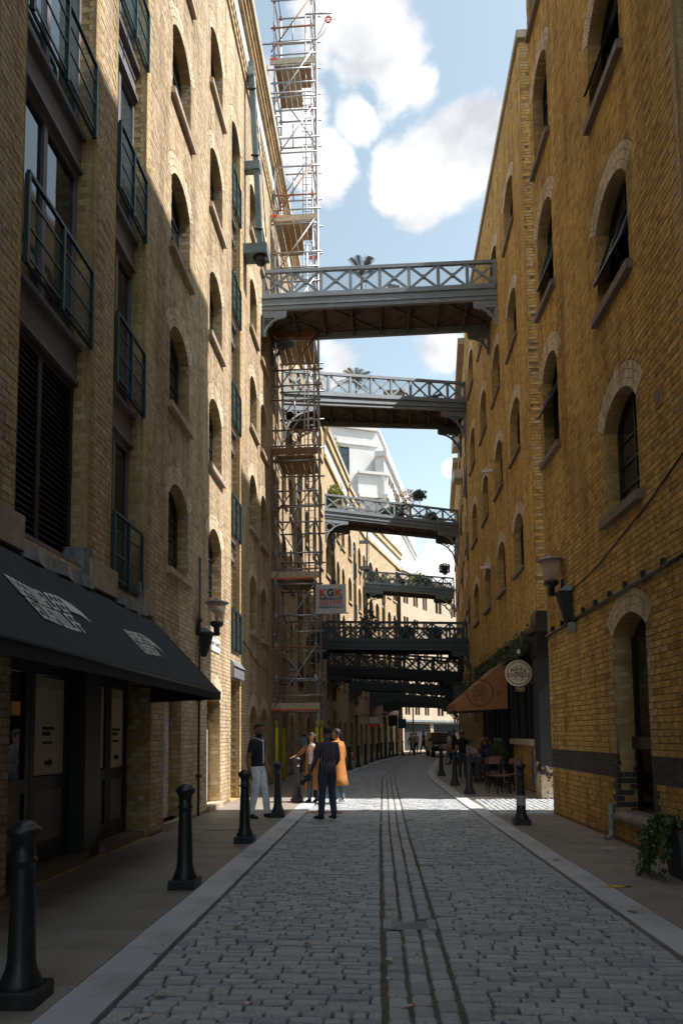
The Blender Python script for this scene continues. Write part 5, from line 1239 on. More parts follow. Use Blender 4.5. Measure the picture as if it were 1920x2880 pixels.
B2, b2p = bridge((-3.72, 26.2), (3.82, 31.2), 15.67, 17.4, 1.9, 'second grey iron footbridge carrying a wooden planter and dried palm', n=9, style='ring')
B3, b3p = bridge((-3.15, 38.2), (4.55, 42.0), 14.9, 14.95, 1.9, 'grey iron footbridge lined with shrubs and a ball topped standard tree', n=8)
B4, b4p = bridge((-1.4, 52.0), (5.25, 52.2), 13.75, 13.1, 1.9, 'green iron footbridge with trailing plants in full sun', 'bridge_green', n=8)
B5, b5p = bridge((-3.58, 33.4), (3.95, 33.6), 7.05, 6.86, 1.8, 'low dark footbridge directly under the scaffold banner', n=9, style='scroll', mat='bridge_shaded')
B6, b6p = bridge((-3.15, 38.4), (4.6, 42.2), 6.25, 6.05, 1.8, 'second of the low dark footbridges with ringed brackets', n=9, mat='bridge_shaded')
B7, b7p = bridge((-2.3, 46.2), (4.85, 46.4), 5.95, 5.5, 1.8, 'third of the low dark footbridges', n=8, style='scroll', mat='bridge_shaded', mesh=False)
B8, b8p = bridge((-1.15, 54.2), (5.5, 54.4), 5.70, 5.1, 1.8, 'fourth of the low dark footbridges, thin in the distance', n=8, mat='bridge_shaded', mesh=False)
B9, b9p = bridge((-.2, 58.2), (6.3, 58.4), 5.3, 5.05, 1.8, 'last of the low dark footbridges at the bend', n=8, mat='bridge_shaded', mesh=False)
# ================================================================= scaffold tower
SC = thing('scaffold_tower', 'tall galvanised scaffold tower with boarded lifts against the buff warehouse', 'scaffold', (-2.95, 24.1, 0))
sx0, sx1, sy0, sy1 = -3.56, -2.24, 23.3, 24.9; TOPZ = 29.0
def pole(a, b, nm='tube', mat='galv', r=.030): return MB().tube([a, b], r, 7).build(nm, MATS[mat], SC)
for (x, y, mt) in ((sx0, sy0, 'galv'), (sx1, sy0, 'galv_pink'), (sx0, sy1, 'galv'), (sx1, sy1, 'galv'), (sx1+.14, sy0+.35, 'galv'), (-2.62, sy1, 'galv')):
    pole((x, y, .03), (x, y, TOPZ), 'standard', mt)
plain('sleeve_tan', (0.40, 0.30, 0.06), 0.8, var=.2)
for (x, y) in ((sx0, sy0), (sx0, sy1), (sx1, sy0), (sx1+.14, sy0+.35)):
    MB().tube([(x, y, .05), (x, y, 1.86)], .055, 12).build('foam_sleeve', MATS['yellow_foam'], SC); MB().tube([(x, y, 1.86), (x, y, 2.1)], .05, 10).build('foam_sleeve', MATS['sleeve_tan'], SC)
    MB().box(x-.09, x+.09, y-.09, y+.09, .03, .045).build('base_plate', MATS['lead'], SC)
z = 2.4; k = 0
couplers = MB()
while z < TOPZ:
    ex = RN.uniform(.1, .32)
    mt = RN.choice(['galv', 'galv', 'galv', 'galv_pink', 'rust'])
    pole((sx0-.12, sy0-.04, z), (sx1+ex, sy0-.04, z+RN.uniform(-.02, .02)), 'ledger', mt); pole((sx0-.1, sy1+.04, z+.06), (sx1+.2, sy1+.04, z+.06), 'ledger', RN.choice(['galv', 'galv_pink']))
    pole((sx0, sy0-.15, z+.11), (sx0, sy1+.2, z+.11), 'transom'); pole((sx1, sy0-.15, z+.11), (sx1, sy1+.2, z+.11), 'transom')
    for (x, y) in ((sx0, sy0), (sx1, sy0), (sx0, sy1), (sx1, sy1)):
        m = MB(); m.box(x-.045, x+.045, y-.06, y+.05, z-.05, z+.07); m.build('coupler', MATS['rust' if RN.random() < .4 else 'galv'], SC)
    if k % 2 == 0:
        pole((sx0-.1, sy0-.05, z+.5), (sx1+RN.uniform(.1, .3), sy0-.05, z+.52), 'ledger', RN.choice(['galv', 'galv', 'galv_pink']), .028); pole((sx0-.05, sy0-.1, z+.42), (sx0-.05, sy1+.1, z+.42), 'guard_rail', 'galv', .026)
        pole((sx0+.45, sy1, z+.05), (sx0+.45, sy1, z+1.0), 'puncheon', 'galv_pink', .024)
    k += 1; z += 1.06
z = 2.5; d = 0
while z < TOPZ-2:
    a, b = ((sx0-.1, sy0-.09, z), (sx1+.05, sy0-.09, z+2.1))
    pole(a, b, 'brace', RN.choice(['galv', 'galv', 'galv_pink', 'rust']), .024)
    pole((sx0, sy1+.09, z+.1) if d % 2 else (sx1, sy1+.09, z+.1), (sx1, sy1+.09, z+2.1) if d % 2 else (sx0, sy1+.09, z+2.1), 'brace', 'galv', .024)
    pole((sx1+.05, sy0, z+.4), (sx1+.05, sy1, z+1.9), 'brace', 'galv', .022)
    z += 2.12; d += 1
for li, z in enumerate((2.42, 6.80, 11.05, 15.2, 19.4, 25.3)):
    nb = 6
    for i in range(nb):
        x = sx0+.02+(sx1-sx0-.04)*i/nb; w = (sx1-sx0-.04)/nb-.012
        if li in (4, 5) and i >= nb-2:
            y1_ = sy0+.85
        else: y1_ = sy1+.05
        MB().box(x, x+w, sy0-.06, y1_, z-.02+RN.uniform(-.006, .006), z+.02).build('board', MATS['timber' if RN.random() < .75 else 'timber_pale'], SC)
    MB().box(sx0-.15, sx1+.12, sy0-.10, sy0-.06, z+.03, z+.25).build('toe_board', MATS['timber_pale' if li not in (2, 3) else 'timber_red'], SC)
    if li in (0, 1): MB().box(sx0-.15, sx1-.1, sy0-.105, sy0-.10, z+.0, z+.05).build('warning_tape', MATS['orange_tape'], SC)
    if li in (4, 5): MB().box(sx0-.15, sx0+.12, sy0-.108, sy0-.10, z+.2, z+.28).build('warning_tape', MATS['orange_tape'], SC)
    if li in (4, 5):
        MB().box(-2.5, -2.15, sy1-.3, sy1-.26, z-.42, z-.3).build('gate', MATS['orange_tape'], SC)
for (z0, z1) in ((2.5, 7.7), (6.9, 12), (11.1, 16.2), (15.3, 20.3), (19.5, 26.2)):
    for xx in (-2.72, -2.38): pole((xx, sy1-.35, z0), (xx, sy1-.15, z1), 'ladder_stile', 'galv_pink', .018)
    z = z0+.25
    while z < z1: pole((-2.72, sy1-.35+.2*(z-z0)/(z1-z0), z), (-2.38, sy1-.35+.2*(z-z0)/(z1-z0), z), 'rung', 'galv', .012); z += .27
# cantilevered stage and hoist wheel at the head of the tower
for y in (sy0-.1, sy0+.35, sy0+.8): pole((-4.6, y, 23.3), (sx0+.2, y, 23.35), 'transom', 'galv')
for i in range(4): MB().box(-4.55, sx0-.08, sy0-.15+i*.24, sy0+.07+i*.24, 23.38, 23.42).build('board', MATS['timber'], SC)
pole((-4.5, sy0-.1, 22.6), (-4.5, sy0-.1, 26.2), 'standard', 'galv_pink'); pole((-4.1, sy0-.1, 22.6), (-4.05, sy0-.1, 25.6), 'standard', 'rust'); pole((-3.9, sy0-.1, 22.6), (-3.8, sy0-.1, 25.3), 'standard', 'rust')
for z in (24.2, 25.1, 26.1): pole((-4.7, sy0-.12, z), (sx1, sy0-.12, z), 'ledger', 'galv')
MB().box(-4.5, -3.95, sy0-.2, sy0-.16, 23.6, 24.15).build('orange_sheet', MATS['orange_tape'], SC)
pole((sx1-.2, sy0-.05, 27.22), (-1.5, sy0-.05, 27.2), 'jib_tube', 'galv')
t = thing('gin_wheel', 'red pulley wheel with looping rope at the scaffold head', 'pulley', (-1.6, 23.2, 26.9))
m = MB(); ring_xz(m, -1.62, 23.24, 26.92, .12, .03, 20, th=.05); m.tube([(-1.74, 23.22, 26.92), (-1.5, 23.22, 26.92)], .012, 5); m.build('wheel', MATS['orange_tape'], t)
MB().tube([(-1.62, 23.22, 27.04), (-1.60, 23.24, 27.2)], .014, 5).build('hook', MATS['lead'], t)
MB().tube([(-1.74, 23.22, 26.9), (-1.9, 23.22, 26.5), (-2.2, 23.22, 26.1), (-1.85, 23.22, 26.35), (-1.5, 23.22, 26.9)], .012, 5).build('rope', MATS['lead'], t)
BN = thing('scaffold_banner', 'white scaffolding company banner tied to the scaffold tower', 'banner', (-1.73, 23.2, 5.6))
m = MB(); n = 8
for i in range(n):
    for j in range(6):
        def q(a, b): return (-2.22+1.0*a, 23.18+.012*math.sin(a*7+b*3), 5.60+.98*b)
        m.quad(q(i/n, j/6), q((i+1)/n, j/6), q((i+1)/n, (j+1)/6), q(i/n, (j+1)/6))
plain('banner_white', (0.48, 0.485, 0.52), 0.8, var=.05, scale=3, bumps=.1)
m.build('sheet', MATS['banner_white'], BN)
MB().tube([(-2.25, 23.24, 5.60), (-1.14, 23.24, 5.62)], .02, 6).build('pole', MATS['galv'], BN)
for (s, c, x) in (('K', 'print_red', -2.0), ('G', 'print_green', -1.735), ('K', 'print_red', -1.475)): text_mesh(s, .33, c, BN, face_cam(x, 23.155, 6.29), bold=.012, sx=1.05)
text_mesh('Scaffolding Ltd', .125, 'print_navy', BN, face_cam(-1.73, 23.155, 6.105), bold=.003, sx=1.02); text_mesh('01708 522 928', .115, 'print_pink', BN, face_cam(-1.73, 23.155, 6.0), bold=.003, sx=1.08)
text_mesh('07748 614 770', .115, 'print_pink', BN, face_cam(-1.73, 23.155, 5.915), bold=.003, sx=1.08); text_mesh('info@kgkscaffolding.co.uk', .08, 'print_navy', BN, face_cam(-1.73, 23.155, 5.82), bold=.001)
# ================================================================= wall hoists (jib cranes)
def hoist(bx, y, zb, tx, zt_, wallx, label, s=1.0):
    t = thing('wall_hoist', label, 'hoist', (bx, y, zb), 'old iron wall hoists')
    m = MB(); m.beam((bx, y, zb+.25*s), (tx, y, zt_), .15*s, .17*s, up=(0, 1, 0)); m.build('jib', MATS['bridge_green'], t)
    m = MB(); m.tube([(tx-.0, y-.14*s, zt_-.35*s), (tx, y+.14*s, zt_-.35*s)], .13*s, 14); m.build('pulley', MATS['lead'], t)
    mz = zb+(zt_-zb)*.45; mx = bx+(tx-bx)*.45
    MB().box(min(wallx, mx+.12), max(wallx, mx+.12), y-.12*s, y+.12*s, mz-.12*s, mz+.12*s).build('strut', MATS['bridge_green'], t)
    m = MB(); m.box(wallx, bx+.22*s, y-.25*s, y+.25*s, zb-.1*s, zb+.18*s); m.build('foot_box', MATS['bridge_green'], t)
    m = MB(); m.lathe([(.001, -.32*s), (.12*s, -.28*s), (.22*s, -.1*s)], (bx, y, zb), 12); m.build('foot_cup', MATS['iron_black'], t)
    for f in (.12, .5, .85): 
        m = MB(); zz = zb+(zt_-zb)*f; xx = bx+(tx-bx)*f; m.tube([(xx-.11*s, y-.1, zz), (xx+.12*s, y-.1, zz)], .03, 6); m.build('bolt', MATS['iron_black'], t)
    m = MB(); m.tube([(tx+.1, y, zt_-.3), (mx+.16, y, mz), (bx+.16, y, zb+.5)], .015, 5); m.build('chain', MATS['lead'], t)
hoist(-3.28, 18.75, 15.05, -3.55, 20.85, -3.72, 'long grey iron jib hoist on the sunlit buff wall above the first footbridge')
hoist(-2.75, 43.5, 13.2, -2.55, 17.4, -2.6, 'iron jib hoist beside the plant-filled footbridge', .9)
hoist(-1.15, 50.8, 13.6, -1.05, 18.0, -1.65, 'green jib hoist standing over the green footbridge', .9)
# ================================================================= white block with its name in tall letters
WB = thing('white_building', 'white stuccoed block lettered BUTLERS rising above the warehouses', 'building', (-3, 78, 0))
ang_ = math.atan2(22, 3.7); Us = (3.7/math.hypot(3.7, 22), 22/math.hypot(3.7, 22))
FW = Frame((-.4, 78), Us, (Us[1], -Us[0])); FWf = Frame((-.4, 78), (-.94, -.342), (.342, -.94))
o1 = [Op(3.3, 4.7, 30.0, 33.6, 0, .3)]
wall_sheet(FWf, 0, 16, 0, 36.0, o1, 'wall', ['render_white', 'render_white'], WB, d=0); window(FWf, o1[0], WB, (1, 3), 'frame_dark', 'glass_blue', sill=False)
wall_sheet(FW, 0, 30, 0, 36.0, [], 'wall', ['render_white', 'render_white'], WB, d=0)
m = MB(); m.prism([FW.p(0, 0, 36), FW.p(30, 0, 36), FW.p(30, -16, 36), FWf.p(16, 0, 36)], (0, 0, -.2)); m.build('roof', MATS['render_white'], WB)
for (zz, h, d) in ((35.7, .4, .25), (33.9, .18, .12)): 
    m = MB(); m.fbox(FWf, 0, 16, -.1, d, zz, zz+h); m.fbox(FW, .01, 30, -.1, d, zz, zz+h); m.build('cornice', MATS['render_white'], WB)
m = MB()
for (za_, zb_, d) in ((10, 32.4, .9), (32.4, 33.0, 1.25), (27.6, 28.0, 1.35), (27.1, 27.6, 1.1)):
    m.fbox(FW, -.9 if d < 1 else -d, 26, -.1, d, za_, zb_)
m.build('attic_storey', MATS['render_white'], WB)
m = MB()
for (za_, zb_, d) in ((10, 30.3, .9), (30.3, 30.6, 1.2), (27.6, 28.0, 1.3)): m.fbox(FWf, -.9, 2.6, -.1, d, za_, zb_)
m.build('corner_pier', MATS['render_white'], WB)
MWB = lambda u, z: Matrix.Translation(FW.p(u, 1.0, z)) @ Matrix(((Us[0], 0, Us[1], 0), (Us[1], 0, -Us[0], 0), (0, 1, 0, 0), (0, 0, 0, 1)))
for i, ch in enumerate('BUTLERS'): text_mesh(ch, 1.5, 'stone_dark', WB, MWB(2.2+i*1.25, 30.7), ext=.06, bold=.02)
t = thing('upper_balcony', 'white framed balcony high on the far ochre wall under the second footbridge', 'balcony', (3.6, 36.5, 15)); 
for z in (14.9, 16.6): MB().box(3.78, 4.3, 36.4, 37.4, z, z+.45).build('parapet', MATS['render_white'], t)
# ================================================================= plants
def leaf_cloud(name, mat, parent, pts, size, rng, flat=.5, asp=2.0):
    m = MB()
    for c in pts:
        d = Vector((rng.gauss(0, 1), rng.gauss(0, 1), rng.gauss(0, 1))); d = d.normalized() if d.length > 1e-6 else Vector((0, 0, 1))
        s = d.orthogonal().normalized(); s = (s*math.cos(rng.random()*6.28)+d.cross(s)*math.sin(rng.random()*6.28))
        l = size*rng.uniform(.6, 1.3); w = l/asp; c = Vector(c); nn = d.cross(s)*w*.25
        m.add([c-d*l*.5, c+s*w*.5+nn, c+d*l*.5, c-s*w*.5+nn], [(0, 1, 2), (0, 2, 3)], 0, rng.random())
    return m.build(name, MATS[mat], parent)
def blob(rng, c, rx, ry, rz_, n, shell=.5):
    out = []
    for _ in range(n):
        while True:
            v = Vector((rng.uniform(-1, 1), rng.uniform(-1, 1), rng.uniform(-1, 1)))
            if shell < v.length < 1 or (v.length < 1 and rng.random() < .25): break
        w = 1+.22*math.sin(v.x*5+c[0]*3)*math.cos(v.z*6)
        out.append((c[0]+v.x*rx*w, c[1]+v.y*ry*w, c[2]+v.z*rz_*w))
    return out
rp = random.Random(21)
# planter with ivy at the right edge
PT = thing('planter', 'tall tapered grey planter at the picture edge by the ochre wall', 'planter', (3.30, 8.0, .03))
m = MB(); hw0, hw1 = .20, .27; cx_, cy_ = 3.30, 8.0
m.hexa([(cx_-hw0, cy_-hw0, .03), (cx_+hw0, cy_-hw0, .03), (cx_+hw0, cy_+hw0, .03), (cx_-hw0, cy_+hw0, .03), (cx_-hw1, cy_-hw1, .54), (cx_+hw1, cy_-hw1, .54), (cx_+hw1, cy_+hw1, .54), (cx_-hw1, cy_+hw1, .54)]); m.build('pot', MATS['planter_grey'], PT)
MB().box(cx_-.26, cx_+.26, cy_-.26, cy_+.26, .541, .56).build('soil', MATS['soil'], PT)
IV = thing('ivy_plant', 'dark green ivy spilling over the side of the grey planter', 'plant', (3.28, 8.05, .56))
pts = []
for k in range(13):
    a = rp.uniform(2.5, 3.5); x, y, z = cx_-.08+.08*math.cos(a), cy_+rp.uniform(-.12, .2), .6; st = [(x, y, z)]
    L_ = rp.randint(9, 17)
    for i in range(L_):
        out = .045 if i < 6 else .008
        x += math.cos(a)*out+rp.gauss(0, .012); y += math.sin(a)*out+rp.gauss(0, .012); z += (.012 if i < 3 else -.045)+rp.gauss(0, .008); z = max(z, .05)
        st.append((x, y, z))
        for _ in range(7): pts.append((x+rp.gauss(0, .035), y+rp.gauss(0, .035), z+rp.gauss(0, .03)))
    MB().tube(st, .004, 4).build('stem', MATS['bark'], IV)
pts += blob(rp, (cx_-.22, cy_+.06, .60), .16, .2, .11, 150)
leaf_cloud('leaves', 'leaf_ivy', IV, pts, .055, rp, asp=1.25)
SH = thing('shrub', 'small twiggy brown green shrub in the grey planter', 'plant', (3.4, 8.0, .56)); leaf_cloud('leaves', 'leaf_ivy', SH, blob(rp, (3.40, 8.05, .80), .16, .2, .24, 240, .2), .035, rp, asp=1.6)
for _ in range(9): MB().tube([(3.40, 8.03, .56), (3.40+rp.gauss(0, .09), 8.03+rp.gauss(0, .09), .95+rp.random()*.15)], .004, 4).build('stem', MATS['bark'], SH)
# greenery along the restaurant fascia
HB = thing('fascia_trough', 'long trough of trailing greenery above the restaurant windows', 'plant', (3.7, 22, 4.0)); MB().fbox(FR2, 18.5, 29.5, -.06, .14, 3.72, 3.95).build('trough', MATS['frame_black'], HB)
pts = []
for i in range(900):
    u = rp.uniform(18.5, 29.5); pts.append(tuple(FR2.p(u, .05+abs(rp.gauss(0, .11)), 4.02+rp.gauss(0, .13)+.08*math.sin(u*3.1)-(.15 if rp.random() < .3 else 0))))
leaf_cloud('foliage', 'leaf_ivy', HB, pts, .13, rp, asp=2.6)
# potted topiary beside restaurant door
for (x, y, lab) in ((3.45, 22.15, 'dark bushy potted shrub between the restaurant windows'), (3.5, 24.1, 'dark potted shrub behind the seated diners')):
    t = thing('potted_shrub', lab, 'plant', (x, y, .03)); MB().lathe([(.15, .03), (.2, .4), (.19, .41), (.001, .40)], (x, y, 0), 14).build('pot', MATS['frame_black'], t)
    MB().tube([(x, y, .4), (x, y, .8)], .02, 5).build('stem', MATS['bark'], t); leaf_cloud('leaves', 'leaf_ivy', t, blob(rp, (x, y, .98), .28, .28, .45, 420), .085, rp)
# bridge plants and furniture
def pot(c, r, h, mat, parent): return MB().lathe([(r*.7, 0), (r, h*.92), (r*1.08, h*.93), (r*1.08, h), (r*.9, h), (.001, h*.96)], c, 14).build('pot', MATS[mat], parent)
def palm(c, h, label, dry=.0, nf=13, fl=.75, potmat='pot_cream', pr=.2, ph=.42):
    t = thing('potted_palm', label, 'plant', tuple(c)); pot(c, pr, ph, potmat, t); top = Vector(c)+Vector((0, 0, h))
    MB().tube([Vector(c)+Vector((0, 0, ph)), top], [.05, .035], 6).build('trunk', MATS['bark'], t)
    for i in range(nf):
        a = 2*math.pi*i/nf+rp.uniform(-.3, .3); el = rp.uniform(.25, 1.25); m = MB(); P = []
        dv = Vector((math.cos(a)*math.cos(el), math.sin(a)*math.cos(el), math.sin(el)))
        for k in range(7):
            s = k/6*fl; P.append(top+dv*s+Vector((0, 0, -.38*s*s/fl)))
        m.tube(P, .012, 4)
        for k in range(1, 7):
            for sd in (-1, 1):
                for j in range(3):
                    b = P[k-1].lerp(P[k], j/3); sdv = (P[k]-P[k-1]).normalized().cross(Vector((0, 0, 1))); ln = .27*(1-abs(k-3.2)/6)*fl
                    tip = b+sdv*sd*ln+(P[k]-P[k-1]).normalized()*ln*.7+Vector((0, 0, -.05)); wv = (P[k]-P[k-1]).normalized()*.016
                    m.add([b-wv, b+wv, tip], [(0, 1, 2)], 0, rp.random())
        m.build('frond', MATS['leaf_dry' if rp.random() < dry else 'leaf_palm'], t)
    return t
palm(b1p(.42, .45, -1.05), 1.3, 'palm in a cream pot on the nearest footbridge', .1, nf=12, fl=.85)
palm(b2p(.36, .5, -1.05), 1.2, 'dried orange palm on the second footbridge', .75, nf=15, fl=.95, potmat='lead')
t = thing('agave_spike', 'tall bare flower spike rising behind the nearest footbridge palm', 'plant', tuple(b1p(.43, .7, -1.05))); c = b1p(.435, .7, -1.05)
MB().tube([c, c+Vector((.02, 0, 1.9)), c+Vector((-.03, 0, 2.35))], [.012, .008, .004], 4).build('stem', MATS['bark'], t); leaf_cloud('buds', 'leaf_palm', t, [tuple(c+Vector((rp.gauss(0, .04), rp.gauss(0, .04), 1.7+rp.random()*.65))) for _ in range(26)], .05, rp)
def chair(c, rz, label, frame='frame_black', seat='frame_black', h=.82, group=None, wood=False):
    t = thing('chair', label, 'chair', tuple(c), group, rz); sh_ = .45
    for (x, y) in ((-.19, -.19), (.19, -.19), (-.19, .19), (.19, .19)):
        m = MB(); m.beam((x*1.08, y*1.1, 0), (x, y, sh_), .025, .025); m.build('leg', MATS[frame], t, world=False)
    m = MB(); m.box(-.21, .21, -.21, .21, sh_, sh_+.03); m.build('seat', MATS[seat], t, world=False)
    for x in (-.19, .19): m = MB(); m.beam((x, .19, sh_), (x, .25, h), .025, .025); m.build('back_post', MATS[frame], t, world=False)
    m = MB(); m.beam((-.2, .25, h-.07), (.2, .25, h-.07), .02, .15); m.build('backrest', MATS[seat], t, world=False)
    m = MB(); m.beam((-.2, -.2, .2), (.2, -.2, .2), .018, .018); m.build('stretcher', MATS[frame], t, world=False)
    return t
chair(b1p(.55, .5, -1.05), rad(200), 'dark chair standing on the nearest footbridge beside the palm', h=.8)
t = thing('wooden_planter', 'slatted wooden box planter on the second footbridge', 'planter', tuple(b2p(.575, .5, -1.05))); c = b2p(.575, .5, -1.05)
for i in range(6): MB().box(c.x-.42+i*.14, c.x-.29+i*.14, c.y-.22, c.y+.22, c.z, c.z+.8).build('slat', MATS['timber_pale'], t)
MB().box(c.x-.46, c.x+.46, c.y-.25, c.y+.25, c.z+.8, c.z+.86).build('rim', MATS['timber'], t)
for (s, lab) in ((.72, 'glazed panel chair on the second footbridge'), (.86, 'wire chair at the right of the second footbridge'), (.93, 'wire chair nearest the ochre wall on the second footbridge')): chair(b2p(s, .5, -1.05), rad(RN.uniform(0, 360)), lab)
t = thing('cafe_table', 'low wire cafe table on the second footbridge', 'table', tuple(b2p(.80, .45, -1.05))); c = b2p(.80, .45, -1.05); MB().lathe([(.3, .62), (.3, .64), (.001, .64)], c, 16).build('top', MATS['frame_dark'], t); MB().tube([c, c+Vector((0, 0, .63))], .02, 6).build('leg', MATS['frame_dark'], t)
def bush(c, r, h, mat, label, potm=None, stem=0, n=300, leaf=.1):
    t = thing('potted_shrub', label, 'plant', tuple(c)); c = Vector(c); b = c+Vector((0, 0, .3 if potm else 0))
    if potm: pot(c, r*.6, .38, potm, t)
    MB().tube([b, b+Vector((.03, 0, stem+h*.5))], .02, 5).build('stem', MATS['bark'], t)
    leaf_cloud('leaves', mat, t, blob(rp, (b.x, b.y, b.z+stem+h*.5), r, r, h*.5, int(n*2.4), .3), leaf*1.5, rp, asp=1.5)
    return t
bush(b3p(.06, .5, -1.05), .55, 1.5, 'leaf_lime', 'lime green shrub in a terracotta pot at the landing of the shrub lined footbridge', 'terracotta', .2, 420)
bush(b3p(.53, .5, -1.05), .45, 1.1, 'leaf_grey', 'bushy grey green shrub mid way on the shrub lined footbridge', 'planter_grey', 0, 360)
bush(b3p(.60, .7, -1.05), .75, 1.4, 'leaf_dry', 'twiggy bare shrub rising above the shrub lined footbridge', 'planter_grey', .7, 160, .09)
bush(b3p(.70, .45, -1.05), .42, .62, 'leaf_grey', 'ball topped standard tree in terracotta pot on the shrub lined footbridge', 'terracotta', 1.35, 330, .085)
bush(b3p(.79, .6, -1.05), .42, .8, 'leaf_ivy', 'dark bush next to the terracotta pot on the shrub lined footbridge', 'planter_grey', 0, 300)
bush(b3p(.44, .6, -1.05), .5, .7, 'leaf_ivy', 'low dark bush left of the grey green shrub on the shrub lined footbridge', 'planter_grey', 0, 300)
for (s, r, h, mt, lab) in ((.08, .4, 1.0, 'leaf_ivy', 'dark trailing plant at the wall end of the green footbridge'), (.22, .3, .6, 'leaf_lime', 'yellow flowering plant on the green footbridge'), (.40, .35, .5, 'leaf_ivy', 'low ivy on the green footbridge'), (.58, .5, 1.1, 'leaf_lime', 'tall lime shrub on the green footbridge'), (.68, .5, .9, 'leaf_ivy', 'dark bush right of centre on the green footbridge')): bush(b4p(s, .35, -1.05), r, h, mt, lab, 'planter_grey', 0, 200)
bush(b4p(.91, .5, -1.05), .42, .8, 'leaf_ivy', 'small round headed tree near the ochre wall on the green footbridge', 'planter_grey', 1.2, 260)
for (s, r, h, lab) in ((.05, .35, .7, 'ivy at the scaffold end of the low dark footbridge'), (.38, .45, 1.6, 'tall feathery shrub on the low dark footbridge'), (.62, .3, .7, 'bush in the middle of the low dark footbridge'), (.8, .35, .6, 'bush to the right on the low dark footbridge')): bush(b5p(s, .5, -1.05), r, h, 'leaf_grey', lab, 'planter_grey', 0, 220)
t = thing('roof_shrub', 'lime shrub peeping over the parapet of the sunlit far warehouse', 'plant', (-2.9, 42, 18.6)); MB().tube([(-2.9, 42, 18.55), (-2.9, 42, 19.2)], .03, 5).build('stem', MATS['bark'], t); leaf_cloud('leaves', 'leaf_lime', t, blob(rp, (-2.9, 42, 19.2), .4, .5, .6, 220), .13, rp)
# ================================================================= people
def skinmat(n, c): plain(n, c, .55, var=.1, scale=12, bumps=.03)
skinmat('skin_brown', (.24, .125, .075)); skinmat('skin_dark', (.13, .07, .045)); skinmat('skin_fair', (.50, .31, .23))
for n, c in dict(cl_navy=(.012, .018, .03), cl_white=(.76, .78, .82), cl_jeans=(.035, .055, .085), cl_jeans2=(.08, .13, .18), cl_black=(.014, .014, .016), cl_orange=(.36, .14, .03), cl_cream=(.62, .54, .48), cl_pale_blue=(.28, .37, .47), cl_greytrs=(.14, .13, .125), cl_green=(.02, .05, .05), cl_red=(.36, .03, .03), cl_tan=(.40, .31, .22), cl_darkblue=(.02, .05, .10), hair_black=(.012, .010, .010), hair_brown=(.06, .035, .02), cl_teal=(.10, .26, .28), cl_shoe=(.02, .025, .028), cl_sole=(.45, .46, .47), metal_dark=(.02, .02, .022)).items(): plain(n, c, .85 if n[:2] == 'cl' else .6, var=.16, scale=14, bumps=.15)
def stripes():
    m, nt, b = newmat('cl_stripe'); tc = nt.nodes.new('ShaderNodeTexCoord'); w = nt.nodes.new('ShaderNodeTexWave'); w.inputs['Scale'].default_value = 9.0; w.inputs['Distortion'].default_value = 1.2; w.inputs['Detail'].default_value = 2
    nt.links.new(tc.outputs['Object'], w.inputs['Vector']); c = ramp(nt, w.outputs['Fac'], [(.72, (.03, .02, .035)), (.86, (.20, .17, .24))]); nt.links.new(c, b.inputs['Base Color']); b.inputs['Roughness'].default_value = .85
stripes()
def loft(mb, secs, n=14):
    """secs: list of (centre, rx, ry, axis_x, axis_y)"""
    vs = []; fs = []
    for (c, rx, ry, ax, ay) in secs:
        for k in range(n):
            a = 2*math.pi*k/n; vs.append(Vector(c)+Vector(ax)*(rx*math.cos(a))+Vector(ay)*(ry*math.sin(a)))
    for i in range(len(secs)-1):
        for k in range(n): fs.append((i*n+k, i*n+(k+1) % n, (i+1)*n+(k+1) % n, (i+1)*n+k))
    fs.append(tuple(reversed(range(n)))); fs.append(tuple((len(secs)-1)*n+k for k in range(n)))
    mb.add(vs, fs, smooth=True)
XA, YA = (1, 0, 0), (0, 1, 0)
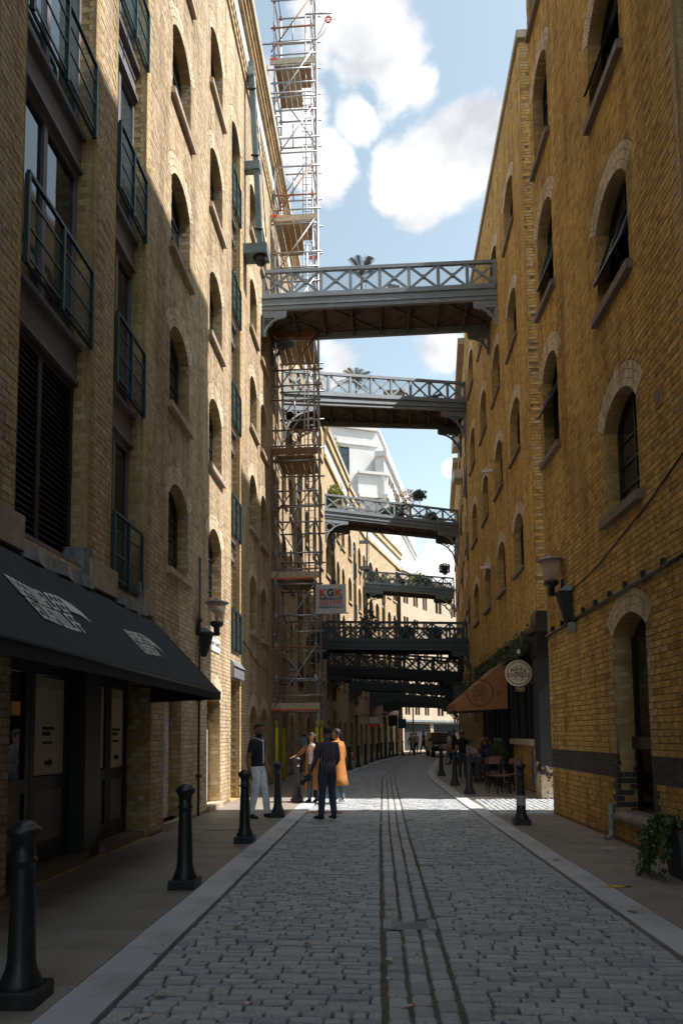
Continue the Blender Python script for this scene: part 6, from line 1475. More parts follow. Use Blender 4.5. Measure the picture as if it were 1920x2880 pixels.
def person(label, loc, rz, J, col, hair='short', hairc='hair_black', H=1.75, voxel=.014, beard=False, glasses=False, head_yaw=0.0, head_pitch=0.0, belly=1.0, cap=None, slim=1.0, z0=.03, coat=None, group=None, sleeve='short'):
    """J: joint positions in metres for a 1.75 m figure, +y is the way the person faces, +x the person's right... all parts one body mesh"""
    t = thing('person', label, 'person', (loc[0], loc[1], z0), group, rz); k = H/1.75; t.scale = (k, k, k)
    hip = Vector(J.get('hip', (0, 0, .93))); ch = Vector(J.get('chest', (hip.x, hip.y+.0, hip.z+.36))); nk = Vector(J.get('neck', (ch.x, ch.y+.0, ch.z+.19)))
    hd = Vector(J.get('head', (nk.x, nk.y+.03, nk.z+.17)))
    mb = MB(); segs = []
    s = slim
    up = (nk-hip)
    def lerp(f): return hip+up*f
    seated = J.get('seated', False)
    loft(mb, [(lerp(-.16), .13*s, .10*s, XA, YA), (lerp(-.06), .165*s, .118*s, XA, YA), (lerp(.06), .165*s, .12*s*belly, XA, YA), (lerp(.28), .148*s, .115*s*belly, XA, YA), (lerp(.5), .16*s, .12*s*belly, XA, YA), (lerp(.72), .178*s, .118*s, XA, YA), (lerp(.86), .17*s, .105*s, XA, YA), (lerp(.96), .115*s, .085, XA, YA), (lerp(1.02), .068, .068, XA, YA)])
    mb.tube([lerp(.95), nk+Vector((0, .005, .03)), hd+Vector((0, -.015, -.05))], [.066, .056, .055], 10)
    segs += [(lerp(-.2), lerp(.02), 'legs'), (lerp(.05), lerp(.9), 'top'), (lerp(1.0), hd, 'skin')]
    # head
    Rh = Matrix.Rotation(head_yaw, 3, 'Z') @ Matrix.Rotation(head_pitch, 3, 'X')
    def hp(x, y, z): return hd+Rh @ Vector((x, y, z))
    prof = [(-.115, .040, .050, .035), (-.10, .052, .066, .022), (-.07, .064, .083, .008), (-.03, .072, .092, .0), (.02, .077, .097, -.004), (.06, .076, .095, -.008), (.09, .065, .080, -.01), (.112, .042, .052, -.012), (.121, .015, .02, -.012)]
    loft(mb, [(hp(0, yo, z), rx, ry, Rh @ Vector(XA), Rh @ Vector(YA)) for (z, rx, ry, yo) in prof], 16)
    mb.tube([hp(0, .088, .025), hp(0, .108, -.005), hp(0, .116, -.022), hp(0, .092, -.034)], [.009, .012, .016, .010], 7)      # nose
    for sx in (-1, 1): mb.tube([hp(sx*.072, -.012, .018), hp(sx*.088, -.02, .004), hp(sx*.078, -.012, -.022)], [.012, .016, .010], 6)   # ears
    mb.tube([hp(-.024, .083, -.062), hp(0, .092, -.060), hp(.024, .083, -.062)], [.006, .010, .006], 6)
    segs.append((hp(0, 0, -.06), hp(0, 0, .06), 'skin'))
    # arms
    for sd in ('L', 'R'):
        sx = 1 if sd == 'R' else -1
        sh = Vector(J.get('sh'+sd, tuple(lerp(.90)+Vector((sx*.185*s, 0, 0))))); el = Vector(J.get('el'+sd, tuple(sh+Vector((sx*.05, -.03, -.28))))); wr = Vector(J.get('wr'+sd, tuple(el+Vector((0, .06, -.25)))))
        mid = sh.lerp(el, .62)
        inr = lerp(.88)+Vector((sx*.10, 0, 0))
        big = 1.12 if sleeve == 'long' else 1.0
        mb.tube([inr, sh, mid, el, el.lerp(wr, .3), wr], [.062*s, .064*s, .054*s*big, .043*big, .042*big, .028*big], 10)
        hv = (wr-el).normalized(); hv = (hv+Vector(J.get('bend'+sd, (0, 0, 0)))).normalized(); pn = Vector(J.get('palm'+sd, (-sx, 0, 0))); sv = hv.cross(pn).normalized()
        # hand: palm, thumb and four unequal fingers
        pc = wr+hv*.085
        loft(mb, [(wr+hv*.0, .024, .020, sv, pn), (wr+hv*.04, .036, .016, sv, pn), (pc, .040, .014, sv, pn), (pc+hv*.01, .036, .011, sv, pn)], 10)
        curl = J.get('curl'+sd, .35)
        for fi, (off, ln) in enumerate(((-.030, .062), (-.010, .072), (.010, .068), (.029, .054))):
            a = pc+sv*off; b = a+hv*ln*.5+pn*ln*.5*curl*.5; c = b+hv*ln*.5*(1-curl*.5)+pn*ln*.5*curl; mb.tube([a, b, c], [.0095, .009, .0075], 6)
        ta = wr+hv*.03-sv*.03; mb.tube([ta, ta-sv*.022+hv*.03+pn*.012, ta-sv*.024+hv*.062+pn*.02], [.012, .0105, .008], 6)
        segs += [(sh, mid, 'top'), (inr, sh, 'top')]
        segs += [(mid, el, 'top' if sleeve == 'long' else 'skin'), (el, wr.lerp(el, .1), 'top' if sleeve == 'long' else 'skin'), (wr+hv*.03, pc+hv*.07, 'skin')]
    # legs and shoes
    for sd in ('L', 'R'):
        sx = 1 if sd == 'R' else -1
        h0 = hip+Vector((sx*.088*s, 0, -.02)); kn = Vector(J.get('kn'+sd, tuple(h0+Vector((sx*.015, .02, -.42))))); an = Vector(J.get('an'+sd, (kn.x, kn.y-.03, .09)))
        wd = J.get('legw', 1.0)
        mb.tube([h0+Vector((0, 0, .05)), h0.lerp(kn, .3), h0.lerp(kn, .8), kn, kn.lerp(an, .35), kn.lerp(an, .85), an+Vector((0, 0, -.01))], [.088*s, .090*s*wd, .068*wd, .062*wd, .062*wd, .05*wd*wd, .046*wd], 12)
        ft = Vector(J.get('ft'+sd, (0.04*sx, 1, 0))).normalized(); sxv = Vector((ft.y, -ft.x, 0))
        heel = Vector((an.x, an.y, an.z-.045))
        loft(mb, [(heel-ft*.065, .030, .030, sxv, (0, 0, 1)), (heel-ft*.03, .040, .045, sxv, (0, 0, 1)), (heel+ft*.05+Vector((0, 0, .0)), .043, .044, sxv, (0, 0, 1)), (heel+ft*.13+Vector((0, 0, -.012)), .047, .032, sxv, (0, 0, 1)), (heel+ft*.185+Vector((0, 0, -.018)), .034, .022, sxv, (0, 0, 1)), (heel+ft*.205+Vector((0, 0, -.02)), .015, .012, sxv, (0, 0, 1))], 10)
        segs += [(h0, kn, 'legs'), (kn, an+Vector((0, 0, .05)), 'legs'), (heel-ft*.05, heel+ft*.19, 'shoe')]
    me = mb.mesh('body'); o = bpy.data.objects.new('body', me); COL.objects.link(o)
    rm = o.modifiers.new('r', 'REMESH'); rm.mode = 'VOXEL'; rm.voxel_size = voxel; rm.use_smooth_shade = True
    sm = o.modifiers.new('s', 'SMOOTH'); sm.factor = .5; sm.iterations = 2
    dg = bpy.context.evaluated_depsgraph_get(); me2 = bpy.data.meshes.new_from_object(o.evaluated_get(dg)); bpy.data.objects.remove(o); me2.name = 'body'
    mats = {'skin': col['skin'], 'top': col['top'], 'legs': col['legs'], 'shoe': col['shoe']}; order = ['skin', 'top', 'legs', 'shoe']
    me2.materials.clear()
    for q in order: me2.materials.append(MATS[mats[q]])
    nf = len(me2.polygons); cen = np.empty(nf*3); me2.polygons.foreach_get('center', cen); cen = cen.reshape(-1, 3)
    best = np.full(nf, 1e9); idx = np.zeros(nf, np.int32)
    for (a, b, kx) in segs:
        a = np.array(a); b = np.array(b); d = b-a; L2 = max(d.dot(d), 1e-9); tt = np.clip(((cen-a)@d)/L2, 0, 1); ds = np.linalg.norm(cen-(a+tt[:, None]*d), axis=1)
        if kx == 'top' and np.linalg.norm(d) > .25: ds = ds-.07
        if kx == 'legs': ds = ds-.03
        u = ds < best; best[u] = ds[u]; idx[u] = order.index(kx)
    tor = (np.abs(cen[:, 0]-hip.x) < .2*s) & (cen[:, 2] > hip.z-.12) & (cen[:, 2] < hip.z+.16) & (np.abs(cen[:, 1]-hip.y) < .19) & (idx != 0)
    if not seated: idx[tor] = np.where(cen[tor, 2] > hip.z+.035, 1, 2)
    me2.polygons.foreach_set('material_index', idx); me2.polygons.foreach_set('use_smooth', [True]*nf); me2.update()
    bo = link(bpy.data.objects.new('body', me2)); bo.parent = t
    # hair / beard / cap as children
    if hair:
        hb = MB(); n = 18
        rows = [(-.02, .0), (.02, .0), (.055, 0), (.09, 0), (.115, 0), (.13, 0)] if hair == 'short' else [(-.30, 0), (-.22, 0), (-.12, 0), (-.04, 0), (.03, 0), (.09, 0), (.118, 0), (.132, 0)]
        P = []
        for (z, _) in rows:
            zz_ = [q[0] for q in prof]; hrx = float(np.interp(max(z, -.02), zz_+[.134], [q[1]+.011 for q in prof]+[.012])); hry = float(np.interp(max(z, -.02), zz_+[.134], [q[2]+.012 for q in prof]+[.014]))
            for i in range(n):
                a = 2*math.pi*i/n; fx, fy = math.cos(a), math.sin(a)
                rx, ry = hrx, hry
                if fy > .25 and z < .072: rx *= .82; ry *= .74           # hairline stays off the face
                if hair == 'long' and z < -.03: rx *= 1.05+abs(z)*.5; ry *= .8 if fy < 0 else .25
                P.append(hp(fx*rx, fy*ry-.012, z+(.012*math.sin(i*2.3) if z < 0 else 0)))
        F_ = []
        for i in range(len(rows)-1):
            for j in range(n): F_.append((i*n+j, i*n+(j+1) % n, (i+1)*n+(j+1) % n, (i+1)*n+j))
        F_.append(tuple((len(rows)-1)*n+j for j in range(n))); hb.add(P, F_, smooth=True); 
        if hair == 'long':
            for i in range(17):
                a = math.pi*(.93+1.14*i/16); x_, y_ = math.cos(a), math.sin(a)
                hb.tube([hp(x_*.07, y_*.085, .07), hp(x_*.092, y_*.11-.005, .0), hp(x_*.10, y_*.11+.01, -.12), hp(x_*.105, y_*.09+.03, -.22), hp(x_*.09, y_*.08+.035, -.31+.03*math.sin(i*2.7))], [.022, .027, .028, .026, .012], 6)
        hb.build('hair', MATS[hairc], t, world=False)
    if beard:
        b_ = MB(); loft(b_, [(hp(0, yo+.006, z), rx*1.06, ry*1.04, Rh @ Vector(XA), Rh @ Vector(YA)) for (z, rx, ry, yo) in ((-.125, .040, .05, .038), (-.10, .058, .074, .022), (-.07, .067, .088, .010), (-.052, .066, .078, .004))], 16); b_.build('beard', MATS[hairc], t, world=False)
    if glasses:
        g_ = MB()
        for sx in (-1, 1):
            pts = [hp(sx*.034+.026*math.cos(a), .098, .022+.019*math.sin(a)) for a in [2*math.pi*i/12 for i in range(13)]]; g_.tube(pts, .003, 4); g_.tube([hp(sx*.06, .096, .026), hp(sx*.08, -.01, .024)], .003, 4)
        g_.tube([hp(-.01, .10, .024), hp(.01, .10, .024)], .003, 4); g_.build('glasses', MATS['metal_dark'], t, world=False)
    if cap:
        c_ = MB(); loft(c_, [(hp(0, -.006, z), rx, ry, Rh @ Vector(XA), Rh @ Vector(YA)) for (z, rx, ry) in ((.045, .088, .108), (.08, .085, .104), (.11, .066, .082), (.13, .03, .04))], 16); c_.add([hp(-.07, .07, .05), hp(.07, .07, .05), hp(.055, .165, .035), hp(-.055, .165, .035), hp(-.07, .07, .042), hp(.07, .07, .042), hp(.055, .165, .027), hp(-.055, .165, .027)], [(0, 1, 2, 3), (4, 5, 6, 7), (2, 3, 7, 6), (0, 3, 7, 4), (1, 2, 6, 5)]); c_.build('cap', MATS[cap], t, world=False)
    if coat:
        cm, zb_, fl_, open_ = coat; c_ = MB(); n = 22; rowz = [(.90, .175, .115), (.72, .195, .135), (.4, .185, .14), (.0, .20, .155), (-.35, .215+fl_*.4, .17+fl_*.35), (zb_, .23+fl_, .185+fl_)]
        P = []
        for (f, rx, ry) in rowz:
            c0 = lerp(f) if f >= 0 else hip+Vector((0, 0, f))
            for i in range(n+1):
                a = math.pi/2+open_+(2*math.pi-2*open_)*i/n; fo = 1+(.07*math.sin(a*5+f*3)+.04*math.sin(a*9-f*7))*(1 if f < .1 else .35); P.append(c0+Vector((math.cos(a)*rx*s*fo, math.sin(a)*ry*s*fo, .012*math.sin(i*1.7) if f < -.3 else 0)))
        F_ = []
        for i in range(len(rowz)-1):
            for j in range(n): F_.append((i*(n+1)+j, i*(n+1)+j+1, (i+1)*(n+1)+j+1, (i+1)*(n+1)+j))
        c_.add(P, F_, smooth=True); co = c_.build('coat', MATS[cm], t, world=False); sd_ = co.modifiers.new('thick', 'SOLIDIFY'); sd_.thickness = .012
    return t, hp
# angle helper: facing direction (dx, dy) -> rz so that local +y points there
face = lambda dx, dy: math.atan2(-dx, dy)
P1, hp1 = person('man in navy polo shirt and white trousers looking right beside two bollards', (-2.47, 13.72), face(.93, -.36), dict(
    elL=(-.25, -.02, 1.10), wrL=(-.25, .10, .87), elR=(.26, -.05, 1.10), wrR=(.30, .02, .86), knR=(.11, .02, .50), anR=(.13, -.08, .09), knL=(-.11, .10, .50), anL=(-.13, .13, .09), ftL=(-.12, 1, 0), ftR=(.2, 1, 0), legw=1.13, palmR=(-1, 0, 0)),
    dict(skin='skin_brown', top='cl_navy', legs='cl_white', shoe='cl_shoe'), beard=True, glasses=True, head_yaw=rad(-12), head_pitch=rad(-14), H=1.79, voxel=.012)
tr = MB(); tr.beam((.0, .128, 1.02), (.0, .125, 1.42), .03, .008, up=(0, 1, 0)); tr.tube([(-.07, .07, 1.475), (-.03, .105, 1.445), (0, .122, 1.40), (.03, .105, 1.445), (.07, .07, 1.475), (.06, -.03, 1.50), (-.06, -.03, 1.50), (-.07, .07, 1.475)], .010, 5); tr.build('placket', MATS['cl_white'], P1, world=False)
P2, hp2 = person('man in dark striped shirt and jeans seen from behind holding a camera', (-1.10, 13.45), face(-.62, .78), dict(
    elL=(-.26, .02, 1.12), wrL=(-.27, .16, .92), elR=(.24, -.02, 1.12), wrR=(.20, .14, .95), knL=(-.1, .03, .5), anL=(-.12, .04, .09), knR=(.1, .0, .5), anR=(.11, -.06, .09), curlL=.9, ftL=(-.25, 1, 0), ftR=(.15, 1, 0), legw=1.12),
    dict(skin='skin_brown', top='cl_stripe', legs='cl_jeans', shoe='cl_shoe'), sleeve='long', H=1.72, voxel=.012, belly=1.15, slim=1.06, head_yaw=rad(18))
sh_ = MB(); loft(sh_, [((0, 0, .86), .185, .15, XA, YA), ((0, 0, .98), .18, .148, XA, YA), ((0, 0, 1.1), .168, .14, XA, YA)], 20); sh_.build('shirt_tail', MATS['cl_stripe'], P2, world=False)
CM = thing('hand_camera', 'black camera with long lens held in the striped shirt man\'s hand', 'camera', (0, 0, 0)); CM.matrix_world = Matrix.Translation((-1.45, 13.34, .80))
m = MB(); m.box(-.07, .07, -.035, .035, -.05, .05); m.box(-.03, .03, -.03, .03, .05, .075); m.build('body', MATS['metal_dark'], CM, world=False)
m = MB(); m.tube([(-.02, -.03, -.01), (-.07, -.10, -.05), (-.10, -.15, -.08)], [.036, .040, .042], 14); m.build('lens', MATS['metal_dark'], CM, world=False); m = MB(); m.tube([(-.10, -.15, -.08), (-.101, -.152, -.081)], .034, 14); m.build('front_glass', MATS['glass_blue'], CM, world=False)
P3, hp3 = person('woman in long orange coat and pale top resting a hand on the bollard', (-1.74, 16.98), face(-.35, -.93), dict(
    shR=(.155, 0, 1.40), elR=(.33, .10, 1.20), wrR=(.40, .22, 1.16), palmR=(0, 0, -1), elL=(-.23, .0, 1.12), wrL=(-.22, .1, .88), knR=(.06, .02, .5), anR=(.05, .08, .09), knL=(-.09, 0, .5), anL=(-.10, -.03, .09)),
    dict(skin='skin_brown', top='cl_cream', legs='cl_jeans2', shoe='cl_black'), hair='long', H=1.62, voxel=.013, slim=.86, head_pitch=rad(-18), head_yaw=rad(15), coat=('cl_orange', -.62, .03, .42))
m = MB(); m.tube([(.15, 0, 1.41), (.25, .05, 1.30), (.34, .11, 1.20), (.37, .17, 1.18)], [.068, .062, .056, .05], 10); m.tube([(-.15, 0, 1.41), (-.21, 0, 1.26), (-.235, .0, 1.12), (-.225, .06, .96)], [.068, .062, .056, .05], 10); m.build('coat_sleeve', MATS['cl_orange'], P3, world=False)
m = MB()
for x in (.06, -.08): m.tube([(x, .03, .42), (x, .02, .11)], [.052, .048], 10)
m.build('boots', MATS['cl_black'], P3, world=False)
P4, hp4 = person('man in long orange coat and jeans half hidden behind the striped shirt man', (-1.13, 16.75), face(-.75, .45), dict(
    elL=(-.26, .06, 1.14), wrL=(-.22, .22, 1.02), elR=(.25, -.02, 1.12), wrR=(.25, .06, .88), knR=(.10, .02, .5), anR=(.12, -.08, .09)),
    dict(skin='skin_brown', top='cl_orange', legs='cl_jeans2', shoe='cl_white'), sleeve='long', H=1.70, voxel=.014, head_yaw=rad(15), coat=('cl_orange', -.52, .05, .2))
person('man in pale blue polo shirt holding a phone by the scaffold', (-3.22, 28.2), face(.1, -1), dict(
    elL=(-.33, .10, 1.24), wrL=(-.14, .14, 1.50), elR=(.26, .0, 1.1), wrR=(.16, .18, 1.0), knR=(.12, .03, .5), anR=(.12, .02, .09), knL=(-.10, -.02, .5), anL=(-.16, .1, .09), bendL=(.0, 0, .4), legw=1.1),
    dict(skin='skin_fair', top='cl_pale_blue', legs='cl_greytrs', shoe='cl_sole'), hairc='hair_brown', beard=True, H=1.78, voxel=.016, belly=1.12, slim=1.08)
person('person in dark green top standing behind the orange coats', (-1.98, 26.0), face(.2, 1), {}, dict(skin='skin_brown', top='cl_green', legs='cl_black', shoe='cl_black'), H=1.72, voxel=.018)
person('woman in white cap and black top seen from behind at the restaurant tables', (2.62, 24.7), face(.15, 1), dict(knR=(.10, .05, .5), anR=(.14, .12, .09), legw=1.1), dict(skin='skin_fair', top='cl_black', legs='cl_jeans', shoe='cl_sole'), cap='cl_white', hairc='hair_brown', H=1.66, voxel=.016, slim=.92)
person('person with a tan shoulder bag walking near the parked car', (3.3, 37.2), face(1, .2), dict(knR=(.1, .12, .52), anR=(.1, .22, .1), knL=(-.1, -.05, .5), anL=(-.1, -.2, .1)), dict(skin='skin_fair', top='cl_cream', legs='cl_tan', shoe='cl_sole'), hairc='hair_brown', H=1.68, voxel=.018)
m = MB(); m.tube([(.17, 0, 1.41), (.23, 0, 1.27), (.255, -.01, 1.12), (.25, .05, .93)], [.075, .07, .064, .056], 10); m.tube([(-.17, 0, 1.41), (-.23, .02, 1.27), (-.265, .05, 1.15), (-.23, .2, 1.04)], [.075, .07, .064, .056], 10); m.build('coat_sleeve', MATS['cl_orange'], P4, world=False)
BG = thing('shoulder_bag', 'tan fabric bag at the walking person\'s side', 'bag', (3.02, 36.95, .8)); m = MB(); loft(m, [((3.02, 36.95, .72), .17, .06, XA, YA), ((3.02, 36.95, .8), .2, .08, XA, YA), ((3.05, 36.95, 1.08), .14, .06, XA, YA)], 12); m.build('pouch', MATS['cl_tan'], BG); MB().tube([(3.05, 36.95, 1.08), (3.18, 36.98, 1.42)], .012, 5).build('strap', MATS['cl_tan'], BG)
SEAT = dict(hip=(0, 0, .54), seated=True, knL=(-.12, .40, .50), anL=(-.12, .38, .09), knR=(.12, .40, .50), anR=(.12, .38, .09), elL=(-.25, .10, .80), wrL=(-.12, .32, .76), elR=(.25, .10, .80), wrR=(.12, .32, .76))
person('diner in teal cap and white top facing the street at the table', (3.0, 25.75), face(-.15, -1), SEAT, dict(skin='skin_fair', top='cl_white', legs='cl_jeans', shoe='cl_sole'), cap='cl_teal', hairc='hair_brown', voxel=.018, slim=.95)
person('diner in red top beside the wall at the table', (3.52, 25.6), face(-.3, -1), SEAT, dict(skin='skin_fair', top='cl_red', legs='cl_black', shoe='cl_black'), hair='long', voxel=.018, slim=.9)
person('diner in dark blue jacket with back to the street', (3.42, 23.6), face(0, 1), SEAT, dict(skin='skin_brown', top='cl_darkblue', legs='cl_black', shoe='cl_black'), sleeve='long', voxel=.018, slim=1.1, H=1.85)
WALK = dict(knR=(.1, .16, .52), anR=(.1, .26, .12), knL=(-.1, -.02, .5), anL=(-.1, -.24, .12), elL=(-.24, .12, 1.14), wrL=(-.2, .28, .98), elR=(.24, -.14, 1.12), wrR=(.24, -.12, .88))
for (x, y, d, tp, ps, hh, lab) in ((1.85, 52.2, (1, -.5), 'cl_tan', WALK, 1.66, 'distant person in tan by the end of the bollard row'), (2.95, 55.5, (-1, -.4), 'cl_darkblue', WALK, 1.8, 'distant person in dark blue near the bend'), (2.45, 57.6, (.6, 1), 'cl_cream', {}, 1.7, 'distant person in cream farthest down the street'), (3.45, 36.2, (-1, .3), 'cl_black', WALK, 1.78, 'dark clothed person beyond the restaurant doorway')):
    person(lab, (x, y), face(*d), ps, dict(skin='skin_fair', top=tp, legs='cl_black', shoe='cl_black'), voxel=.024, hairc='hair_brown', H=hh)
# ================================================================= restaurant furniture
TB = thing('dining_table', 'dark dining table in front of the seated diners', 'table', (3.15, 24.7, .03)); MB().box(2.75, 3.65, 24.35, 25.15, .72, .76).build('top', MATS['frame_black'], TB)
for (x, y) in ((2.8, 24.4), (3.6, 24.4), (2.8, 25.1), (3.6, 25.1)): MB().box(x-.025, x+.025, y-.025, y+.025, .03, .72).build('leg', MATS['frame_black'], TB)
BC = thing('bench', 'dark slatted bench under the blue jacketed diner', 'bench', (3.42, 23.5, .03)); MB().box(2.85, 3.75, 23.38, 23.78, .40, .46).build('seat', MATS['frame_black'], BC)
for i in range(5): MB().box(2.85, 3.75, 23.30, 23.33, .08+i*.16, .20+i*.16).build('slat', MATS['frame_black'], BC)
for x in (2.9, 3.7): MB().box(x-.03, x+.03, 23.33, 23.75, .03, .40).build('leg', MATS['frame_black'], BC)
for (x, y, d, lab) in ((3.0, 25.8, 0, 'dark chair under the diner in the teal cap'), (3.52, 25.7, 0, 'dark chair under the diner in red')): chair((x, y, .03), rad(0), lab, h=.8)
for (x, y, a, lab) in ((2.98, 19.1, 25, 'black metal chair with orange wood seat nearest the kerb by the bollard'), (3.38, 19.65, 200, 'black metal chair with orange wood seat against the restaurant plinth'), (3.0, 20.3, 170, 'black metal chair with orange wood seat behind the nearest one'), (3.3, 21.2, 10, 'black metal chair with orange wood seat farthest back beside the shrub')):
    chair((x, y, .03), rad(a), lab, 'iron_black', 'timber_red', h=.9, group='restaurant chairs on the pavement')
GT = thing('bistro_table', 'small dark bistro table among the restaurant chairs', 'table', (3.28, 20.3, .03)); MB().lathe([(.3, .72), (.3, .75), (.001, .75)], (3.32, 20.5, .03), 18).build('top', MATS['frame_black'], GT); MB().tube([(3.32, 20.5, .05), (3.32, 20.5, .75)], .03, 8).build('leg', MATS['galv'], GT); MB().lathe([(.2, .0), (.2, .02), (.001, .03)], (3.32, 20.5, .03), 14).build('foot', MATS['galv'], GT)
# traffic cone, signs
TC = thing('traffic_cone', 'red and white traffic cone by the far bollards', 'traffic cone', (-2.1, 44.6, .03)); MB().box(-2.28, -1.92, 44.42, 44.78, .03, .07).build('base', MATS['orange_tape'], TC); MB().lathe([(.14, .07), (.10, .3)], (-2.1, 44.6, 0), 14).build('cone', MATS['orange_tape'], TC); MB().lathe([(.10, .3), (.065, .52)], (-2.1, 44.6, 0), 14).build('band', MATS['print_white'], TC); MB().lathe([(.065, .52), (.03, .75), (.001, .75)], (-2.1, 44.6, 0), 14).build('tip', MATS['orange_tape'], TC)
def hang_sign(x, y, z, w, h, mats, label, wallx, split=None):
    t = thing('projecting_sign', label, 'sign', (x, y, z))
    if split: MB().box(x-w/2, x+w/2, y-.03, y+.03, z+h*split, z+h).build('panel', MATS[mats[0]], t); MB().box(x-w/2, x+w/2, y-.031, y+.031, z, z+h*split).build('lower_panel', MATS[mats[1]], t)
    else: MB().box(x-w/2, x+w/2, y-.03, y+.03, z, z+h).build('panel', MATS[mats[0]], t)
    MB().tube([(wallx, y, z+h+.08), (x+(w/2 if wallx < x else -w/2), y, z+h+.08)], .02, 6).build('bracket', MATS['iron_black'], t)
    for s in (-.4, .4): MB().tube([(x+s*w, y, z+h), (x+s*w, y, z+h+.08)], .01, 5).build('hanger', MATS['iron_black'], t)
    return t
hang_sign(-.70, 46.8, 2.12, .62, .62, ('print_white', 'orange_tape'), 'square white and orange shop sign projecting from the far shaded wall', -2.2, .36)
hang_sign(.55, 50.2, 2.2, .65, .75, ('print_black',), 'black square sign beyond the white and orange one', -1.7); hang_sign(1.25, 53.4, 2.05, .6, .7, ('blue_hoarding',), 'dark blue sign near the far corner', -1.2)
hang_sign(3.15, 29.2, 2.72, .72, .85, ('frame_black',), 'dark hanging sign beyond the tan awning', 3.82)
t = thing('wall_banner', 'narrow white vertical banner on the shaded wall right of the scaffold', 'banner', (-3.0, 35, 2.5)); MB().box(-3.3, -3.05, 34.2, 34.24, 2.05, 3.15).build('panel', MATS['print_white'], t); MB().box(-3.5, -3.05, 34.2, 34.24, 3.15, 3.2).build('arm', MATS['iron_black'], t)
t = thing('camera_pole', 'pale pole with dome camera near the far corner', 'pole', (2.2, 60, 0)); MB().tube([(2.35, 60, 0), (2.35, 60, 5.4)], .06, 8).build('pole', MATS['lead'], t); MB().tube([(2.35, 60, 5.2), (1.2, 60, 5.35)], .05, 6).build('arm', MATS['lead'], t); MB().lathe([(.001, -.2), (.16, -.1), (.16, .15), (.001, .2)], (2.3, 59.9, 5.1), 10).build('dome', MATS['print_white'], t)
# ================================================================= parked off-roader
CR = thing('parked_car', 'black boxy off-roader with roof rack facing the camera at the bend', 'car', (3.95, 51.5, 0)); CR.rotation_euler = (0, 0, rad(4))
plain('car_black', (.012, .014, .017), .22, .3, var=.1, bumps=0); plain('chrome_grey', (.35, .36, .38), .3, .8, var=.1, bumps=0); plain('tyre', (.015, .015, .015), .9, var=.2)
def cpart(m, nm, mt): return m.build(nm, MATS[mt], CR, world=False)
m = MB(); w = .84
m.hexa([(-w, -2.1, .42), (w, -2.1, .42), (w, 2.2, .42), (-w, 2.2, .42), (-w, -2.05, 1.02), (w, -2.05, 1.02), (w, 2.2, 1.05), (-w, 2.2, 1.05)])
m.hexa([(-w+.02, -2.0, 1.02), (w-.02, -2.0, 1.02), (w-.02, -.85, 1.03), (-w+.02, -.85, 1.03), (-w+.06, -1.95, 1.09), (w-.06, -1.95, 1.09), (w-.06, -.85, 1.16), (-w+.06, -.85, 1.16)])
m.hexa([(-w+.03, -.9, 1.04), (w-.03, -.9, 1.04), (w-.03, 2.15, 1.04), (-w+.03, 2.15, 1.04), (-w+.13, -.45, 1.72), (w-.13, -.45, 1.72), (w-.13, 2.1, 1.74), (-w+.13, 2.1, 1.74)])
cpart(m, 'body', 'car_black')
m = MB(); m.quad((-w+.10, -.90, 1.10), (w-.10, -.90, 1.10), (w-.19, -.495, 1.67), (-w+.19, -.495, 1.67)); cpart(m, 'windscreen', 'glass_blue')
m = MB(); m.box(-.56, .56, -2.125, -2.09, .72, .93); cpart(m, 'grille', 'chrome_grey')
for sx in (-1, 1):
    m = MB(); m.tube([(sx*.66, -2.09, .83), (sx*.66, -2.14, .83)], .105, 16); cpart(m, 'headlight', 'print_white')
    m = MB(); m.box(sx*(w+.02)-.09, sx*(w+.02)+.09, -.75, -.62, 1.12, 1.3); cpart(m, 'mirror', 'car_black')
    for yy in (-1.35, 1.35):
        m = MB(); m.tube([(sx*(w-.2), yy, .36), (sx*(w+.03), yy, .36)], .36, 20); cpart(m, 'wheel', 'tyre')
        m = MB(); m.tube([(sx*(w+.0), yy, .36), (sx*(w+.04), yy, .36)], .2, 14); cpart(m, 'rim', 'chrome_grey')
    m = MB(); m.beam((sx*.6, -.3, 1.82), (sx*.6, 1.9, 1.83), .04, .04); cpart(m, 'rack_rail', 'frame_black')
m = MB(); m.box(-w-.01, w+.01, -2.18, -2.04, .40, .64); cpart(m, 'bumper', 'frame_black'); m = MB(); m.box(-.26, .26, -2.19, -2.18, .5, .6); cpart(m, 'number_plate', 'print_white')
for yy in (-.2, .4, 1.0, 1.6): m = MB(); m.beam((-.6, yy, 1.82), (.6, yy, 1.82), .03, .03); cpart(m, 'rack_bar', 'frame_black')
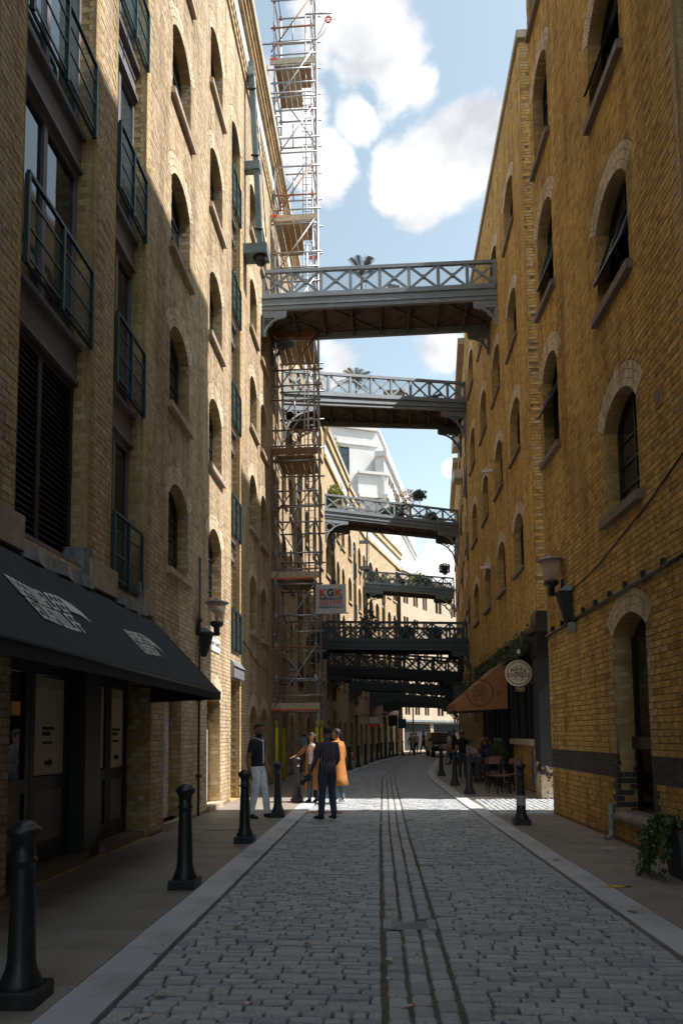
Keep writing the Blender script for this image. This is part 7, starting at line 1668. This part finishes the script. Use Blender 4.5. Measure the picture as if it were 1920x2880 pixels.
# ================================================================= litter and marks
t = thing('paint_mark', 'splash of yellow paint across the kerb by the planter pavement', 'paint mark', (2.3, 7.55, .034))
m = MB(); rr = random.Random(4); P = []
for i in range(22):
    a = 2*math.pi*i/22; r = 1+rr.uniform(-.35, .35); P.append((2.34+.15*r*math.cos(a), 7.56+.05*r*math.sin(a), .0345))
m.add(P, [tuple(range(22))]); m.add([(p[0]*.4+1.50, p[1]*.4+4.53, .0345) for p in P], [tuple(range(22))])
plain('yellow_paint', (.62, .42, .02), .8, var=.2, scale=30); m.build('splash', MATS['yellow_paint'], t)
t = thing('chalk_mark', 'pale utility mark on the slabs near the drainpipe stub', 'paint mark', (2.9, 10, .034)); MB().box(2.85, 3.12, 10.0, 10.03, .032, .0345).build('mark', MATS['print_white'], t)
lt = MB(); rl_ = random.Random(9)
for i in range(260):
    if i < 90: x, y = rl_.uniform(2.6, 3.35), rl_.uniform(6.5, 14)
    else: x, y = rl_.uniform(-1.9, 2.2), 4+rl_.random()**1.6*12
    if i < 90: x = 3.75-.0362*y-abs(rl_.gauss(0, .25))-.02
    a = rl_.random()*6.28; l = rl_.uniform(.012, .04); w2_ = l*rl_.uniform(.25, .7); z = .036 if (x > ro(y)-.3 or x < rl(y)) else .022
    c, s = math.cos(a), math.sin(a)
    lt.add([(x+c*l-s*w2_, y+s*l+c*w2_, z), (x-c*l-s*w2_*.4, y-s*l+c*w2_, z+.006), (x-c*l+s*w2_, y-s*l-c*w2_, z), (x+c*l*.7+s*w2_, y+s*l-c*w2_, z+.004)], [(0, 1, 2, 3)], 0, rl_.random())
leafmat('litter_mix', (.20, .12, .06), (.55, .48, .42)); tag(lt.build('leaf_litter', MATS['litter_mix']), 'scattered dry leaves and scraps on the setts and pavement', 'litter', kind='stuff')
cg = 0
for (x, y, a) in ((.10, 4.28, .3), (-.02, 4.75, -.5), (.16, 5.25, .1), (-.62, 4.45, .8), (-.85, 4.3, -.4)):
    t = thing('cigarette_end', ['cigarette end at the foot of the channel setts', 'cigarette end beside the channel joint left of the grate', 'cigarette end just below the grate', 'cigarette end on the setts toward the kerb', 'cigarette end nearest the broad kerb'][cg], 'litter', (x, y, .03)); cg += 1
    c, s = math.cos(a), math.sin(a); MB().tube([(x, y, .032), (x+.03*c, y+.03*s, .032)], .006, 6).build('paper', MATS['print_white'], t); MB().tube([(x+.03*c, y+.03*s, .032), (x+.05*c, y+.05*s, .032)], .006, 6).build('filter', MATS['orange_tape'], t)
